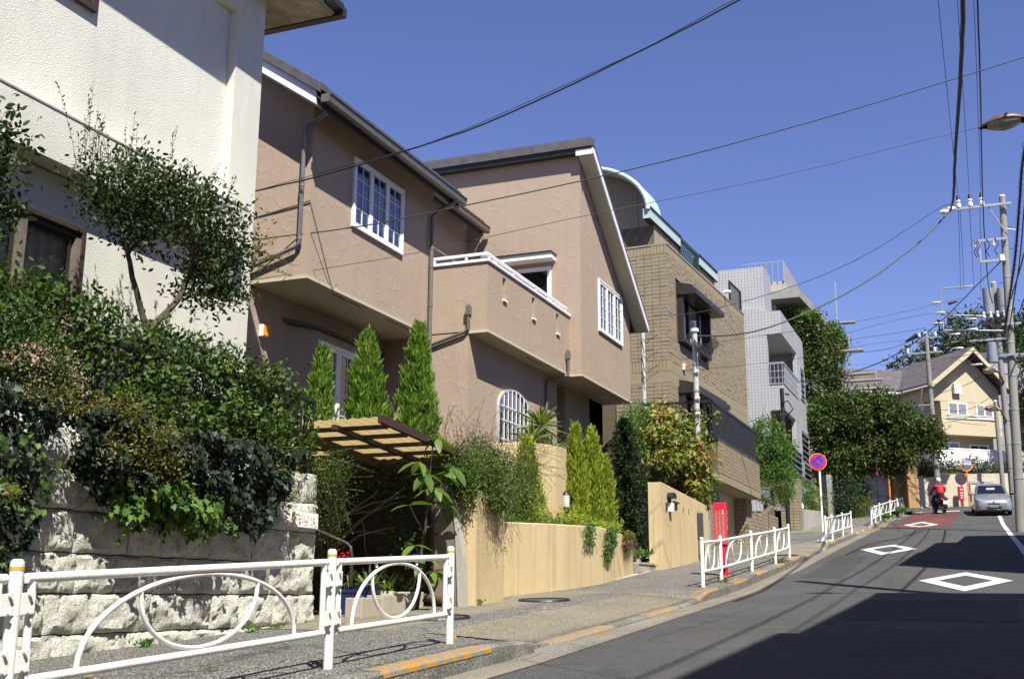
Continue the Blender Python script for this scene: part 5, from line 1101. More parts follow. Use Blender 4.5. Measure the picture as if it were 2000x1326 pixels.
# orange pole and black sign post in front of the garage
t = thing('orange_pole', (-4.35, 66, gj-.3), 'tall orange pole standing before the pale shutter under the tree', 'pole'); build('pole', MB().tube([(-4.15, 65.7, 4.3), (-4.15, 65.7, 8.6)], .055, 10), ORANGE, t, smooth=True)
t = thing('black_sign_post', (-3.9, 58.4, g(58)), 'slim black sign post with red cap wrapped beside the far guard rail', 'sign post'); build('post', MB().tube([(-4.2, 58.0, g(58)-.05), (-4.2, 58.0, g(58)+3.0)], .045, 10), BLACK, t, smooth=True); build('reflector', MB().tube([(-4.2, 58, g(58)+2.1), (-4.2, 58, g(58)+2.2)], .05, 10), REDS, t, smooth=True)
# ------------------------------------------------------------ utility poles, lamps
def pole(name, x, y, z0, z1, r0, r1, label, steps=True, top=None):
    xt, yt = top or (x, y)
    def px(z): f = (z-z0)/(z1-z0); return (x+(xt-x)*f, y+(yt-y)*f, z)
    t = thing(name, (x, y, z0), label, 'utility pole', 'concrete utility poles')
    build('pole', MB().tube([px(z0-.3), px(z1)], r0, 18, r1), POLE, t, smooth=True)
    build('cap', MB().tube([px(z1), px(z1+.06)], r1*1.05, 14, r1*.7), CERAM, t, smooth=True)
    if steps:
        mb = MB(); z = z0+2.2; k = 0
        while z < z1-1: a = px(z); mb.tube([a, (a[0]+(.32 if k % 2 else -.32), a[1], z)], .012, 5); z += .45; k += 1
        build('step_bolt', mb, DARKM, t, kind='stuff')
        for z in np.arange(z0+1.8, z1-1, 1.3): build('band', MB().tube([px(z), px(z+.06)], r0+(r1-r0)*(z-z0)/(z1-z0)+.012, 16), SILVER, t, smooth=True)
    return t
pB = pole('utility_pole', 1.62, 46.2, g(46), 15.45, .19, .12, 'tall concrete utility pole at the right kerb with the highest crossarm', top=(2.07, 46.3))
pC = pole('utility_pole', 2.1, 66.5, g(66), 17.2, .19, .14, 'concrete utility pole with transformer behind the silver car')
pA = pole('utility_pole', -1.72, 69.2, 5.0, 15.2, .18, .12, 'concrete utility pole in front of the cream gabled house')
pD = pole('utility_pole', 1.72, 70.2, 5.0, 11.1, .14, .11, 'short concrete pole between the mirror and the transformer pole')
def ins(mb, p, h=.22, r=.07): mb.tube([p, p+Vector((0, 0, h*.3)), p+Vector((0, 0, h*.5)), p+Vector((0, 0, h*.75)), p+Vector((0, 0, h))], lambda s: [r, r*1.2, r*.6, r*1.1, r*.5][int(round(s*4))], 10)
def insul(par, p, h=.22, r=.07):
    mb = MB(); ins(mb, p, h, r); return build('insulator', mb, CERAM, par, smooth=True)
Z = 15.05
build('crossarm', MB().box(.35, 2.35, 46.0, 46.1, Z-.04, Z+.06), SILVER, pB); build('brace', MB().tube([(1.5, 46.05, Z), (2.0, 46.15, Z-1.0)], .025, 6).tube([(2.1, 46.1, Z-1), (2.5, 46.1, Z-1.1)], .02, 6), SILVER, pB)
[insul(pB, Vector((x, 46.05, Z+.06)), .34, .09) for x in (.45, .88, 1.30)]
[build('insulator_cap', MB().tube([(x, 46.05, Z+.38), (x, 46.05, Z+.58)], .08, 8, .05), BLACK, pB) for x in (.45, .88, 1.30)]
for (a, b, z) in ((.92, 2.1, 13.6), (1.05, 2.0, 12.75)): build('crossarm', MB().box(a, b, 46.0, 46.1, z, z+.1), SILVER, pB)
build('hanger', MB().box(1.05, 1.12, 46.0, 46.08, 12.85, 13.6), SILVER, pB)
mb = MB()
for x in (.9, 1.0, 1.35, 1.65): mb.tube([(x, 46, 13.7), (x+.1, 45.9, 13.4), (x-.05, 46, 13.2), (x+.05, 46.1, 13.0)], .018, 5)
build('jumper', mb, CABLE, pB, kind='stuff'); [insul(pB, Vector((x, 46.05, 13.4)), .2, .06) for x in (.9, 1.6)]
build('splice_box', MB().box(1.78, 1.93, 45.95, 46.1, 12.75, 13.0), CERAM, pB)
build('bracket', MB().box(1.6, 2.3, 46.0, 46.08, 10.2, 10.28).box(1.5, 2.3, 46.0, 46.08, 9.0, 9.07), SILVER, pB)
G0 = len(bpy.data.objects)
# transformer and gear on pole C (rear)
build('transformer', MB().tube([(1.0, 66.3, 15.0), (1.0, 66.3, 16.5)], .29, 18), solid('pale_grey_tank', (.20, .22, .25), .4), pC, smooth=True); build('transformer', MB().tube([(1.7, 66.2, 15.0), (1.7, 66.2, 16.4)], .25, 18), MATS.setdefault('tank', bpy.data.materials['pale_grey_tank']), pC, smooth=True)
[insul(pC, Vector((x, 65.9, 14.75)), .34, .075) for x in (.7, 1.05, 1.4, 1.75)]
build('platform', MB().box(.5, 2.2, 66, 66.6, 14.5, 14.62), DARKM, pC)
build('gear_frame', MB().tube([(.3, 66.2, 16.7), (-1.3, 66.2, 16.7), (-1.45, 66.2, 16.5), (-1.45, 66.2, 14.3)], .045, 8).tube([(-1.4, 66.2, 14.3), (1.8, 66.2, 14.0)], .04, 8).tube([(-1.4, 66.2, 15.2), (1.0, 66.2, 14.9)], .03, 8), SILVER, pC, smooth=True)
for (x, z) in ((-2.1, 15.9), (-1.9, 15.3), (-2.1, 14.7), (-.3, 14.8), (-.3, 14.2), (-1.2, 14.0), (-1.1, 13.2), (-.2, 12.2)): build('insulator', MB().tube([(x, 66.1, z), (x+.2, 66.1, z), (x+.45, 66.1, z), (x+.6, 66.1, z)], lambda s: [.03, .06, .06, .03][int(round(s*3))], 8), SILVER, pC, smooth=True)
[build('cutout', MB().tube([(-1.1, 66.1, z), (-.6, 66.1, z+.08)], .12, 8, .05), BLACK, pC) for z in (15.8, 14.9, 13.5)]
build('second_transformer', MB().tube([(.95, 66.3, 11.0), (.95, 66.3, 12.1)], .28, 18), bpy.data.materials['pale_grey_tank'], pC, smooth=True)
mb = MB()
for k in range(12):
    a = Vector((random.uniform(-1.8, 1.5), 66.1, random.uniform(12.6, 16))); b = Vector((random.uniform(-1.2, 2.1), 66.2, random.uniform(12.4, 15.5))); mb.tube([a, (a+b)/2-Vector((0, 0, .5)), b], .02, 5)
build('jumper', mb, CABLE, pC, kind='stuff')
for o_ in list(pC.children):
    if o_.name.split('.')[0] in ('transformer', 'platform', 'gear_frame', 'cutout', 'jumper', 'second_transformer') or (o_.name.startswith('insulator')): o_.location.x += .75; o_.location.z += .35
bpy.data.objects['second_transformer'].location.z += 1.3
build('crossarm', MB().box(1.3, 3.0, 66.3, 66.4, 12.9, 13.0).box(.6, 2.6, 66.3, 66.4, 13.9, 14.0), SILVER, pC)
build('crossarm', MB().box(-2.9, -.9, 69.1, 69.2, 14.0, 14.08).box(-2.2, -1.1, 69.1, 69.2, 14.9, 14.98), SILVER, pA); [insul(pA, Vector((x, 69.15, z)), .25, .08) for x, z in ((-2.8, 14.08), (-1.3, 14.08), (-2.1, 14.98), (-1.2, 14.98))]
build('cut_off_lamp', MB().tube([(-2.2, 69.1, 15.1), (-2.9, 69.0, 14.75)], .16, 8, .05), BLACK, pA, smooth=True)
build('side_arm', MB().box(-3.2, -1.72, 69.1, 69.18, 10.9, 10.97), SILVER, pA)
# street lamps
def lamp(p, arm_to, sc, label, grp='street lamps on curved arms'):
    t = thing('street_lamp', arm_to, label, 'street lamp', grp); p = Vector(p); a = Vector(arm_to); d = (a-p).normalized()
    L = .62*sc; sh_ = [.02, .09, .135, .15, .14, .10, .05]; pts = [p+d*(L*k/6)+Vector((0, 0, .03*sc*math.sin(k/6*math.pi))) for k in range(7)]
    mb = MB(); side = Vector((-d.y, d.x, 0)).normalized()
    rows = []
    for k in range(7):
        r_ = sh_[k]*sc; rows.append([pts[k]+side*r_*math.cos(math.pi*j/10)+Vector((0, 0, r_*.75*math.sin(math.pi*j/10))) for j in range(11)])
    mb.grid(rows); k0 = len(mb.v)
    o = build('housing', mb, solid('brown_lamp_housing', (.13, .085, .06), .45, .3, .15) if 'lh' not in MATS else MATS['lh'], t, smooth=True); MATS['lh'] = bpy.data.materials['brown_lamp_housing']
    sm = o.modifiers.new('solid', 'SOLIDIFY'); sm.thickness = .01
    g_rows = []
    for k in range(1, 6):
        r_ = sh_[k]*sc*.92; g_rows.append([pts[k]+side*r_*math.cos(math.pi*j/10)-Vector((0, 0, r_*.8*math.sin(math.pi*j/10)*math.sin(math.pi*k/6)+.002)) for j in range(11)])
    build('lens', MB().grid(g_rows), solid('prismatic_lamp_glass', (.30, .29, .24), .15, 0, .1) if 'lg' not in MATS else MATS['lg'], t, smooth=True); MATS['lg'] = bpy.data.materials['prismatic_lamp_glass']
    build('arm', MB().tube([p+d*L*.85, p+d*(L*1.3), p+(a-p)*.8+Vector((0, 0, -.02*sc)), a+Vector((0, 0, -.35*sc))], .035*sc, 10), MATS['lh'], t, smooth=True)
    return t
lamp((.50, 16.0, 6.36), (2.2, 16.1, 6.50), 1.05, 'large close street lamp head reaching in from the right edge of the picture')
lamp((1.10, 65.0, 11.95), (2.15, 66.3, 12.1), 1.7, 'upper brown street lamp on the transformer pole')
lamp((1.02, 65.0, 9.9), (2.1, 66.3, 9.95), 1.7, 'lower brown street lamp on the transformer pole')
# pole out of view that carries the near lamp and the crossing wires
pN = pole('utility_pole', 2.55, 16.1, g(16), 11.5, .19, .14, 'concrete utility pole holding the close street lamp')
# service poles at the house fronts
PALEP = solid('pale_steel_pole', (.42, .43, .42), .45, var=.05)
t = thing('service_pole', (-6.35, 28.9, g(28)), 'slender pale steel service pole in front of the tan tiled building', 'service pole')
SPX, SPY = -6.42, 28.6
build('pole', MB().tube([(SPX, SPY, g(28)), (SPX, SPY, 6.8)], .07, 14), PALEP, t, smooth=True); build('cap', MB().tube([(SPX, SPY, 6.8), (SPX, SPY, 6.88)], .11, 14), CERAM, t, smooth=True)
mb = MB(); 
for k in range(7): a = Vector((SPX+.02*k, SPY-.1, 6.6-.03*k)); mb.tube([a, a+Vector((.05, -.1, -.22-.03*k)), a+Vector((.3, -.05, -.28)), a+Vector((.55, 0, -.02))], .012, 5)
build('cable_loop', mb, CABLE, t, kind='stuff')
mb = MB(); [mb.tube([(SPX, SPY-.09, z), (SPX+.1, SPY-.1, z+.02)], .035, 8) for z in (5.7, 5.0, 4.6)]; build('insulator', mb, CERAM, t, kind='stuff')
for z in (5.9, 5.2, 4.7): build('clamp', MB().tube([(SPX, SPY, z), (SPX, SPY, z+.05)], .088, 12), SILVER, t, smooth=True)
t = thing('service_pipe', (-8.45, 31.3, 1.5), 'pale vertical service pipe between the pink house and tan building', 'pipe')
build('pipe', MB().tube([(-8.62, 31.5, 1.5), (-8.62, 31.5, 7.9)], .07, 12), PALEP, t, smooth=True); build('cap', MB().tube([(-8.62, 31.5, 7.9), (-8.62, 31.5, 8.0)], .12, 12), CERAM, t, smooth=True)
mb = MB(); [mb.tube([(-8.62, 31.4, z), (-8.45, 31.3, z-.2), (-8.4, 31.4, z-.05), (-8.2, 31.6, z+.1)], .012, 5) for z in (7.4, 6.9, 6.5, 6.3)]; build('cable_loop', mb, CABLE, t, kind='stuff')
# ------------------------------------------------------------ wires
def wire(pts, r, label, sag=None, grp='overhead wires', name='overhead_wire', seg=6, mat=None, n=26):
    """pts: endpoints (with sag) or full list"""
    if sag is not None:
        a, b = map(Vector, pts); L = [a+(b-a)*t_+Vector((0, 0, -4*sag*t_*(1-t_))) for t_ in [i/n for i in range(n+1)]]
    else: L = pts
    o = build(name, MB().tube(L, r, seg), mat or CABLE, smooth=True); return tagm(o, label, 'wire' if name == 'overhead_wire' else 'cable', grp)
W_one = [(-11.38, 15.72, 6.93), (-11.05, 15.73, 6.95), (-10.72, 15.73, 6.98), (-10.39, 15.74, 7.0), (-10.04, 15.75, 7.04), (-9.67, 15.76, 7.09), (-9.28, 15.77, 7.14), (-8.88, 15.79, 7.2), (-8.48, 15.8, 7.27), (-8.09, 15.81, 7.33), (-7.71, 15.82, 7.4), (-7.32, 15.83, 7.47), (-6.9, 15.84, 7.57), (-6.43, 15.85, 7.7), (-5.93, 15.86, 7.85), (-5.43, 15.88, 8.01), (-4.98, 15.89, 8.16), (-4.58, 15.9, 8.3), (-4.2, 15.91, 8.43), (-3.86, 15.92, 8.55), (-3.56, 15.93, 8.66), (-3.31, 15.94, 8.75), (-3.1, 15.94, 8.83), (-2.91, 15.94, 8.9), (-2.71, 15.95, 8.98), (-2.49, 15.96, 9.07), (-2.27, 15.96, 9.16), (-2.04, 15.97, 9.26), (-1.8, 15.98, 9.37), (-1.54, 15.99, 9.5), (-1.27, 16.0, 9.65), (-0.99, 16.0, 9.8), (-0.72, 16.01, 9.95)]  # wire points, like most positions here, unprojected from image pixels onto chosen planes
W_two = [(-11.22, 15.59, 5.98), (-10.64, 15.86, 6.08), (-10.07, 16.13, 6.17), (-9.55, 16.37, 6.27), (-9.17, 16.55, 6.35), (-8.85, 16.7, 6.44), (-8.39, 16.91, 6.56), (-7.7, 17.24, 6.75), (-6.87, 17.63, 6.97), (-6.05, 18.01, 7.2), (-5.3, 18.36, 7.42), (-4.55, 18.71, 7.65), (-3.77, 19.07, 7.9), (-2.93, 19.46, 8.19), (-2.04, 19.87, 8.5), (-1.15, 20.29, 8.83), (-0.17, 20.75, 9.2), (0.83, 21.21, 9.58), (1.57, 21.56, 9.87), (1.89, 21.71, 10.0), (1.96, 21.75, 10.03), (2.03, 21.78, 10.07)]
W_three = [(-11.19, 15.61, 5.26), (-10.66, 15.94, 5.4), (-10.13, 16.26, 5.54), (-9.64, 16.56, 5.67), (-9.26, 16.79, 5.77), (-8.92, 17.0, 5.87), (-8.49, 17.26, 6.0), (-7.94, 17.6, 6.19), (-7.31, 17.99, 6.41), (-6.51, 18.48, 6.68), (-5.46, 19.12, 7.01), (-4.25, 19.86, 7.38), (-3.11, 20.56, 7.75), (-2.11, 21.17, 8.1), (-1.19, 21.74, 8.45), (-0.35, 22.25, 8.76), (0.41, 22.72, 9.03), (1.08, 23.13, 9.26), (1.59, 23.44, 9.43), (1.86, 23.61, 9.53), (1.98, 23.68, 9.57), (2.09, 23.75, 9.61)]
W_big = [(0.45, 13.0, 7.56), (0.44, 13.34, 7.58), (0.43, 13.67, 7.59), (0.43, 14.01, 7.61), (0.42, 14.34, 7.63), (0.41, 14.66, 7.64), (0.41, 14.97, 7.66), (0.41, 15.29, 7.68), (0.4, 15.67, 7.71), (0.39, 16.07, 7.76), (0.39, 16.48, 7.82), (0.38, 16.98, 7.9), (0.37, 17.63, 8.0), (0.36, 18.48, 8.14), (0.34, 19.5, 8.31), (0.32, 20.58, 8.5), (0.3, 21.64, 8.68), (0.28, 22.7, 8.86), (0.26, 23.78, 9.05), (0.25, 24.84, 9.23), (0.23, 25.81, 9.39), (0.22, 26.62, 9.49), (0.21, 27.32, 9.55), (0.19, 28.05, 9.63), (0.18, 28.94, 9.79), (0.16, 30.07, 10.05), (0.14, 31.35, 10.38), (0.11, 32.69, 10.74), (0.09, 34.0, 11.09)]
W_branch = [(0.09, 34.0, 11.09), (-0.11, 33.84, 10.84), (-0.3, 33.68, 10.6), (-0.5, 33.51, 10.35), (-0.75, 33.3, 10.07), (-1.06, 33.04, 9.75), (-1.42, 32.74, 9.41), (-1.79, 32.44, 9.06), (-2.15, 32.14, 8.75), (-2.49, 31.86, 8.48), (-2.82, 31.58, 8.23), (-3.15, 31.31, 8.0), (-3.47, 31.04, 7.79), (-3.8, 30.77, 7.58), (-4.13, 30.5, 7.39), (-4.45, 30.24, 7.22), (-4.73, 30.01, 7.08), (-4.97, 29.81, 6.98), (-5.18, 29.64, 6.9), (-5.37, 29.47, 6.85), (-5.57, 29.31, 6.8), (-5.77, 29.14, 6.76), (-5.97, 28.98, 6.73), (-6.16, 28.81, 6.71), (-6.36, 28.65, 6.68)]
W_drop = [(0.1, 34.0, 11.2), (0.08, 33.99, 11.23), (0.09, 34.0, 11.29), (0.04, 33.98, 11.3), (-0.15, 33.92, 11.21), (-0.53, 33.8, 10.96), (-1.06, 33.63, 10.59), (-1.63, 33.45, 10.2), (-2.18, 33.28, 9.86), (-2.67, 33.13, 9.59), (-3.15, 32.98, 9.36), (-3.65, 32.82, 9.14), (-4.19, 32.65, 8.93), (-4.82, 32.45, 8.71), (-5.51, 32.23, 8.5), (-6.19, 32.01, 8.31), (-6.77, 31.83, 8.17), (-7.22, 31.69, 8.09), (-7.59, 31.57, 8.07), (-7.92, 31.47, 8.06), (-8.27, 31.36, 8.04)]
W_hva = [(0.21, 29.08, 16.2)]
W_hvb = [(0.71, 29.28, 16.2)]
W_hvc = [(1.13, 29.45, 16.2)]
W_thick = [(1.03, 24.63, 13.53), (1.05, 26.17, 13.59), (1.07, 27.7, 13.64), (1.1, 29.26, 13.7), (1.12, 30.94, 13.8), (1.15, 32.81, 13.95), (1.18, 34.81, 14.15), (1.2, 36.81, 14.34), (1.23, 38.68, 14.5), (1.25, 40.41, 14.62), (1.27, 42.05, 14.71), (1.29, 43.59, 14.77), (1.31, 45.0, 14.78), (1.33, 46.31, 14.76), (1.34, 47.52, 14.7), (1.36, 48.55, 14.59), (1.37, 49.31, 14.39), (1.38, 49.84, 14.08), (1.38, 50.16, 13.67), (1.38, 50.19, 13.21), (1.38, 49.84, 12.75), (1.37, 48.96, 12.28), (1.35, 47.65, 11.79), (1.33, 46.15, 11.29), (1.31, 44.75, 10.8)]
W_bundle = [(2.27, 25.3, 11.89), (2.22, 27.05, 11.88), (2.16, 28.87, 11.89), (2.11, 30.56, 11.87), (2.07, 31.95, 11.82), (2.04, 32.91, 11.72), (2.02, 33.57, 11.58), (2.01, 34.11, 11.42), (1.99, 34.7, 11.27), (1.97, 35.36, 11.11), (1.95, 36.01, 10.94), (1.93, 36.68, 10.78), (1.91, 37.37, 10.64), (1.89, 38.1, 10.53), (1.87, 38.87, 10.44), (1.84, 39.65, 10.36), (1.82, 40.45, 10.28), (1.79, 41.31, 10.2), (1.77, 42.22, 10.12), (1.74, 43.08, 10.05), (1.72, 43.82, 9.99), (1.7, 44.37, 9.94), (1.69, 44.8, 9.89), (1.67, 45.17, 9.85), (1.66, 45.57, 9.8)]
W_low = [(-6.1, 45.45, 8.4), (-5.8, 45.48, 8.42), (-5.5, 45.5, 8.43), (-5.19, 45.53, 8.45), (-4.86, 45.56, 8.5), (-4.48, 45.59, 8.57), (-4.08, 45.63, 8.66), (-3.67, 45.66, 8.77), (-3.28, 45.69, 8.89), (-2.92, 45.72, 9.02), (-2.58, 45.75, 9.17), (-2.24, 45.77, 9.34), (-1.9, 45.8, 9.53), (-1.55, 45.83, 9.76), (-1.19, 45.86, 10.02), (-0.85, 45.89, 10.29), (-0.51, 45.92, 10.57), (-0.19, 45.95, 10.85), (0.11, 45.97, 11.15), (0.41, 46.0, 11.44), (0.7, 46.02, 11.73), (0.99, 46.04, 12.01), (1.27, 46.07, 12.27), (1.56, 46.09, 12.54), (1.84, 46.12, 12.81)]
W_mida = [(-6.39, 28.76, 6.47), (-6.07, 30.48, 6.91), (-5.75, 32.19, 7.34), (-5.39, 34.16, 7.84), (-4.96, 36.47, 8.42), (-4.49, 39.03, 9.05), (-3.98, 41.79, 9.76), (-3.46, 44.58, 10.49), (-2.91, 47.57, 11.29), (-2.23, 51.24, 12.29), (-1.35, 55.98, 13.6), (-0.35, 61.41, 15.1), (0.65, 66.83, 16.61)]
W_midb = [(-8.08, 34.59, 6.97), (-7.69, 36.03, 7.29), (-7.29, 37.48, 7.6), (-6.9, 38.91, 7.92), (-6.55, 40.19, 8.2), (-6.21, 41.45, 8.48), (-5.75, 43.12, 8.88), (-5.1, 45.5, 9.49), (-4.34, 48.29, 10.22), (-3.6, 50.99, 10.91), (-2.96, 53.32, 11.46), (-2.35, 55.56, 11.96), (-1.66, 58.09, 12.55), (-0.83, 61.12, 13.31), (0.07, 64.44, 14.15), (0.98, 67.75, 15.0)]
W_la = [(-6.3, 68.71, 15.04), (-5.76, 68.61, 15.06), (-5.2, 68.5, 15.07), (-4.65, 68.4, 15.09), (-4.12, 68.3, 15.1), (-3.63, 68.21, 15.12), (-3.19, 68.13, 15.14), (-2.78, 68.06, 15.17), (-2.39, 67.99, 15.19), (-2.01, 67.92, 15.22), (-1.62, 67.85, 15.24)]
W_lb = [(-6.05, 68.66, 14.22), (-5.57, 68.57, 14.22), (-5.08, 68.48, 14.21), (-4.59, 68.4, 14.21), (-4.12, 68.31, 14.22), (-3.68, 68.23, 14.26), (-3.28, 68.16, 14.34), (-2.92, 68.09, 14.44), (-2.57, 68.02, 14.57), (-2.22, 67.96, 14.69), (-1.87, 67.89, 14.81)]
W_lc = [(-6.59, 68.76, 15.39), (-5.94, 68.64, 15.5), (-5.3, 68.52, 15.61), (-4.65, 68.4, 15.72), (-3.98, 68.28, 15.82), (-3.28, 68.15, 15.91), (-2.53, 68.01, 15.98), (-1.75, 67.87, 16.03), (-0.94, 67.72, 16.07), (-0.13, 67.58, 16.11), (0.67, 67.43, 16.15)]
W_ld = [(-6.09, 68.67, 13.54), (-5.75, 68.61, 13.5), (-5.41, 68.54, 13.47), (-5.07, 68.48, 13.44), (-4.71, 68.41, 13.4), (-4.33, 68.34, 13.35), (-3.91, 68.26, 13.29), (-3.46, 68.18, 13.23), (-2.99, 68.1, 13.16), (-2.52, 68.01, 13.09), (-2.06, 67.93, 13.02)]
W_le = [(-1.35, 67.8, 11.3), (-0.95, 67.73, 11.4), (-0.55, 67.65, 11.5), (-0.15, 67.58, 11.6), (0.24, 67.51, 11.71), (0.59, 67.44, 11.85), (0.91, 67.38, 12.03), (1.19, 67.33, 12.23), (1.46, 67.28, 12.44), (1.73, 67.23, 12.67), (2.0, 67.18, 12.88)]
W_lf = [(-1.36, 67.8, 10.42), (-1.05, 67.74, 10.38), (-0.74, 67.68, 10.32), (-0.43, 67.63, 10.27), (-0.12, 67.57, 10.25), (0.2, 67.51, 10.29), (0.53, 67.45, 10.4), (0.86, 67.39, 10.56), (1.19, 67.33, 10.76), (1.53, 67.27, 10.96), (1.86, 67.21, 11.15)]
W_lg = [(-1.31, 67.79, 9.97), (-1.07, 67.75, 9.88), (-0.83, 67.7, 9.8), (-0.6, 67.66, 9.71), (-0.36, 67.61, 9.63), (-0.12, 67.57, 9.56), (0.12, 67.53, 9.51), (0.35, 67.49, 9.46), (0.59, 67.44, 9.42), (0.82, 67.4, 9.39), (1.06, 67.36, 9.35)]
W_lh = [(-1.34, 67.8, 9.59), (-1.04, 67.74, 9.64), (-0.74, 67.69, 9.68), (-0.43, 67.63, 9.72), (-0.13, 67.58, 9.78), (0.17, 67.52, 9.85), (0.47, 67.46, 9.95), (0.77, 67.41, 10.07), (1.07, 67.35, 10.19), (1.37, 67.3, 10.32), (1.67, 67.24, 10.45)]

for n_, L in (('a', 0),): pass
wire(W_one, .014, 'nearest sagging twisted cable crossing in front of the pink house to the upper right')
build('messenger', MB().tube([(p[0], p[1], p[2]+.05*abs(math.sin(i*.35))) for i, p in enumerate(W_one)], .006, 5), CABLE, bpy.data.objects['overhead_wire'])
wire(W_two, .011, 'middle diagonal wire crossing the pink house below the sagging cable')
wire(W_three, .006, 'thinnest diagonal wire crossing the pink house at soffit height')
wire(W_big, .032, 'thick black cable dropping from the top of the picture along the street')
wire(W_branch, .022, 'thick cable sagging from the street cable to the slender steel service pole')
wire(W_drop, .010, 'thin drop wire running to the service pipe of the pink house')
for (x, w, lab) in ((.45, W_hva[0], 'left thin high line to the tall pole crossarm'), (.88, W_hvb[0], 'middle thin high line to the tall pole crossarm'), (1.30, W_hvc[0], 'right thin high line to the tall pole crossarm')):
    wire([(x, 46.05, 15.72), w], .009, lab, sag=.25)
wire(W_thick, .022, 'thick vertical looking cable to the right of the lamp head')
o_ = wire(W_bundle, .035, 'thick spiral wrapped cable bundle descending at the right edge')
sp2 = []
for i in range(len(W_bundle)-1):
    a = Vector(W_bundle[i]); b = Vector(W_bundle[i+1])
    for k in range(10): th = (i*10+k)*1.3; sp2.append(a+(b-a)*(k/10)+Vector((math.cos(th)*.07, 0, math.sin(th)*.07)))
build('spiral_hanger', MB().tube(sp2, .006, 4), CABLE, o_)
wire([(p[0]+.12, p[1], p[2]-.12) for p in W_bundle], .02, 'second cable running just below the spiral wrapped bundle')
wire(W_low, .022, 'thick cable from the black service pole up to the tall utility pole')
wire(W_mida, .008, 'thin wire from the steel service pole to the transformer pole'); wire(W_midb, .008, 'thin wire from the tan tiled building to the transformer pole')
for w, r_, lab in ((W_la, .012, 'uppermost far wire left of the house pole'), (W_lb, .016, 'double far wire below the uppermost one left of the house pole'), (W_lc, .010, 'far wire climbing towards the transformer gear'), (W_ld, .008, 'lowest far wire over the brown roof'), (W_le, .016, 'wire across the cream house gable'), (W_lf, .014, 'sagging wire across the cream house windows'), (W_lg, .012, 'low wire across the cream house wall'), (W_lh, .012, 'lowest wire across the cream house wall')): wire(w, r_, lab)
for (a, b, q_) in (((.45, 46.05, 15.6), (.35, 66.2, 16.9), 'leftmost'), ((.50, 46.05, 15.5), (.55, 66.2, 16.9), 'second from left'), ((.85, 46.05, 15.5), (1.05, 66.2, 16.9), 'third from left'), ((1.25, 46.05, 15.6), (1.4, 66.2, 16.8), 'rightmost')): wire([a, b], .011, q_+' thin line running from the tall pole down to the transformer gear', sag=.3)
for k, (x, y, z) in enumerate(((.2, 33.7, 11.05), (-.0, 33.6, 10.95))): build('dead_end_insulator', MB().tube([(x-.2, y, z), (x-.12, y, z), (x-.05, y, z), (x+.05, y, z)], lambda s: [.03, .08, .08, .03][int(round(s*3))], 8), CERAM, bpy.data.objects['overhead_wire.005'], smooth=True)
for (a, b, r_, sg_, lab) in (((2.35, 16.1, 9.6), (2.5, -16, 8.8), .022, .5, 'street cable running back along the kerb from the lamp pole'), ((2.5, 16.1, 9.0), (2.9, -16, 8.3), .016, .45, 'lower street cable running back along the kerb from the lamp pole'), ((1.5, 16.1, 11.2), (1.6, -16, 10.2), .014, .4, 'upper street wire running back along the kerb from the lamp pole'), ((2.9, 16.1, 8.2), (3.0, -16, 7.6), .03, .5, 'thick low street cable running back along the right kerb')): wire([a, b], r_, lab, sag=sg_)
for (a, b, r_, sg_, lab) in (((2.35, 16.1, 9.6), (2.0, 46.1, 11.2), .024, .4, 'street cable between the lamp pole and the tall pole'), ((2.55, 16.1, 9.0), (2.05, 46.1, 10.2), .02, .4, 'lower street cable between the lamp pole and the tall pole'), ((2.9, 16.1, 8.2), (2.1, 46.1, 9.0), .03, .4, 'thick low street cable between the lamp pole and the tall pole')): wire([a, b], r_, lab, sag=sg_)
# ------------------------------------------------------------ buildings on the right, outside the picture, that shade the road
def rb(name, y0, y1, x0, z1, lab, x1=12):
    t = thing(name, (x0, (y0+y1)/2, g((y0+y1)/2)), lab, 'house')
    build('wall', MB().box(x0, x1, y0, y1, g(y0)-1.5, z1), BEIGE_ST, t); build('roof', MB().box(x0-.0, x1+.3, y0, y1, z1+.001, z1+.2), ROOF, t)
    for y in np.arange(y0+1.5, y1-2, 3.2): window(t, FR((x0, 0, 0), (0, -1, 0), (-1, 0, 0)), -y-1.5, -y, g(y)+1.0, g(y)+2.3, 2, 1, 1, WHITE_F, GLASSD); window(t, FR((x0, 0, 0), (0, -1, 0), (-1, 0, 0)), -y-1.5, -y, g(y)+4.0, g(y)+5.3, 2, 1, 1, WHITE_F, GLASSD)
rb('flat_roofed_house', -14, 6.4, 3.25, 9.75, 'beige flat roofed house on the right of the street nearest the camera')
rb('flat_roofed_house', 6.45, 14.3, 3.3, 9.45, 'beige flat roofed house on the right facing the peach planter')
rb('flat_roofed_house', 21.9, 27.4, 3.3, 10.35, 'beige flat roofed house on the right facing the tan tiled building')
rb('flat_roofed_house', 27.45, 33.2, 3.3, 10.2, 'beige flat roofed house on the right beside the tall pole')
rb('flat_roofed_house', 33.25, 39.2, 3.3, 9.0, 'lower beige flat roofed house on the right before the tall pole')
t = thing('roadside_concrete_wall', (3.25, 46, g(46)), 'grey concrete wall behind the tall pole at the right edge', 'garden wall'); build('wall', MB().prism(FR((3.2, 0, 0), (0, 1, 0), (-1, 0, 0)), [(40, 1.5), (58, 3), (58, g(58)+1.7), (40, g(40)+1.9)], -.2, 0), CONC, t)
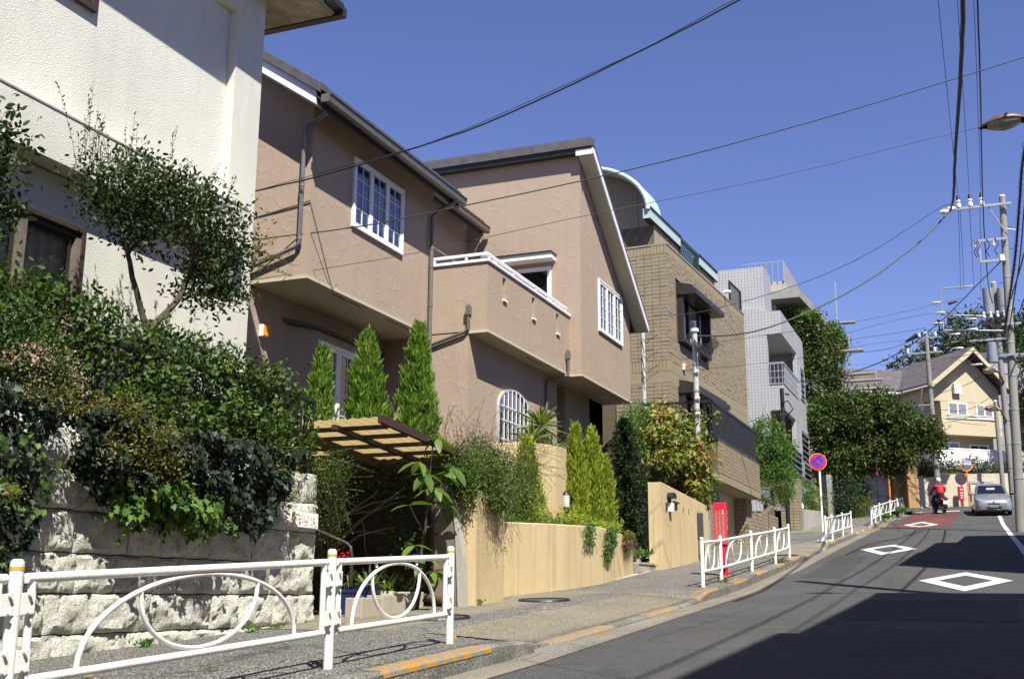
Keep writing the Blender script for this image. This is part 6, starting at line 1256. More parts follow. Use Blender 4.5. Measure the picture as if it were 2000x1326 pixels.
# ------------------------------------------------------------ parked silver car
car = thing('parked_car', (1.0, 60.3, 3.93), 'small silver hatchback parked head on at the right kerb', 'car')
CO = Vector((1.0, 60.0, g(60.3)-.145)); ang = R(4); slope = math.atan(.11)
cu = Vector((math.cos(ang), math.sin(ang), 0)); cv = Vector((-math.sin(ang), math.cos(ang), .11)).normalized(); cw = cu.cross(cv)
def cp_(x, y, z): return CO+cu*x+cv*y+cw*z      # x right, y back, z up
paint = solid('silver_car_paint', (.36, .37, .395), .28, .6, .02); paint.node_tree.nodes['Principled BSDF'].inputs['Coat Weight'].default_value = 1
tyre = BLACKRUB; glassc = glassm('car_glass', (.006, .008, .012)); headl = solid('headlamp_glass', (.35, .38, .45), .08, .5, .02)
st = [ # y, half width low, half width belt, z low, z belt(hood), crown
 (0.0, .56, .55, .30, .55, .58), (.06, .70, .68, .24, .66, .70), (.2, .80, .76, .20, .76, .80), (.5, .83, .79, .20, .84, .89), (.95, .83, .80, .20, .92, .97), (1.1, .83, .80, .20, .95, .99), (2.0, .83, .81, .20, .97, .99), (3.2, .83, .79, .22, .98, 1.0), (3.55, .78, .73, .30, .93, .95), (3.62, .68, .62, .38, .8, .82)]
rows = []
for y, wl, wb_, zl, zb_, zc_ in st:
    rows.append([cp_(x, y, z) for x, z in [(-wl*.96, zl), (-wl, zl+.12), (-wl*1.01, (zl+zb_)/2), (-wb_, zb_), (-wb_*.7, zc_), (0, zc_+.015), (wb_*.7, zc_), (wb_, zb_), (wl*1.01, (zl+zb_)/2), (wl, zl+.12), (wl*.96, zl)]])
mb = MB().grid(rows); m = 11; mb.f.append(tuple(range(m))); mb.f.append(tuple(range(9*m+m-1, 9*m-1, -1)))
for i in range(9): mb.f.append((i*m, (i+1)*m, (i+1)*m+m-1, i*m+m-1))
body = build('body', mb, paint, car, smooth=True)
cab = [(1.02, .78, .97, .70, .99), (1.55, .77, .97, .60, 1.37), (1.9, .77, .98, .57, 1.47), (2.7, .77, .98, .56, 1.49), (3.25, .74, .98, .54, 1.43), (3.58, .70, .95, .60, 1.0)]
rows = [[cp_(x, y, z) for x, z in [(-wl, zl), (-(wl*.35+wt*.65), zl+(zt_-zl)*.6), (-wt, zt_-.03), (-wt*.6, zt_+.0), (wt*.6, zt_+.0), (wt, zt_-.03), (wl*.35+wt*.65, zl+(zt_-zl)*.6), (wl, zl)]] for y, wl, zl, wt, zt_ in cab]
build('cabin', MB().grid(rows), paint, car, smooth=True)
build('windscreen', MB().add([cp_(-.66, 1.06, 1.0), cp_(.66, 1.06, 1.0), cp_(.545, 1.54, 1.395), (cp_(-.545, 1.54, 1.395)), cp_(-.68, 1.0, .985), cp_(.68, 1.0, .985)], [(0, 1, 2, 3)]), glassc, car)
for v in bpy.data.objects['windscreen'].data.vertices: v.co += (cw*.012-cv*.012)
ws = bpy.data.objects['windscreen']
for x in (-.34, .34): build('seat_back', MB().add([cp_(x-.14, 1.18, 1.03)-cv*.03, cp_(x+.14, 1.18, 1.03)-cv*.03, cp_(x+.11, 1.34, 1.17)-cv*.03, cp_(x-.11, 1.34, 1.17)-cv*.03], [(0, 1, 2, 3)]), BLACK, ws)
build('rear_daylight_patch', MB().add([cp_(-.2, 1.3, 1.17)-cv*.035+cw*.02, cp_(.2, 1.3, 1.17)-cv*.035+cw*.02, cp_(.19, 1.43, 1.28)-cv*.035+cw*.02, cp_(-.19, 1.43, 1.28)-cv*.035+cw*.02], [(0, 1, 2, 3)]), solid('painted_rear_daylight', (.30, .28, .22), .6), ws)  # pale patch on the windscreen paints daylight seen through the rear window
for s_ in (-1, 1):
    build('headlight', MB().tube([cp_(s_*.60, .10, .62), cp_(s_*.61, .15, .66), cp_(s_*.62, .30, .74)], lambda q: [.09, .125, .09][int(round(q*2))], 14), headl, car, smooth=True)
    build('fog_lamp_recess', MB().tube([cp_(s_*.55, .035, .36), cp_(s_*.55, .1, .36)], .09, 12), BLACK, car)
    mw = build('door_mirror', MB().tube([cp_(s_*.82, 1.15, 1.0), cp_(s_*.90, 1.13, 1.02), cp_(s_*1.0, 1.16, 1.03), cp_(s_*1.04, 1.2, 1.02)], lambda q: [.04, .085, .085, .04][int(round(q*3))], 10), paint if s_ < 0 else BLACK, car, smooth=True)
    build('side_window', MB().add([cp_(s_*.765, 1.25, 1.0), cp_(s_*.765, 3.1, 1.0), cp_(s_*.63, 3.0, 1.36), cp_(s_*.65, 1.7, 1.36)], [(0, 1, 2, 3)]), glassc, car)
    for y in (.62, 2.98):
        w_ = build('wheel', MB().tube([cp_(s_*.64, y, .285), cp_(s_*.82, y, .285)], .285, 20), tyre, car, smooth=True); build('rim', MB().tube([cp_(s_*.80, y, .285), cp_(s_*.828, y, .285)], .17, 14), SILVER, w_)
build('grille', MB().add([cp_(-.30, .035, .60), cp_(.30, .035, .60), cp_(.24, .02, .53), cp_(-.24, .02, .53), cp_(-.30, .09, .64), cp_(.30, .09, .64)], [(0, 1, 2, 3), (0, 1, 5, 4)]), BLACK, car)
for v in bpy.data.objects['grille'].data.vertices: v.co -= cv*.03
build('emblem', MB().tube([cp_(0, .0, .66), cp_(0, -.02, .66)], .045, 12), SILVER, car)
build('bumper_intake', MB().add([cp_(-.36, -.012, .42), cp_(.36, -.012, .42), cp_(.30, -.012, .30), cp_(-.30, -.012, .30)], [(0, 1, 2, 3)]), BLACK, car)
npl = build('number_plate', MB().add([cp_(-.165, -.03, .50), cp_(.165, -.03, .50), cp_(.165, -.03, .38), cp_(-.165, -.03, .38)], [(0, 1, 2, 3)]), solid('grey_number_plate', (.30, .31, .30), .5), car)
mb = MB()
for k, x in enumerate((-.12, -.06, .02, .08)): a_ = [cp_(x, -.034, .47), cp_(x+.035, -.034, .47), cp_(x+.035, -.034, .40), cp_(x, -.034, .40)]; mb.add(a_, [(0, 1, 2, 3)])
build('plate_marks', mb, solid('plate_green', (.06, .10, .07), .6), npl, kind='stuff')
build('bonnet_gap', MB().tube([cp_(-.62, .35, .845), cp_(-.3, .19, .80), cp_(0, .16, .795), cp_(.3, .19, .80), cp_(.62, .35, .845)], .006, 4), BLACK, body)
# ------------------------------------------------------------ scooter and rider
SX = Vector((-1.5, 62.6, g(62.6)-.145))
sc2 = thing('scooter', SX, 'black scooter with twin red tail lights seen from behind', 'scooter')
sf = FR(SX, (.94, .34, 0), (.34, -.94, 0))   # u right, n towards camera
def spt(u, n, z): return sf.p(u, n, z)
build('body_shell', MB().tube([spt(0, .72, .62), spt(0, .62, .66), spt(0, .45, .68), spt(0, .1, .66), spt(0, -.15, .50)], lambda q: [.09, .17, .21, .19, .12][int(round(q*4))], 16), BLACK, sc2, smooth=True)
build('seat', MB().tube([spt(0, .55, .80), spt(0, .3, .83), spt(0, -.1, .80), spt(0, -.3, .78)], lambda q: [.09, .13, .13, .08][int(round(q*3))], 12), BLACKRUB, sc2, smooth=True)
build('floor_board', MB().fb(sf, -.18, .18, -.7, -.2, .25, .32), BLACK, sc2, bevel=.02)
build('front_shield', MB().tube([spt(0, -.70, .3), spt(0, -.80, .65), spt(0, -.72, .98)], lambda q: [.16, .22, .12][int(round(q*2))], 12), BLACK, sc2, smooth=True)
for n_, nm2 in ((.48, 'wheel'), (-.92, 'wheel')):
    w_ = build('wheel', MB().tube([spt(-.055, n_, .22), spt(.055, n_, .22)], .22, 20), BLACKRUB, sc2, smooth=True); build('rim', MB().tube([spt(-.06, n_, .22), spt(.06, n_, .22)], .12, 14), SILVER, w_)
build('rear_mudguard', MB().fb(sf, -.09, .09, .60, .74, .26, .46), BLACK, sc2, bevel=.02)
for s_ in (-1, 1):
    build('tail_light', MB().tube([spt(s_*.10, .76, .66+.03*s_), spt(s_*.15, .74, .69+.03*s_), spt(s_*.18, .70, .71)], .035, 10), solid('red_tail_light', (.75, .02, .02), .3) if s_ < 0 else bpy.data.materials['red_tail_light'], sc2, smooth=True)
    build('handlebar', MB().tube([spt(0, -.68, 1.02), spt(s_*.25, -.62, 1.04), spt(s_*.34, -.52, 1.03)], .02, 8), BLACK, sc2, smooth=True); build('mirror', MB().tube([spt(s_*.3, -.6, 1.05), spt(s_*.36, -.6, 1.25)], .012, 6).disc(spt(s_*.38, -.6, 1.28), sf.n, .07, .02, 14), BLACK, sc2, smooth=True)
build('exhaust', MB().tube([spt(.16, .1, .25), spt(.2, .65, .30)], .06, 12), SILVER, sc2, smooth=True)
build('plate', MB().fb(sf, -.10, .10, .76, .77, .42, .56), WHITE_T, sc2); build('chrome_reflector', MB().fb(sf, -.12, .12, .745, .765, .57, .62), SILVER, sc2)
# rider: continuous skinned body
pe = thing('person', SX+Vector((0, 0, .8)), 'person in red jacket and cream helmet riding the scooter away', 'person')
def skinned(name, verts, edges, radii, mat, parent, sub=2, root=0):
    me = bpy.data.meshes.new(name); me.from_pydata([tuple(Vector(v)) for v in verts], edges, []); o = bpy.data.objects.new(name, me); COL.objects.link(o)
    me.materials.append(mat); sk_ = o.modifiers.new('skin', 'SKIN'); sk_.use_smooth_shade = True
    for i, r_ in enumerate(radii):
        d = me.skin_vertices[0].data[i]; d.radius = r_ if hasattr(r_, '__len__') else (r_, r_); d.use_root = (i == root)
    ss = o.modifiers.new('sub', 'SUBSURF'); ss.levels = ss.render_levels = sub
    o.parent = parent; o.location = -wloc(parent); WL[o.name] = Vector((0, 0, 0)); return o
V = [spt(0, .12, .93), spt(0, .12, 1.1), spt(0, .06, 1.28), spt(0, 0, 1.42), spt(0, -.03, 1.50), spt(0, -.05, 1.58), spt(0, -.06, 1.68),
     spt(-.19, 0, 1.38), spt(-.30, -.18, 1.20), spt(-.33, -.46, 1.06), spt(.19, 0, 1.38), spt(.30, -.18, 1.20), spt(.33, -.46, 1.06),
     spt(-.12, .05, .90), spt(-.20, -.35, .86), spt(-.17, -.42, .45), spt(-.17, -.55, .36), spt(.12, .05, .90), spt(.20, -.35, .86), spt(.17, -.42, .45), spt(.17, -.55, .36)]
E_ = [(0, 1), (1, 2), (2, 3), (3, 4), (4, 5), (5, 6), (3, 7), (7, 8), (8, 9), (3, 10), (10, 11), (11, 12), (0, 13), (13, 14), (14, 15), (15, 16), (0, 17), (17, 18), (18, 19), (19, 20)]
Rr = [(.16, .13), (.15, .12), (.17, .12), (.16, .11), .06, .07, .09, .075, .055, .04, .075, .055, .04, .10, .075, .05, .045, .10, .075, .05, .045]
skinned('body', V, E_, Rr, solid('dark_trousers', (.03, .03, .04), .8), pe)
V2 = [v for v in V[:4]]+[V[7], V[8], spt(-.325, -.40, 1.08), V[10], V[11], spt(.325, -.40, 1.08)]
skinned('red_jacket', V2, [(0, 1), (1, 2), (2, 3), (3, 4), (4, 5), (5, 6), (3, 7), (7, 8), (8, 9)], [(.19, .15), (.19, .15), (.215, .155), (.195, .14), .10, .075, .06, .10, .075, .06], solid('red_jacket_cloth', (.50, .012, .03), .75, var=.25, sc=9), pe)
bm = bmesh.new(); bmesh.ops.create_uvsphere(bm, u_segments=20, v_segments=14, radius=.15); 
for v in bm.verts: v.co.x *= .92; v.co.y *= 1.12
me = bpy.data.meshes.new('helmet'); bm.to_mesh(me); bm.free(); me.materials.append(solid('cream_helmet', (.62, .58, .40), .25)); me.polygons.foreach_set('use_smooth', [True]*len(me.polygons))
h_ = inst('helmet', me, pe, spt(0, -.06, 1.70))
for s_ in (-1, 1):
    for f_ in range(4): V3 = [spt(s_*.33, -.47, 1.06), spt(s_*(.33-.02*f_), -.53, 1.05), spt(s_*(.33-.022*f_), -.56, 1.02), spt(s_*(.33-.022*f_), -.54, .99)]; 
    mb = MB()
    for f_ in range(4): a = s_*(.355-.022*f_); mb.tube([spt(a, -.47, 1.06), spt(a, -.54, 1.065), spt(a, -.57, 1.035), spt(a, -.545, 1.0)], .011, 6, .008)
    mb.tube([spt(s_*.27, -.47, 1.05), spt(s_*.25, -.52, 1.02), spt(s_*.26, -.545, 1.0)], .012, 6, .008)
    build('glove', mb, BLACKRUB, pe, smooth=True, kind='stuff')
# ------------------------------------------------------------ vegetation
def plant(name, loc, label, cat, group=None): return thing(name, loc, label, cat, group)
def shoots(parent, bases, dirs, lens, leaf_size, mat, lw=.5, every=.045, curve=.12, r=.004, nm_='shoot', twig=BARK):
    """wispy shoots: a thin stem with alternating leaves"""
    mb = MB(); P = []; D = []; NN = []
    for b, d, L in zip(bases, dirs, lens):
        b = Vector(b); d = Vector(d).normalized(); side = Vector((random.uniform(-1, 1), random.uniform(-1, 1), random.uniform(-.4, .2)))*curve
        pts = [b+d*L*t_+side*L*t_*t_ for t_ in (0, .33, .66, 1)]; mb.tube(pts, r, 4, r*.5, cap=False)
        n = max(3, int(L/every))
        for k in range(n):
            t_ = (k+.5)/n; p = b+d*L*t_+side*L*t_*t_; a = random.uniform(0, 6.28); s_ = Vector((math.cos(a), math.sin(a), .6)); P.append(p); D.append(s_); NN.append((random.uniform(-.5, .5), random.uniform(-.5, .5), 1))
    build(nm_+'_stems', mb, twig, parent, kind='stuff')
    leaves('shoot_leaves', np.array(P), np.array(D), np.array(NN), leaf_size, mat, parent, lw)
def limb(mb, pts, r0, r1, seg=8):
    pts = [Vector(p) for p in pts]; L = [pts[0]]
    for a, b in zip(pts[:-1], pts[1:]):
        for k in (1, 2, 3): L.append(a+(b-a)*k/3+(Vector([random.uniform(-1, 1) for _ in range(3)])*.03*(b-a).length if k < 3 else Vector()))
    mb.tube(L, r0, seg, r1)
# small camellia tree before the white house
t = plant('camellia_tree', (-8.15, 10, 1.22), 'open branched camellia tree with long shoots in front of the white house', 'tree')
mb = MB(); limb(mb, [(-8.15, 9.58, 1.2), (-8.15, 9.58, 2.6), (-8.15, 9.56, 2.9)], .065, .055)
limb(mb, [(-8.15, 9.56, 2.75), (-8.20, 9.38, 3.2), (-8.20, 9.18, 3.6), (-8.05, 9.08, 3.95), (-8.15, 9.13, 4.35)], .036, .014)
limb(mb, [(-8.15, 9.57, 2.8), (-8.10, 9.93, 3.2), (-8.15, 10.23, 3.6), (-8.20, 10.43, 3.95), (-8.10, 10.58, 4.3)], .042, .015)
limb(mb, [(-8.20, 9.20, 3.55), (-8.25, 9.43, 3.8), (-7.95, 9.53, 4.1)], .022, .010); limb(mb, [(-8.15, 10.18, 3.55), (-7.85, 9.88, 3.85), (-7.85, 9.78, 4.2)], .026, .010); limb(mb, [(-8.15, 10.28, 3.65), (-8.05, 10.78, 3.85), (-8.15, 11.18, 4.05)], .022, .008); limb(mb, [(-8.15, 9.08, 3.9), (-8.25, 8.78, 4.1), (-8.15, 8.58, 4.3)], .022, .008)
build('trunk', mb, BARK, t, smooth=True)
bush('camellia_low', [(-8.1, 10.35, 3.35, .25, .45, .18), (-8.15, 9.6, 4.45, .4, .9, .22), (-8.1, 9.0, 3.9, .3, .35, .25), (-8.1, 10.4, 3.8, .3, .4, .3)], 2600, .062, L_CAM, t, .52, clump=.09, shell=.2, per=10)
bush('camellia', [(-8.15, 8.93, 4.2, .45, .55, .32), (-8.05, 9.68, 4.25, .5, .65, .38), (-8.15, 10.53, 4.3, .45, .6, .36), (-8.15, 9.38, 3.85, .3, .4, .2), (-8.15, 10.78, 4.0, .3, .4, .25), (-8.05, 10.28, 3.45, .2, .35, .12), (-8.05, 10.68, 3.55, .2, .4, .16)], 6200, .062, L_CAM, t, .52, clump=.10, shell=.25, per=10)
bs = []; ds = []; ls = []
for k in range(60):
    y = random.uniform(8.5, 11.1); bs.append((random.uniform(-8.45, -8.2), y, random.uniform(4.2, 4.55))); ds.append((random.uniform(-.15, .15), random.uniform(-.2, .25)+(y-9.8)*.15, 1)); ls.append(random.choice((.3, .4, .5, .6, .85)))
for k in range(16): bs.append((-8.05, 10.98, random.uniform(3.9, 4.2))); ds.append((.2, 1, random.uniform(-.1, .6))); ls.append(random.uniform(.4, 1.0))
for k in range(22): bs.append((-8.10, random.uniform(10.2, 10.9), random.uniform(3.4, 3.8))); ds.append((random.uniform(-.2, .4), 1, random.uniform(-.3, .5))); ls.append(random.uniform(.3, .6))
shoots(t, bs, ds, ls, .045, L_TWIG, .5, .04)
# darker camellia at the left edge
t = plant('camellia_tree', (-8.0, 6.73, 1.22), 'dark glossy camellia cut off by the left edge of the picture', 'tree')
mb = MB(); limb(mb, [(-8.0, 6.73, 1.2), (-8.0, 6.83, 2.8), (-8.0, 7.13, 3.5), (-8.0, 7.33, 4.0)], .06, .02); limb(mb, [(-8.0, 6.83, 2.8), (-8.1, 6.63, 3.6), (-8.0, 6.53, 4.2)], .04, .02); build('trunk', mb, BARK, t, smooth=True)
bush('camellia', [(-8.0, 7.08, 4.0, .3, .42, .38), (-8.0, 7.03, 3.5, .3, .45, .4), (-8.0, 7.08, 3.05, .22, .3, .3), (-8.0, 6.53, 3.8, .4, .5, .8)], 3300, .07, L_CAM, t, .5, clump=.09, shell=.2, per=9)
shoots(t, [(-8.0, 7.2+random.uniform(-.4, .25), random.uniform(3.0, 4.2)) for _ in range(26)], [(random.uniform(-.2, .3), random.uniform(.2, 1), random.uniform(-.1, .9)) for _ in range(26)], [random.uniform(.12, .3) for _ in range(26)], .06, L_CAM, .5, .04)
# hedge over the stone wall
t = plant('hedge', (-7.0, 8, 1.3), 'long glossy green hedge spilling over the stone wall and railing', 'hedge')
ells = []
for y, zt_ in [(3.8, 2.3), (4.6, 2.35), (5.4, 2.3), (6.05, 2.2), (6.6, 2.45), (7.1, 2.42), (7.6, 2.3), (8.2, 2.36), (8.8, 2.34), (9.4, 2.33), (9.95, 2.28), (10.4, 2.12)]:
    ells.append((-6.95, y, (zt_+1.3)/2+.05, .40, .48, (zt_-1.3)/2+.02))
ells += [(-6.75, 8.3, 1.6, .35, .7, .45), (-6.75, 9.4, 1.62, .35, .7, .42), (-6.7, 7.9, 1.45, .3, .4, .3)]
ells = [e for e in ells if not (6.55 < e[1] < 7.2 and e[2] < 1.7)]
bush('hedge', ells, 20000, .060, L_HEDGE, t, .54, clump=.078, per=24, shell=.3, up=.5)
shoots(t, [(-6.9+random.uniform(-.1, .3), random.uniform(4, 10.4), random.uniform(2.1, 2.4)) for _ in range(90)], [(random.uniform(-.2, .5), random.uniform(-.5, .5), random.uniform(.2, 1)) for _ in range(90)], [random.uniform(.08, .28) for _ in range(90)], .05, L_HEDGE, .5, .035)
bush('hedge_top', [(e[0]+.02, e[1], e[2]+e[5]*.75, .35, .45, .16) for e in ells[:12]], 4600, .058, L_HEDGE, t, .55, clump=.07, per=22, shell=.3, up=.8)
mb = MB()
for y in np.arange(4, 10.8, .32): limb(mb, [(-7.15, y, 1.2), (-7.0, y+random.uniform(-.2, .2), 1.6), (-6.95, y+random.uniform(-.3, .3), 2.1)], .02, .008, 5)
build('stem', mb, BARK, t, smooth=True, kind='stuff')
# ivy masses hanging on the wall
def hang(label, ys, ztop, zbot, n, mat, size, depth=.3, name='ivy', seed=1, shape='ivy', bias=.0, x0=-6.72):
    t = plant(name, (-6.7, (ys[0]+ys[-1])/2, 1.3), label, 'ivy' if shape == 'ivy' else 'shrub', 'climbers hanging on the stone wall')
    y = rng.uniform(ys[0], ys[-1], n); zb_ = np.interp(y, ys, zbot)+.05*np.sin(y*23)+.04*np.sin(y*57); zt_ = np.interp(y, ys, ztop)
    z = zb_+(zt_-zb_)*rng.uniform(0, 1, n)**.85; f = (z-zb_)/(zt_-zb_+1e-6)
    lump = .5+.5*np.sin(y*9+z*5)*np.sin(z*11-y*4)
    x = x0+.04+depth*(.25+.75*np.sqrt(np.clip(f, 0, 1)))*(.35+.65*lump)*rng.uniform(.5, 1, n)
    pos = np.stack([x, y, z], 1); nrm = np.array([1, 0, .45])+rng.normal(size=(n, 3))*.45; d = np.array([.25, 0, -1])+rng.normal(size=(n, 3))*.5
    leaves('ivy_leaves', pos, d, nrm, size, mat, t, .9 if shape == 'ivy' else .5, shape, fold=.1)
    mb = MB()
    for k in range(14): yy = random.uniform(ys[0], ys[-1]); a = float(np.interp(yy, ys, ztop)); b = float(np.interp(yy, ys, zbot)); mb.tube([(x0+.06, yy, a), (x0+.1, yy+random.uniform(-.1, .1), (a+b)/2), (x0+.07, yy+random.uniform(-.15, .15), b)], .006, 4, .003)
    build('stem', mb, BARK, t, kind='stuff')
    return t
hang('dark green ivy mass hanging on the middle of the stone wall', [6.95, 7.3, 7.7, 8.1, 8.6, 9.2, 9.6, 9.95], [1.45]*8, [.98, .72, .62, .60, .66, .60, .58, .95], 5200, L_IVYD, .058, .46)
hang('light green young ivy tips trailing below the dark ivy', [7.35, 7.6, 7.9, 8.2, 8.5, 8.9], [.95, .85, .95, 1.0, .9, .8], [.62, .50, .58, .46, .50, .56], 620, L_IVYL, .062, .5)
hang('mixed ivy hanging down the stone wall at the left picture edge', [3.5, 5.0, 5.8, 6.3, 6.6], [1.5]*5, [-.5, -.3, -.1, .0, .35], 5200, L_IVYD, .06, .42)
hang('young ivy sprays at the left edge near the fence', [4.5, 6.2, 6.65], [1.3, 1.2, 1.1], [.0, -.05, .5], 420, L_IVYL, .06, .5)
t = plant('box_shrub', (-6.6, 7.6, 1.3), 'yellowish small leaved shrub drooping over the middle of the wall', 'shrub')
bush('box', [(-6.5, 7.35, 1.42, .25, .30, .2), (-6.42, 7.6, 1.25, .25, .35, .2), (-6.45, 7.8, 1.1, .2, .3, .16), (-6.45, 7.3, 1.12, .15, .2, .15)], 3600, .034, L_YEL, t, .5, clump=.05, per=12, shell=.2)
shoots(t, [(-6.4, random.uniform(7.1, 8), random.uniform(1.1, 1.5)) for _ in range(36)], [(random.uniform(.2, 1), random.uniform(-.6, .8), random.uniform(-.5, .7)) for _ in range(36)], [random.uniform(.12, .3) for _ in range(36)], .032, L_YEL, .5, .025)
t = plant('box_shrub', (-6.6, 9.8, 1.3), 'brownish small leaved shrub at the right end of the wall top', 'shrub')
bush('box', [(-6.55, 9.75, 1.3, .2, .25, .25), (-6.5, 9.85, 1.05, .15, .16, .2)], 1500, .030, L_YEL, t, .5, clump=.05, per=12, shell=.2)
t = plant('box_shrub', (-6.6, 6.2, 1.0), 'low yellowish sprig with tiny leaves above the guard rail at the left edge', 'shrub')
bush('box', [(-6.35, 6.15, .72, .12, .35, .05), (-6.4, 6.5, 1.45, .2, .3, .12)], 900, .03, L_YEL, t, .5, clump=.03, per=12, shell=.2)
t = plant('flowering_abelia', (-6.7, 6.5, 1.3), 'abelia bush with dull pink flowers at the left edge', 'flowering shrub')
bush('abelia', [(-6.55, 6.2, 1.9, .3, .35, .3), (-6.5, 6.5, 1.75, .25, .3, .25)], 2000, .035, L_HEDGE, t, .5, clump=.06, shell=.2)
bush('flowers', [(-6.35, 6.3, 1.72, .12, .2, .12), (-6.35, 6.6, 1.72, .12, .14, .13), (-6.35, 6.65, 1.55, .1, .12, .08), (-6.33, 6.05, 1.68, .1, .2, .1), (-6.35, 6.45, 2.0, .06, .08, .05)], 640, .018, L_FLOW, t, .8, clump=.035, shell=.1, nm_='flowers')
# shrub trailing around the end of the stone wall
t = plant('trailing_shrub', (-6.8, 10.9, 1.3), 'fine leaved shrub trailing over the right end of the stone wall', 'shrub')
bush('trail', [(-6.7, 11.0, 1.42, .3, .2, .2), (-6.75, 11.15, 1.15, .22, .18, .3), (-6.8, 11.3, .85, .15, .14, .25)], 2600, .028, L_FINE, t, .4, clump=.05, shell=.2)
shoots(t, [(-6.7, random.uniform(10.7, 11.3), random.uniform(1.0, 1.55)) for _ in range(46)], [(random.uniform(-.2, .5), random.uniform(-.3, .9), random.uniform(-1, .3)) for _ in range(46)], [random.uniform(.2, .5) for _ in range(46)], .026, L_BRIGHT, .4, .022, r=.003)
# three clipped conifers
def conifer(x, y, z0, z1, r, mat, label, n, name='conifer', size=.085, lean=0, group=None, kind='conifer', pw=1.25):
    t = plant(name, (x, y, z0), label, kind, group); H = z1-z0
    nc = n//16; h = rng.uniform(0, 1, nc)**.8; th = rng.uniform(0, 2*math.pi, nc)
    ph_ = rng.uniform(0, 6.28, 3); prof = r*(1-h**pw)**.7*(.88+.16*np.sin(th*3+h*7+ph_[0])+.13*np.sin(th*5-h*16+ph_[1])+.07*np.sin(h*34+ph_[2]))*(1+.10*rng.normal(size=nc)); prof *= rng.uniform(.6, 1.08, nc)
    c = np.stack([x+prof*np.cos(th), y+prof*np.sin(th), z0+h*H], 1); out = np.stack([np.cos(th), np.sin(th), np.full(nc, .3)], 1)
    per = 16; pos = np.repeat(c, per, 0)+rng.normal(size=(nc*per, 3))*np.array([.03, .03, .055]); o_ = np.repeat(out, per, 0)
    d = unit(o_*.45+np.array([0, 0, 1.0])+rng.normal(size=pos.shape)*.28); nr = unit(o_+rng.normal(size=pos.shape)*.5)
    tint = np.clip(np.repeat(rng.uniform(0, 1, nc), per)*.5+rng.uniform(0, .5, nc*per), 0, 1)
    leaves('foliage', pos, d, nr, size*1.12, mat, t, .30, 'spray', tint)
    pos2 = c[:nc//7]*1.; pos2[:, 2] += .05; leaves('sprays', np.repeat(pos2, 5, 0)+rng.normal(size=(len(pos2)*5, 3))*.02, unit(np.repeat(out[:nc//7], 5, 0)*.55+np.array([0, 0, 1.])+rng.normal(size=(len(pos2)*5, 3))*.2), rnd_dirs(len(pos2)*5), size*1.9, mat, t, .22, 'spray')
    # inner dark mass of twigs
    mb = MB(); mb.tube([(x, y, z0-.2), (x, y, z0+H*.5), (x, y, z0+H*.9)], .03, 7, .008)
    for k in range(40): hh = random.uniform(.05, .85); a = random.uniform(0, 6.28); rr_ = r*(1-hh**pw)**.75*.8; mb.tube([(x, y, z0+hh*H), (x+rr_*math.cos(a), y+rr_*math.sin(a), z0+hh*H+.12)], .008, 4, .004, cap=False)
    build('trunk', mb, BARK, t, smooth=True); return t
conifer(-9.0, 14.48, 2.25, 3.56, .21, L_CON, 'smallest clipped conifer standing before the french window', 7500, group='clipped conifers above the shelter roof')
conifer(-9.0, 15.86, 2.25, 4.12, .36, L_CON, 'middle clipped conifer between the two others above the shelter roof', 15000, group='clipped conifers above the shelter roof')
conifer(-9.0, 17.70, 2.3, 4.66, .40, L_CON, 'largest clipped conifer to the right beside the downpipe', 19000, group='clipped conifers above the shelter roof')
conifer(-7.15, 18.35, 1.1, 2.62, .24, L_GOLD, 'golden conifer column left of the peach planter tower', 5600, 'golden_conifer', group='golden conifers in the planter', size=.08, pw=2)
conifer(-7.2, 21.1, 1.15, 3.22, .25, L_GOLD, 'golden conifer column right against the peach planter tower', 6400, 'golden_conifer', group='golden conifers in the planter', size=.08, pw=2)
conifer(-7.15, 22.0, 1.15, 3.3, .25, L_GOLD, 'second golden conifer right of the tower, tallest of them', 6400, 'golden_conifer', group='golden conifers in the planter', size=.08, pw=2)
conifer(-7.05, 22.55, 1.1, 2.75, .26, L_GOLD, 'shorter golden conifer at the right end of the row', 5600, 'golden_conifer', group='golden conifers in the planter', size=.08, pw=1.6)
# bushy fine leaved shrub over the pilaster
t = plant('fine_leaved_shrub', (-7.0, 16.2, 1.05), 'large bushy fine leaved shrub with wispy tops spilling over the peach pilaster', 'shrub')
bush('fine', [(-7.0, 15.6, 1.75, .45, .7, .5), (-6.9, 16.8, 1.75, .45, .8, .55), (-6.8, 14.7, 1.6, .4, .5, .35), (-7.1, 16.2, 2.1, .4, .6, .35), (-6.9, 15.3, 1.3, .4, .6, .3), (-6.9, 17.3, 1.4, .4, .5, .35), (-6.35, 14.3, 1.62, .42, .55, .30), (-6.5, 13.7, 1.75, .3, .35, .25), (-6.6, 15.2, 1.55, .4, .5, .35)], 26000, .038, L_FINE, t, .42, clump=.07, shell=.35, per=14)
bush('overhang', [(-6.12, 14.0, 1.55, .22, .4, .3), (-6.2, 14.6, 1.5, .22, .4, .35), (-6.0, 14.2, 1.28, .12, .4, .22), (-6.3, 13.55, 1.6, .3, .25, .35), (-6.1, 13.5, 1.35, .14, .16, .22), (-6.35, 15.0, 1.6, .3, .4, .4)], 15000, .040, L_FINE, t, .42, clump=.06, shell=.2, per=14, droop=.2)
shoots(t, [(random.uniform(-7.4, -6.7), random.uniform(14.6, 18), random.uniform(1.9, 2.3)) for _ in range(110)], [(random.uniform(-.3, .3), random.uniform(-.5, .6), random.uniform(.5, 1)) for _ in range(110)], [random.uniform(.2, .75) for _ in range(110)], .030, L_TWIG, .42, .035, .4, r=.003)
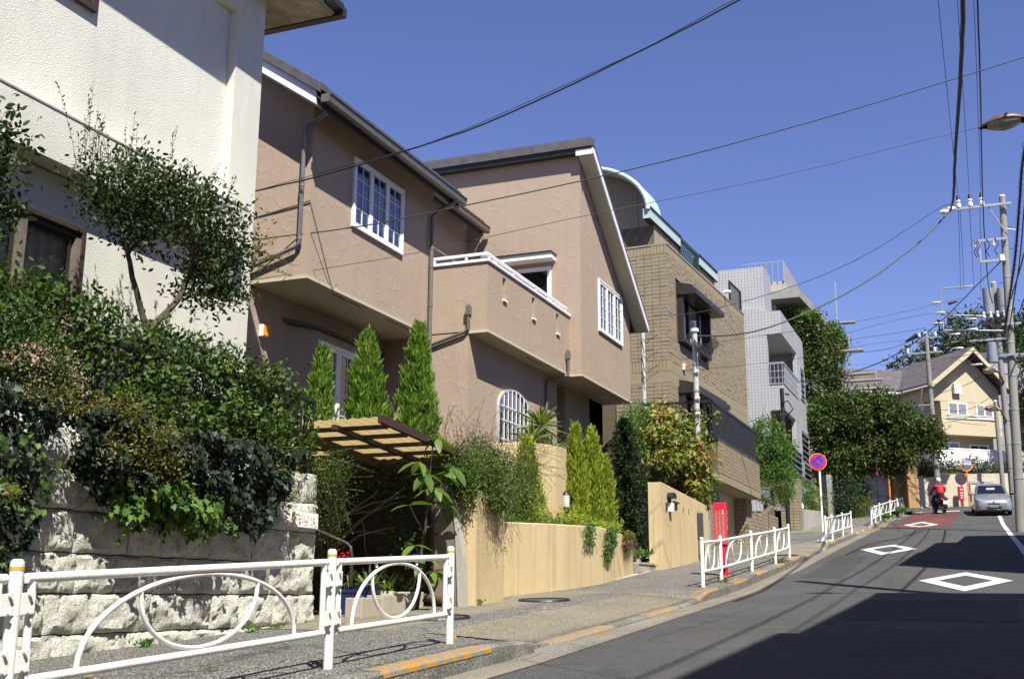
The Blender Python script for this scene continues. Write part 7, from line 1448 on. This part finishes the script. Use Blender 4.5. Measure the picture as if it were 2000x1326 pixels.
shoots(t, [(random.uniform(-6.25, -6.0), random.uniform(13.5, 14.9), random.uniform(1.2, 1.4)) for _ in range(70)], [(random.uniform(0, .3), random.uniform(-.3, .3), -1) for _ in range(70)], [random.uniform(.15, .6) for _ in range(70)], .028, L_FINE, .4, .028, .3, r=.003)
shoots(t, [(-7.0, random.uniform(17.6, 18.2), random.uniform(1.9, 2.5)) for _ in range(26)], [(.3, 1, random.uniform(-.3, .6)) for _ in range(26)], [random.uniform(.5, 1.3) for _ in range(26)], .028, L_FINE, .42, .045, .25, r=.003)
mb = MB(); [limb(mb, [(-7, 16.2, 1.0), (-7+random.uniform(-.3, .3), 16.2+random.uniform(-1, 1), 1.7), (-7+random.uniform(-.4, .4), 16.2+random.uniform(-1.4, 1.4), 2.2)], .02, .006, 5) for _ in range(9)]; build('stem', mb, BARK, t, smooth=True, kind='stuff')
# planter ground cover and trailing plants
t = plant('ground_cover', (-6.6, 18.5, 1.1), 'mixed low green ground cover along the top of the peach wall', 'ground cover')
bush('cover', [(-6.75, y, 1.12+.03*math.sin(y*3), .28, .45, .16+.05*math.sin(y*5)) for y in np.arange(15.2, 22.4, .55)], 12000, .048, L_BRIGHT, t, .42, clump=.05, shell=.2, up=.8); 
bush('cover2', [(-6.7, 17.6, 1.3, .2, .5, .16), (-6.75, 19.5, 1.35, .25, .5, .18), (-6.8, 15.6, 1.15, .2, .5, .12), (-6.6, 21.0, 1.25, .25, .6, .16)], 4200, .045, L_GOLD, t, .42, clump=.05, shell=.2, up=.8)
t = plant('trailing_plant', (-6.3, 20.2, 1.2), 'trailing plant tufts hanging over the peach wall below the golden conifers', 'trailing plant')
for (yc, zb_, n_) in ((18.7, .85, 300), (19.9, .62, 520), (20.3, .9, 260), (21.5, .85, 420), (21.8, .95, 300)):
    n = n_; y = yc+rng.normal(size=n)*.14; z = 1.25-(1.25-zb_)*rng.uniform(0, 1, n)**1.1; x = np.interp(y, [14.9, 17, 18.4, 19.3, 22.4], [-6.5, -6.28, -6.17, -6.17, -6.4])+.02+.13*rng.uniform(0, 1, n)*(z-zb_+.25)
    leaves('foliage', np.stack([x, y, z], 1), np.array([.4, 0, -.8])+rng.normal(size=(n, 3))*.6, np.array([1, 0, .6])+rng.normal(size=(n, 3))*.6, .055, L_BRIGHT if yc < 21 else L_YEL, t, .5)
shoots(t, [(-6.3, random.uniform(21.2, 22.2), 1.15) for _ in range(40)], [(.35, random.uniform(-.2, .2), -1) for _ in range(40)], [random.uniform(.15, .55) for _ in range(40)], .03, L_YEL, .3, .03, r=.003)
# yucca heads
t = plant('yucca', (-7.8, 20.4, 2.6), 'spiky yucca with two rosettes on top of the peach planter tower', 'yucca')
def rosette(c, L, n, mat=L_SPIKE):
    d = rnd_dirs(n, .45); leaves('spiky_leaves', np.tile(c, (n, 1)).astype(float), d, rnd_dirs(n, 1), L, mat, t, .11, 'spray', fold=.3, droop=.10)
rosette((-7.8, 20.7, 3.28), .50, 95); rosette((-7.7, 20.0, 2.88), .46, 80); rosette((-7.9, 21.5, 2.85), .42, 60)
leaves('dead_leaves', np.tile([-7.8, 20.7, 3.22], (50, 1)), rnd_dirs(50)*[.4, .4, .2]+np.array([0, 0, -1.]), rnd_dirs(50), .40, L_YEL, t, .08, 'spray')
build('stem', MB().tube([(-7.8, 20.6, 2.6), (-7.8, 20.7, 3.3)], .05, 8).tube([(-7.7, 20.1, 2.6), (-7.7, 20.0, 2.88)], .05, 8), BARK, t, smooth=True)
# fir, nandina, dogwood round the gate
t = plant('dark_fir', (-7.6, 26, 1.2), 'dark drooping fir tree behind the garden steps', 'conifer')
nl = 15000; h = rng.uniform(0, 1, nl)**.9; th = rng.uniform(0, 6.28, nl); tier = np.floor(h*9)/9; pr = .95*(1-h)**.55*(.55+.45*np.cos(th*5+tier*20))*rng.uniform(.3, 1, nl)
pos = np.stack([-7.6+pr*np.cos(th), 25.9+pr*1.3*np.sin(th), 1.25+h*2.9-pr*.25], 1); o_ = np.stack([np.cos(th), np.sin(th), np.full(nl, -.1)], 1)
leaves('needles', pos, o_+rng.normal(size=(nl, 3))*.5, np.array([0, 0, 1.])+rng.normal(size=(nl, 3))*.5, .11, L_FIR, t, .26, 'spray')
mb = MB().tube([(-7.6, 25.9, 1.1), (-7.6, 25.9, 4.3)], .06, 7, .01)
for k in range(60): hh = random.uniform(.05, .98); a = random.uniform(0, 6.28); rr_ = (1-hh)**.55; mb.tube([(-7.6, 25.9, 1.25+hh*2.9), (-7.6+rr_*math.cos(a), 25.9+rr_*1.3*math.sin(a), 1.15+hh*2.9)], .012, 4, .005)
build('trunk', mb, BARK, t, smooth=True)
t = plant('bright_green_tree', (-7.6, 28.6, 1.5), 'bright green feathery tree between the pink house and the tan building', 'tree')
bush('nandina', [(-7.75, 27.6, 4.3, .42, .6, .5), (-7.5, 28.6, 4.45, .42, .6, .55), (-7.6, 27.4, 3.6, .4, .5, .5), (-7.4, 29.2, 4.0, .35, .6, .5), (-7.5, 28.0, 3.0, .4, .6, .5)], 9500, .075, L_BRIGHT, t, .4, clump=.09, shell=.3, per=12)
mb = MB(); [limb(mb, [(-7.6, 28.4, 1.4), (-7.6+random.uniform(-.2, .2), 28.4+random.uniform(-.4, .4), 3), (-7.6+random.uniform(-.3, .3), 28.3+random.uniform(-.9, .9), 4.3)], .035, .01, 6) for _ in range(6)]; build('trunk', mb, BARK, t, smooth=True)
t = plant('bright_green_shrub', (-6.4, 28.8, 1.0), 'bright green shrub hanging beside the gate wall and garage pier', 'shrub')
bush('shrub', [(-6.45, 28.75, 3.05, .22, .4, .45), (-6.42, 28.8, 2.5, .2, .3, .35), (-6.5, 29.3, 3.7, .25, .5, .4), (-6.45, 28.7, 2.1, .15, .2, .2)], 3400, .07, L_BRIGHT, t, .36, clump=.07, shell=.2)
mb = MB(); limb(mb, [(-6.6, 28.8, .9), (-6.5, 28.8, 2.2), (-6.5, 29, 3.6)], .025, .01, 6); build('stem', mb, BARK, t, smooth=True, kind='stuff')
t = plant('dogwood_tree', (-6.95, 28.3, 1.3), 'dogwood tree with yellow and pinkish turning leaves over the gate wall', 'tree')
mb = MB(); limb(mb, [(-6.95, 28.3, 1.2), (-6.95, 28.4, 2.6), (-6.9, 28.6, 3.6), (-6.9, 28.8, 4.4)], .06, .02); limb(mb, [(-6.95, 28.4, 2.5), (-6.7, 28.0, 3.1), (-6.6, 27.5, 3.4)], .035, .01); limb(mb, [(-6.95, 28.4, 2.7), (-6.6, 29.0, 3.3), (-6.5, 29.5, 3.7)], .035, .01); limb(mb, [(-6.95, 28.4, 3), (-7.3, 28.0, 3.6), (-7.4, 27.8, 4.0)], .03, .01)
build('trunk', mb, BARK, t, smooth=True)
lay = [(-7.2, 28.0, 4.45, .5, .55, .28), (-6.75, 28.7, 4.35, .45, .5, .22), (-6.4, 29.3, 4.55, .35, .35, .18), (-7.2, 27.6, 3.95, .55, .6, .24), (-6.6, 28.5, 3.85, .55, .6, .22), (-7.0, 27.4, 3.35, .55, .5, .18), (-6.5, 28.2, 3.4, .5, .5, .2), (-6.35, 28.4, 2.95, .4, .4, .2), (-6.3, 28.2, 2.55, .22, .35, .2), (-7.6, 27.5, 3.2, .3, .4, .15), (-7.9, 27.9, 4.2, .25, .35, .2)]
bush('dogwood_green', lay, 1800, .11, L_BRIGHT, t, .55, clump=.13, shell=.2, per=8, up=.8, droop=.2)
bush('dogwood', lay, 3200, .125, L_DOG, t, .62, clump=.11, shell=.2, per=8, up=1.0, rand=.6, droop=.25)
# weeds and step plants
def weed(x, y, z, s_, lab, mat=L_BRIGHT, n=60, cat='weed'):
    t = plant('weed', (x, y, z), lab, cat, 'weeds at the wall foot'); leaves('weed_leaves', np.array([x, y, z])+rng.normal(size=(n, 3))*[s_, s_, s_*.2]+[0, 0, s_*.3], rnd_dirs(n, .9), rnd_dirs(n, .8), s_*.9, mat, t, .5)
weed(-6.6, 8.0, g(8)+.01, .05, 'small weed at the foot of the stone wall under the wide arch'); weed(-6.6, 9.55, g(9.5)+.01, .05, 'weed tuft at the foot of the stone wall near its right end'); weed(-6.6, 9.95, g(10)+.01, .035, 'tiny weed right of the other tufts by the stone wall')
weed(-6.05, 13.75, g(13.7)+.03, .05, 'weed growing beside the chipped plaster edge'); weed(-6.5, 23.0, g(23)+.3, .14, 'leafy plant on the garden steps by the peach wall end', L_BRIGHT, 120); weed(-6.35, 23.35, g(23)+.1, .06, 'small plant on the lowest garden step')
weed(-4.1, 26.2, g(26.2)+.01, .07, 'dry grass tuft at the railing posts before the garage', L_YEL, 120); weed(-4.08, 19.9, g(19.9)+.01, .05, 'dry grass tuft beside the red sign pillar', L_YEL, 80); weed(-3.55, 60.3, g(60)+.15, .22, 'leafy weeds at the corner of the far guard rail', L_BRIGHT, 260); weed(-3.9, 57, g(57)+.05, .15, 'low weeds along the far kerb', L_BRIGHT, 150)
t = build('fallen_leaves_holder', MB().box(0, .001, 0, .001, 0, .001), L_FALL); bpy.data.objects.remove(t)
n = 260; y = np.concatenate([rng.uniform(48, 61, 230), rng.uniform(5, 20, 30)]); x = np.array([xk(v) for v in y])+np.concatenate([rng.uniform(-.1, .45, 230), rng.uniform(-2.6, -.3, 30)])
z = np.array([g(v) for v in y])+np.concatenate([np.where(x[:230] > np.array([xk(v) for v in y[:230]]), -.13, .02), np.full(30, .012)])
o = leaves('fallen_leaves', np.stack([x, y, z], 1), rnd_dirs(n)*[1, 1, .1], np.tile([0, 0, 1.], (n, 1))+rng.normal(size=(n, 3))*.2, .07, L_FALL, None, .6); o['label'] = 'scattered yellow fallen leaves along the kerb'; o['category'] = 'fallen leaves'
n = 240; y = rng.uniform(6, 40, n); x = rng.uniform(-6.4, -4.0, n); z = np.array([g(v)-dip(v)*max(0, (xx+5)/1.0 if xx > -5 else 0) for v, xx in zip(y, x)])+.01
o = leaves('pavement_litter', np.stack([x, y, z], 1), rnd_dirs(n)*[1, 1, .1], np.tile([0, 0, 1.], (n, 1))+rng.normal(size=(n, 3))*.2, .022, L_YEL, None, .6); o['label'] = 'tiny dry leaf litter sprinkled over the pavement'; o['category'] = 'leaf litter'
# large leaved plant at the shelter post: every leaf a piece
t = plant('large_leaved_plant', (-6.35, 13.0, g(13)), 'plant with big oval glossy leaves in whorls before the dark shelter', 'plant')
mb = MB(); limb(mb, [(-6.5, 12.9, -.2), (-6.45, 12.9, .6), (-6.35, 12.85, 1.2), (-6.25, 12.75, 1.85)], .022, .010, 6)
whorls = [(-6.2, 12.78, 1.93, 6), (-6.2, 13.02, 1.50, 7), (-6.2, 12.45, 1.45, 6), (-6.25, 12.85, 1.32, 7), (-6.2, 13.25, 1.62, 7), (-6.25, 13.2, 1.15, 5), (-6.25, 12.15, 1.05, 2), (-6.25, 12.4, 1.6, 4), (-6.25, 12.55, .45, 5), (-6.2, 12.75, .28, 6), (-6.25, 12.3, .58, 3)]
def bigleaf(L, w):
    tp = [(0, 0), (.25, .42), (.6, .46), (.9, .2), (1, 0), (.9, -.2), (.6, -.46), (.25, -.42)]; mid = [(0, 0), (.25, 0), (.6, 0), (.9, 0), (1, 0)]
    def zf(u, v): return abs(v)*.25*L-.28*L*u*u
    v = [(u*L, vv*w, zf(u, vv*w/L)) for u, vv in tp]+[(u*L, 0, zf(u, 0)) for u in (.25, .6, .9)]
    f = [(0, 8, 1), (8, 9, 2, 1), (9, 10, 3, 2), (10, 4, 3), (0, 7, 8), (8, 7, 6, 9), (9, 6, 5, 10), (10, 5, 4)]
    me = bpy.data.meshes.new('leaf'); me.from_pydata(v, [], f); at = me.attributes.new('tint', 'FLOAT', 'POINT'); at.data.foreach_set('value', [random.random()]*len(v)); me.materials.append(L_RUB); me.polygons.foreach_set('use_smooth', [True]*8); return me
BL = [bigleaf(.29, .12), bigleaf(.25, .105), bigleaf(.32, .13)]
for x, y, z, n in whorls:
    limb(mb, [(-6.42, 12.9, z-.35), (x-.05, (y+12.9)/2, z-.2), (x, y, z)], .012, .007, 5)
    a0 = random.uniform(0, 6)
    for k in range(n): inst('leaf', random.choice(BL), t, (x, y, z), (random.uniform(-.4, .4), random.uniform(-.25, .75), a0+2*math.pi*k/n), (1, 1, 1))
build('stem', mb, BARK, t, smooth=True, kind='stuff')
t = plant('added_dark_shrub', (-8.5, 13.2, .2), 'leafy shrubs added to darken the space, and bare branches, under the shelter roof', 'shrub')
bush('shade', [(-8.3, 13.3, 1.45, 1.3, .4, .3), (-7.2, 13.5, 1.3, .5, .3, .4), (-6.9, 13.3, .7, .25, .25, .35)], 3000, .055, L_FIR, t, .5, clump=.1, shell=.1)  # shrubs added to darken the entrance, fir colour stands in for shade
mb = MB()
for k in range(10): limb(mb, [(-8.2+random.uniform(-.4, .4), 12.9, .3), (-7.6+random.uniform(-.5, .5), 12.8+random.uniform(-.3, .3), .9+random.uniform(-.2, .3)), (-6.8+random.uniform(-.4, .4), 12.7+random.uniform(-.5, .5), 1.1+random.uniform(-.7, .4))], .016, .005, 5)
build('branch', mb, solid('pale_twig', (.14, .11, .09), .9), t, smooth=True, kind='stuff')
# trees beyond the tan building
t = plant('young_tree', (-7.0, 43.6, 2.6), 'green young tree between the tan building and grey tiled building', 'tree')
mb = MB(); limb(mb, [(-7, 43.6, 2.4), (-7, 43.6, 4.2), (-6.9, 43.6, 5.8)], .07, .02); [limb(mb, [(-7, 43.6, 4+.3*k), (-7+random.uniform(-.8, .8), 43.6+random.uniform(-.8, .8), 4.8+.3*k)], .03, .01, 5) for k in range(5)]; build('trunk', mb, BARK, t, smooth=True)
bush('tree5', [(-7.1, 43.5, 6.1, .6, .7, .6), (-7.3, 43.5, 5.4, .75, .8, .6), (-6.6, 43.6, 5.5, .55, .7, .55), (-6.9, 43.4, 4.7, .7, .7, .5), (-7.4, 43.3, 4.7, .4, .5, .4)], 7600, .105, L_BRIGHT, t, .5, clump=.12, shell=.35)
shoots(t, [(random.uniform(-7.5, -6.5), 43.5, random.uniform(5.6, 6.5)) for _ in range(30)], [(random.uniform(-.5, .5), random.uniform(-.3, .3), 1) for _ in range(30)], [random.uniform(.4, .9) for _ in range(30)], .09, L_BRIGHT, .5, .09)
t = plant('clipped_bush', (-6.95, 43.0, 3.3), 'dark rounded bush on the low tiled wall', 'shrub'); bush('round', [(-6.95, 43.0, 3.85, .62, .62, .5)], 5200, .05, L_FINE, t, .45, clump=.06, shell=.75)
t = plant('climber', (-6.75, 44.5, 3.3), 'bright green climber beside the black service pole', 'climber'); bush('climb', [(-6.75, 44.4, 4.3, .45, .4, .7), (-6.7, 44.2, 5.0, .4, .4, .4), (-6.7, 44.7, 3.9, .3, .3, .5)], 3600, .08, L_BRIGHT, t, .5, clump=.09, shell=.4)
t = plant('garden_bush', (-7.0, 52, 3.5), 'round bright green garden bushes behind the lantern', 'shrub'); bush('gb', [(-7.2, 52.6, 4.6, .8, .9, .7), (-6.8, 54, 4.3, .6, .8, .6), (-8.0, 51, 4.8, .8, .8, .6)], 6200, .085, L_BRIGHT, t, .5, clump=.1, shell=.6)
t = plant('garden_bush', (-6.75, 50.5, 3.5), 'low garden shrubs before the lantern with flowers', 'shrub'); bush('gb2', [(-6.85, 50.3, 3.75, .3, .6, .22), (-6.75, 53, 3.9, .3, .7, .3)], 2400, .06, L_FINE, t, .5, clump=.06, shell=.5)
t = plant('garden_bush', (-7.1, 48.3, 4.4), 'grassy bright tuft on top beside the tiled gate pillar', 'shrub'); bush('gb3', [(-7.15, 48.6, 4.95, .45, .6, .4)], 2600, .10, L_BRIGHT, t, .25, clump=.07, shell=.5)
# ivy mass on the concrete building
t = plant('ivy_mass', (-7.5, 62, 6), 'huge ivy mass hanging from the concrete roof and rusty frame', 'ivy')
bush('ivym', [(-8.0, 60.5, 13.9, 1.3, 1.3, .9), (-7.8, 60.8, 12.6, 1.1, 1.3, 1.3), (-7.9, 60.5, 11.0, 1.2, 1.2, 1.3), (-7.6, 60.5, 9.4, 1.3, 1.2, 1.2), (-6.6, 63, 12.0, .5, 1.2, 1.0), (-6.9, 62.5, 13.5, .7, 1.6, 1.0)], 16000, .17, L_TREE, t, .6, clump=.22, shell=.6, up=.6)
bush('ivytop', [(-7.8, 60.3, 14.6, 1.2, 1.1, .35), (-6.7, 66.5, 15.0, .5, 2.2, .45), (-6.5, 68.2, 14.5, .45, .8, .7), (-4.5, 68, 11.6, .6, .4, .35)], 4800, .16, L_BRIGHT, t, .5, clump=.15, shell=.3, droop=.3)
shoots(t, [(-6.7, random.uniform(64, 69), random.uniform(14.0, 15.2)) for _ in range(50)], [(random.uniform(0, .3), random.uniform(-.2, .2), -1) for _ in range(50)], [random.uniform(.6, 1.5) for _ in range(50)], .14, L_BRIGHT, .4, .12, r=.01)
# big street tree
t = plant('large_street_tree', (-5.5, 60, 3.8), 'large dark green tree overhanging the pavement before the ochre garage', 'tree')
mb = MB(); limb(mb, [(-5.9, 60, 3.6), (-5.8, 60, 5.2), (-5.4, 60.2, 7.0), (-5.0, 60.2, 8.6)], .26, .10, 10)
for e in [(-3.2, 60.3, 8.0), (-2.2, 61, 8.2), (-6.8, 59.5, 8.2), (-4.2, 60.5, 9.5), (-4.4, 59.8, 6.6)]: limb(mb, [(-5.6, 60.1, 5.8), ((-5.6+e[0])/2, 60.2, (6.2+e[2])/2+.2), e], .10, .03, 7)
build('trunk', mb, BARK, t, smooth=True)
crown = [(-6.8, 58.5, 8.3, 1.2, 1.4, 1.3), (-5.6, 59.0, 8.9, 1.3, 1.5, 1.2), (-4.3, 60, 9.1, 1.3, 1.5, 1.0), (-3.1, 60.3, 8.4, 1.1, 1.3, 1.0), (-2.0, 61, 8.0, .8, 1.0, .75), (-1.5, 61, 7.6, .5, .7, .5), (-5.9, 59, 7.0, 1.2, 1.4, 1.0), (-4.6, 60, 7.3, 1.2, 1.4, 1.0), (-3.3, 60.4, 7.2, 1.0, 1.2, .75), (-6.6, 58.5, 6.2, .8, 1.2, .9), (-5.7, 59.3, 5.7, .7, 1, 1.0), (-3.9, 60.4, 6.5, .7, .9, .3)]
bush('bigtree', crown, 30000, .17, L_TREE, t, .55, clump=.20, shell=.5, up=.7, per=16)
shoots(t, [(c_[0]+random.uniform(-1, 1)*c_[3], c_[1]-.3, c_[2]+c_[5]*.75) for c_ in crown[:6] for _ in range(12)], [(random.uniform(-.8, .8), 0, random.uniform(.2, 1)) for _ in range(72)], [random.uniform(.3, .9) for _ in range(72)], .16, L_TREE, .55, .12, r=.01)
bush('bigtree2', [(a, b, c_+r3*.6, r1*.9, r2*.9, r3*.5) for a, b, c_, r1, r2, r3 in crown[:6]], 5000, .17, L_HEDGE, t, .5, clump=.2, shell=.6, up=.9)
shoots(t, [(-3.3+random.uniform(-.6, .8), 60.2, random.uniform(6.2, 6.8)) for _ in range(26)], [(random.uniform(-.4, .4), 0, -1) for _ in range(26)], [random.uniform(.5, 1.1) for _ in range(26)], .17, L_TREE, .55, .12, r=.012)
t = plant('bamboo_clump', (-5.6, 59, 3.9), 'dark bamboo and shrubs filling the shade under the large tree', 'bamboo')
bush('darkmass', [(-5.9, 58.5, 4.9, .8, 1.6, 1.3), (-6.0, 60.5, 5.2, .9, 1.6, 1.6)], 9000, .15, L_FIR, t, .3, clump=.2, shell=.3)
bush('bamboo', [(-5.0, 59.5, 4.6, .35, .8, .55), (-5.0, 60.5, 5.3, .3, .6, .45), (-5.2, 58.6, 4.2, .35, .7, .45), (-4.6, 60.3, 4.4, .25, .4, .25)], 1900, .15, L_TWIG, t, .2, clump=.15, shell=.2, droop=.4)
mb = MB(); [mb.tube([(-5.6+random.uniform(-.5, .6), 59+random.uniform(-1, 1), 3.7), (-5.5+random.uniform(-.6, .6), 59+random.uniform(-1, 1), 6.2)], .03, 5, .015) for _ in range(16)]; build('culm', mb, L_FINE, t, smooth=True, kind='stuff')
# hedge over the far wall
t = plant('hedge', (1, 72.5, gj+2), 'dark uneven hedge on top of the beige far wall', 'hedge')
P_ = [FW.p(u, -1.2, gj+2.35) for u in (.5, 1.3, 2.1, 2.9, 3.7, 4.6, 5.6, 6.6)]; bush('farhedge', [(p.x, p.y, p.z+.15*math.sin(i*2), .7, .6, .55) for i, p in enumerate(P_)], 8000, .13, L_HILL, t, .5, clump=.15, shell=.5)
t = plant('roadside_tree', (3.8, 80, 7), 'leafy tree at the right edge behind the tall pole', 'tree'); bush('re', [(3.9, 80, 12.5, .9, 1, 1.6), (4.2, 80, 10.0, 1, 1, 1.5), (4.4, 79, 14.5, .8, 1, 1)], 4600, .2, L_HILL, t, .5, clump=.25, shell=.4); build('trunk', MB().tube([(4, 80, 6.5), (4, 80, 12)], .15, 8, .08), BARK, t, smooth=True)
# wooded hill
mb = MB(); rows = []
for y in np.linspace(95, 190, 12):
    rows.append([(x, y, 7+max(0, 16*math.exp(-((x-10)/22)**2)*min(1, (y-95)/35)-.0)) for x in np.linspace(-45, 70, 24)])
struct('hill', mb.grid(rows), TERR, True)
hp = [(-3.9, 122, 22.4, 3.2), (-.9, 125, 25.2, 3.4), (2.0, 124, 26.6, 3.5), (4.8, 126, 26.2, 3.4), (7.6, 124, 26.0, 3.8), (11, 126, 27.0, 4), (-1.8, 117, 20.5, 2.6), (3.4, 117, 21.5, 3.0), (6.5, 116, 20.5, 3.2)]
for i, (x, y, z, r_) in enumerate(hp):
    t = plant('hill_tree', (x, y, 12), ['leftmost and lowest tree crown on the hill behind the brown roof', 'second tree crown from the left on the hill', 'tallest tree crown on the hill above the cream gable', 'tree crown on the hill right of the cream gable', 'tree crown on the hill behind the transformer pole', 'tree crown on the hill at the right picture edge', 'lower tree crown on the hill just above the brown roof ridge', 'lower tree crown on the hill behind the right gable slope', 'lower tree crown on the hill behind the tall pole'][i], 'tree', 'trees on the hill')
    bush('hilltree', [(x, y, z, r_, r_, r_*.8), (x-r_*.5, y, z-r_*.6, r_*.7, r_*.7, r_*.6), (x+r_*.5, y-1, z-r_*.5, r_*.7, r_*.7, r_*.6)], 3400, .42, L_HILL, t, .55, clump=.45, shell=.6, up=.7); build('trunk', MB().tube([(x, y, 10), (x, y, z)], .3, 6, .12), BARK, t)
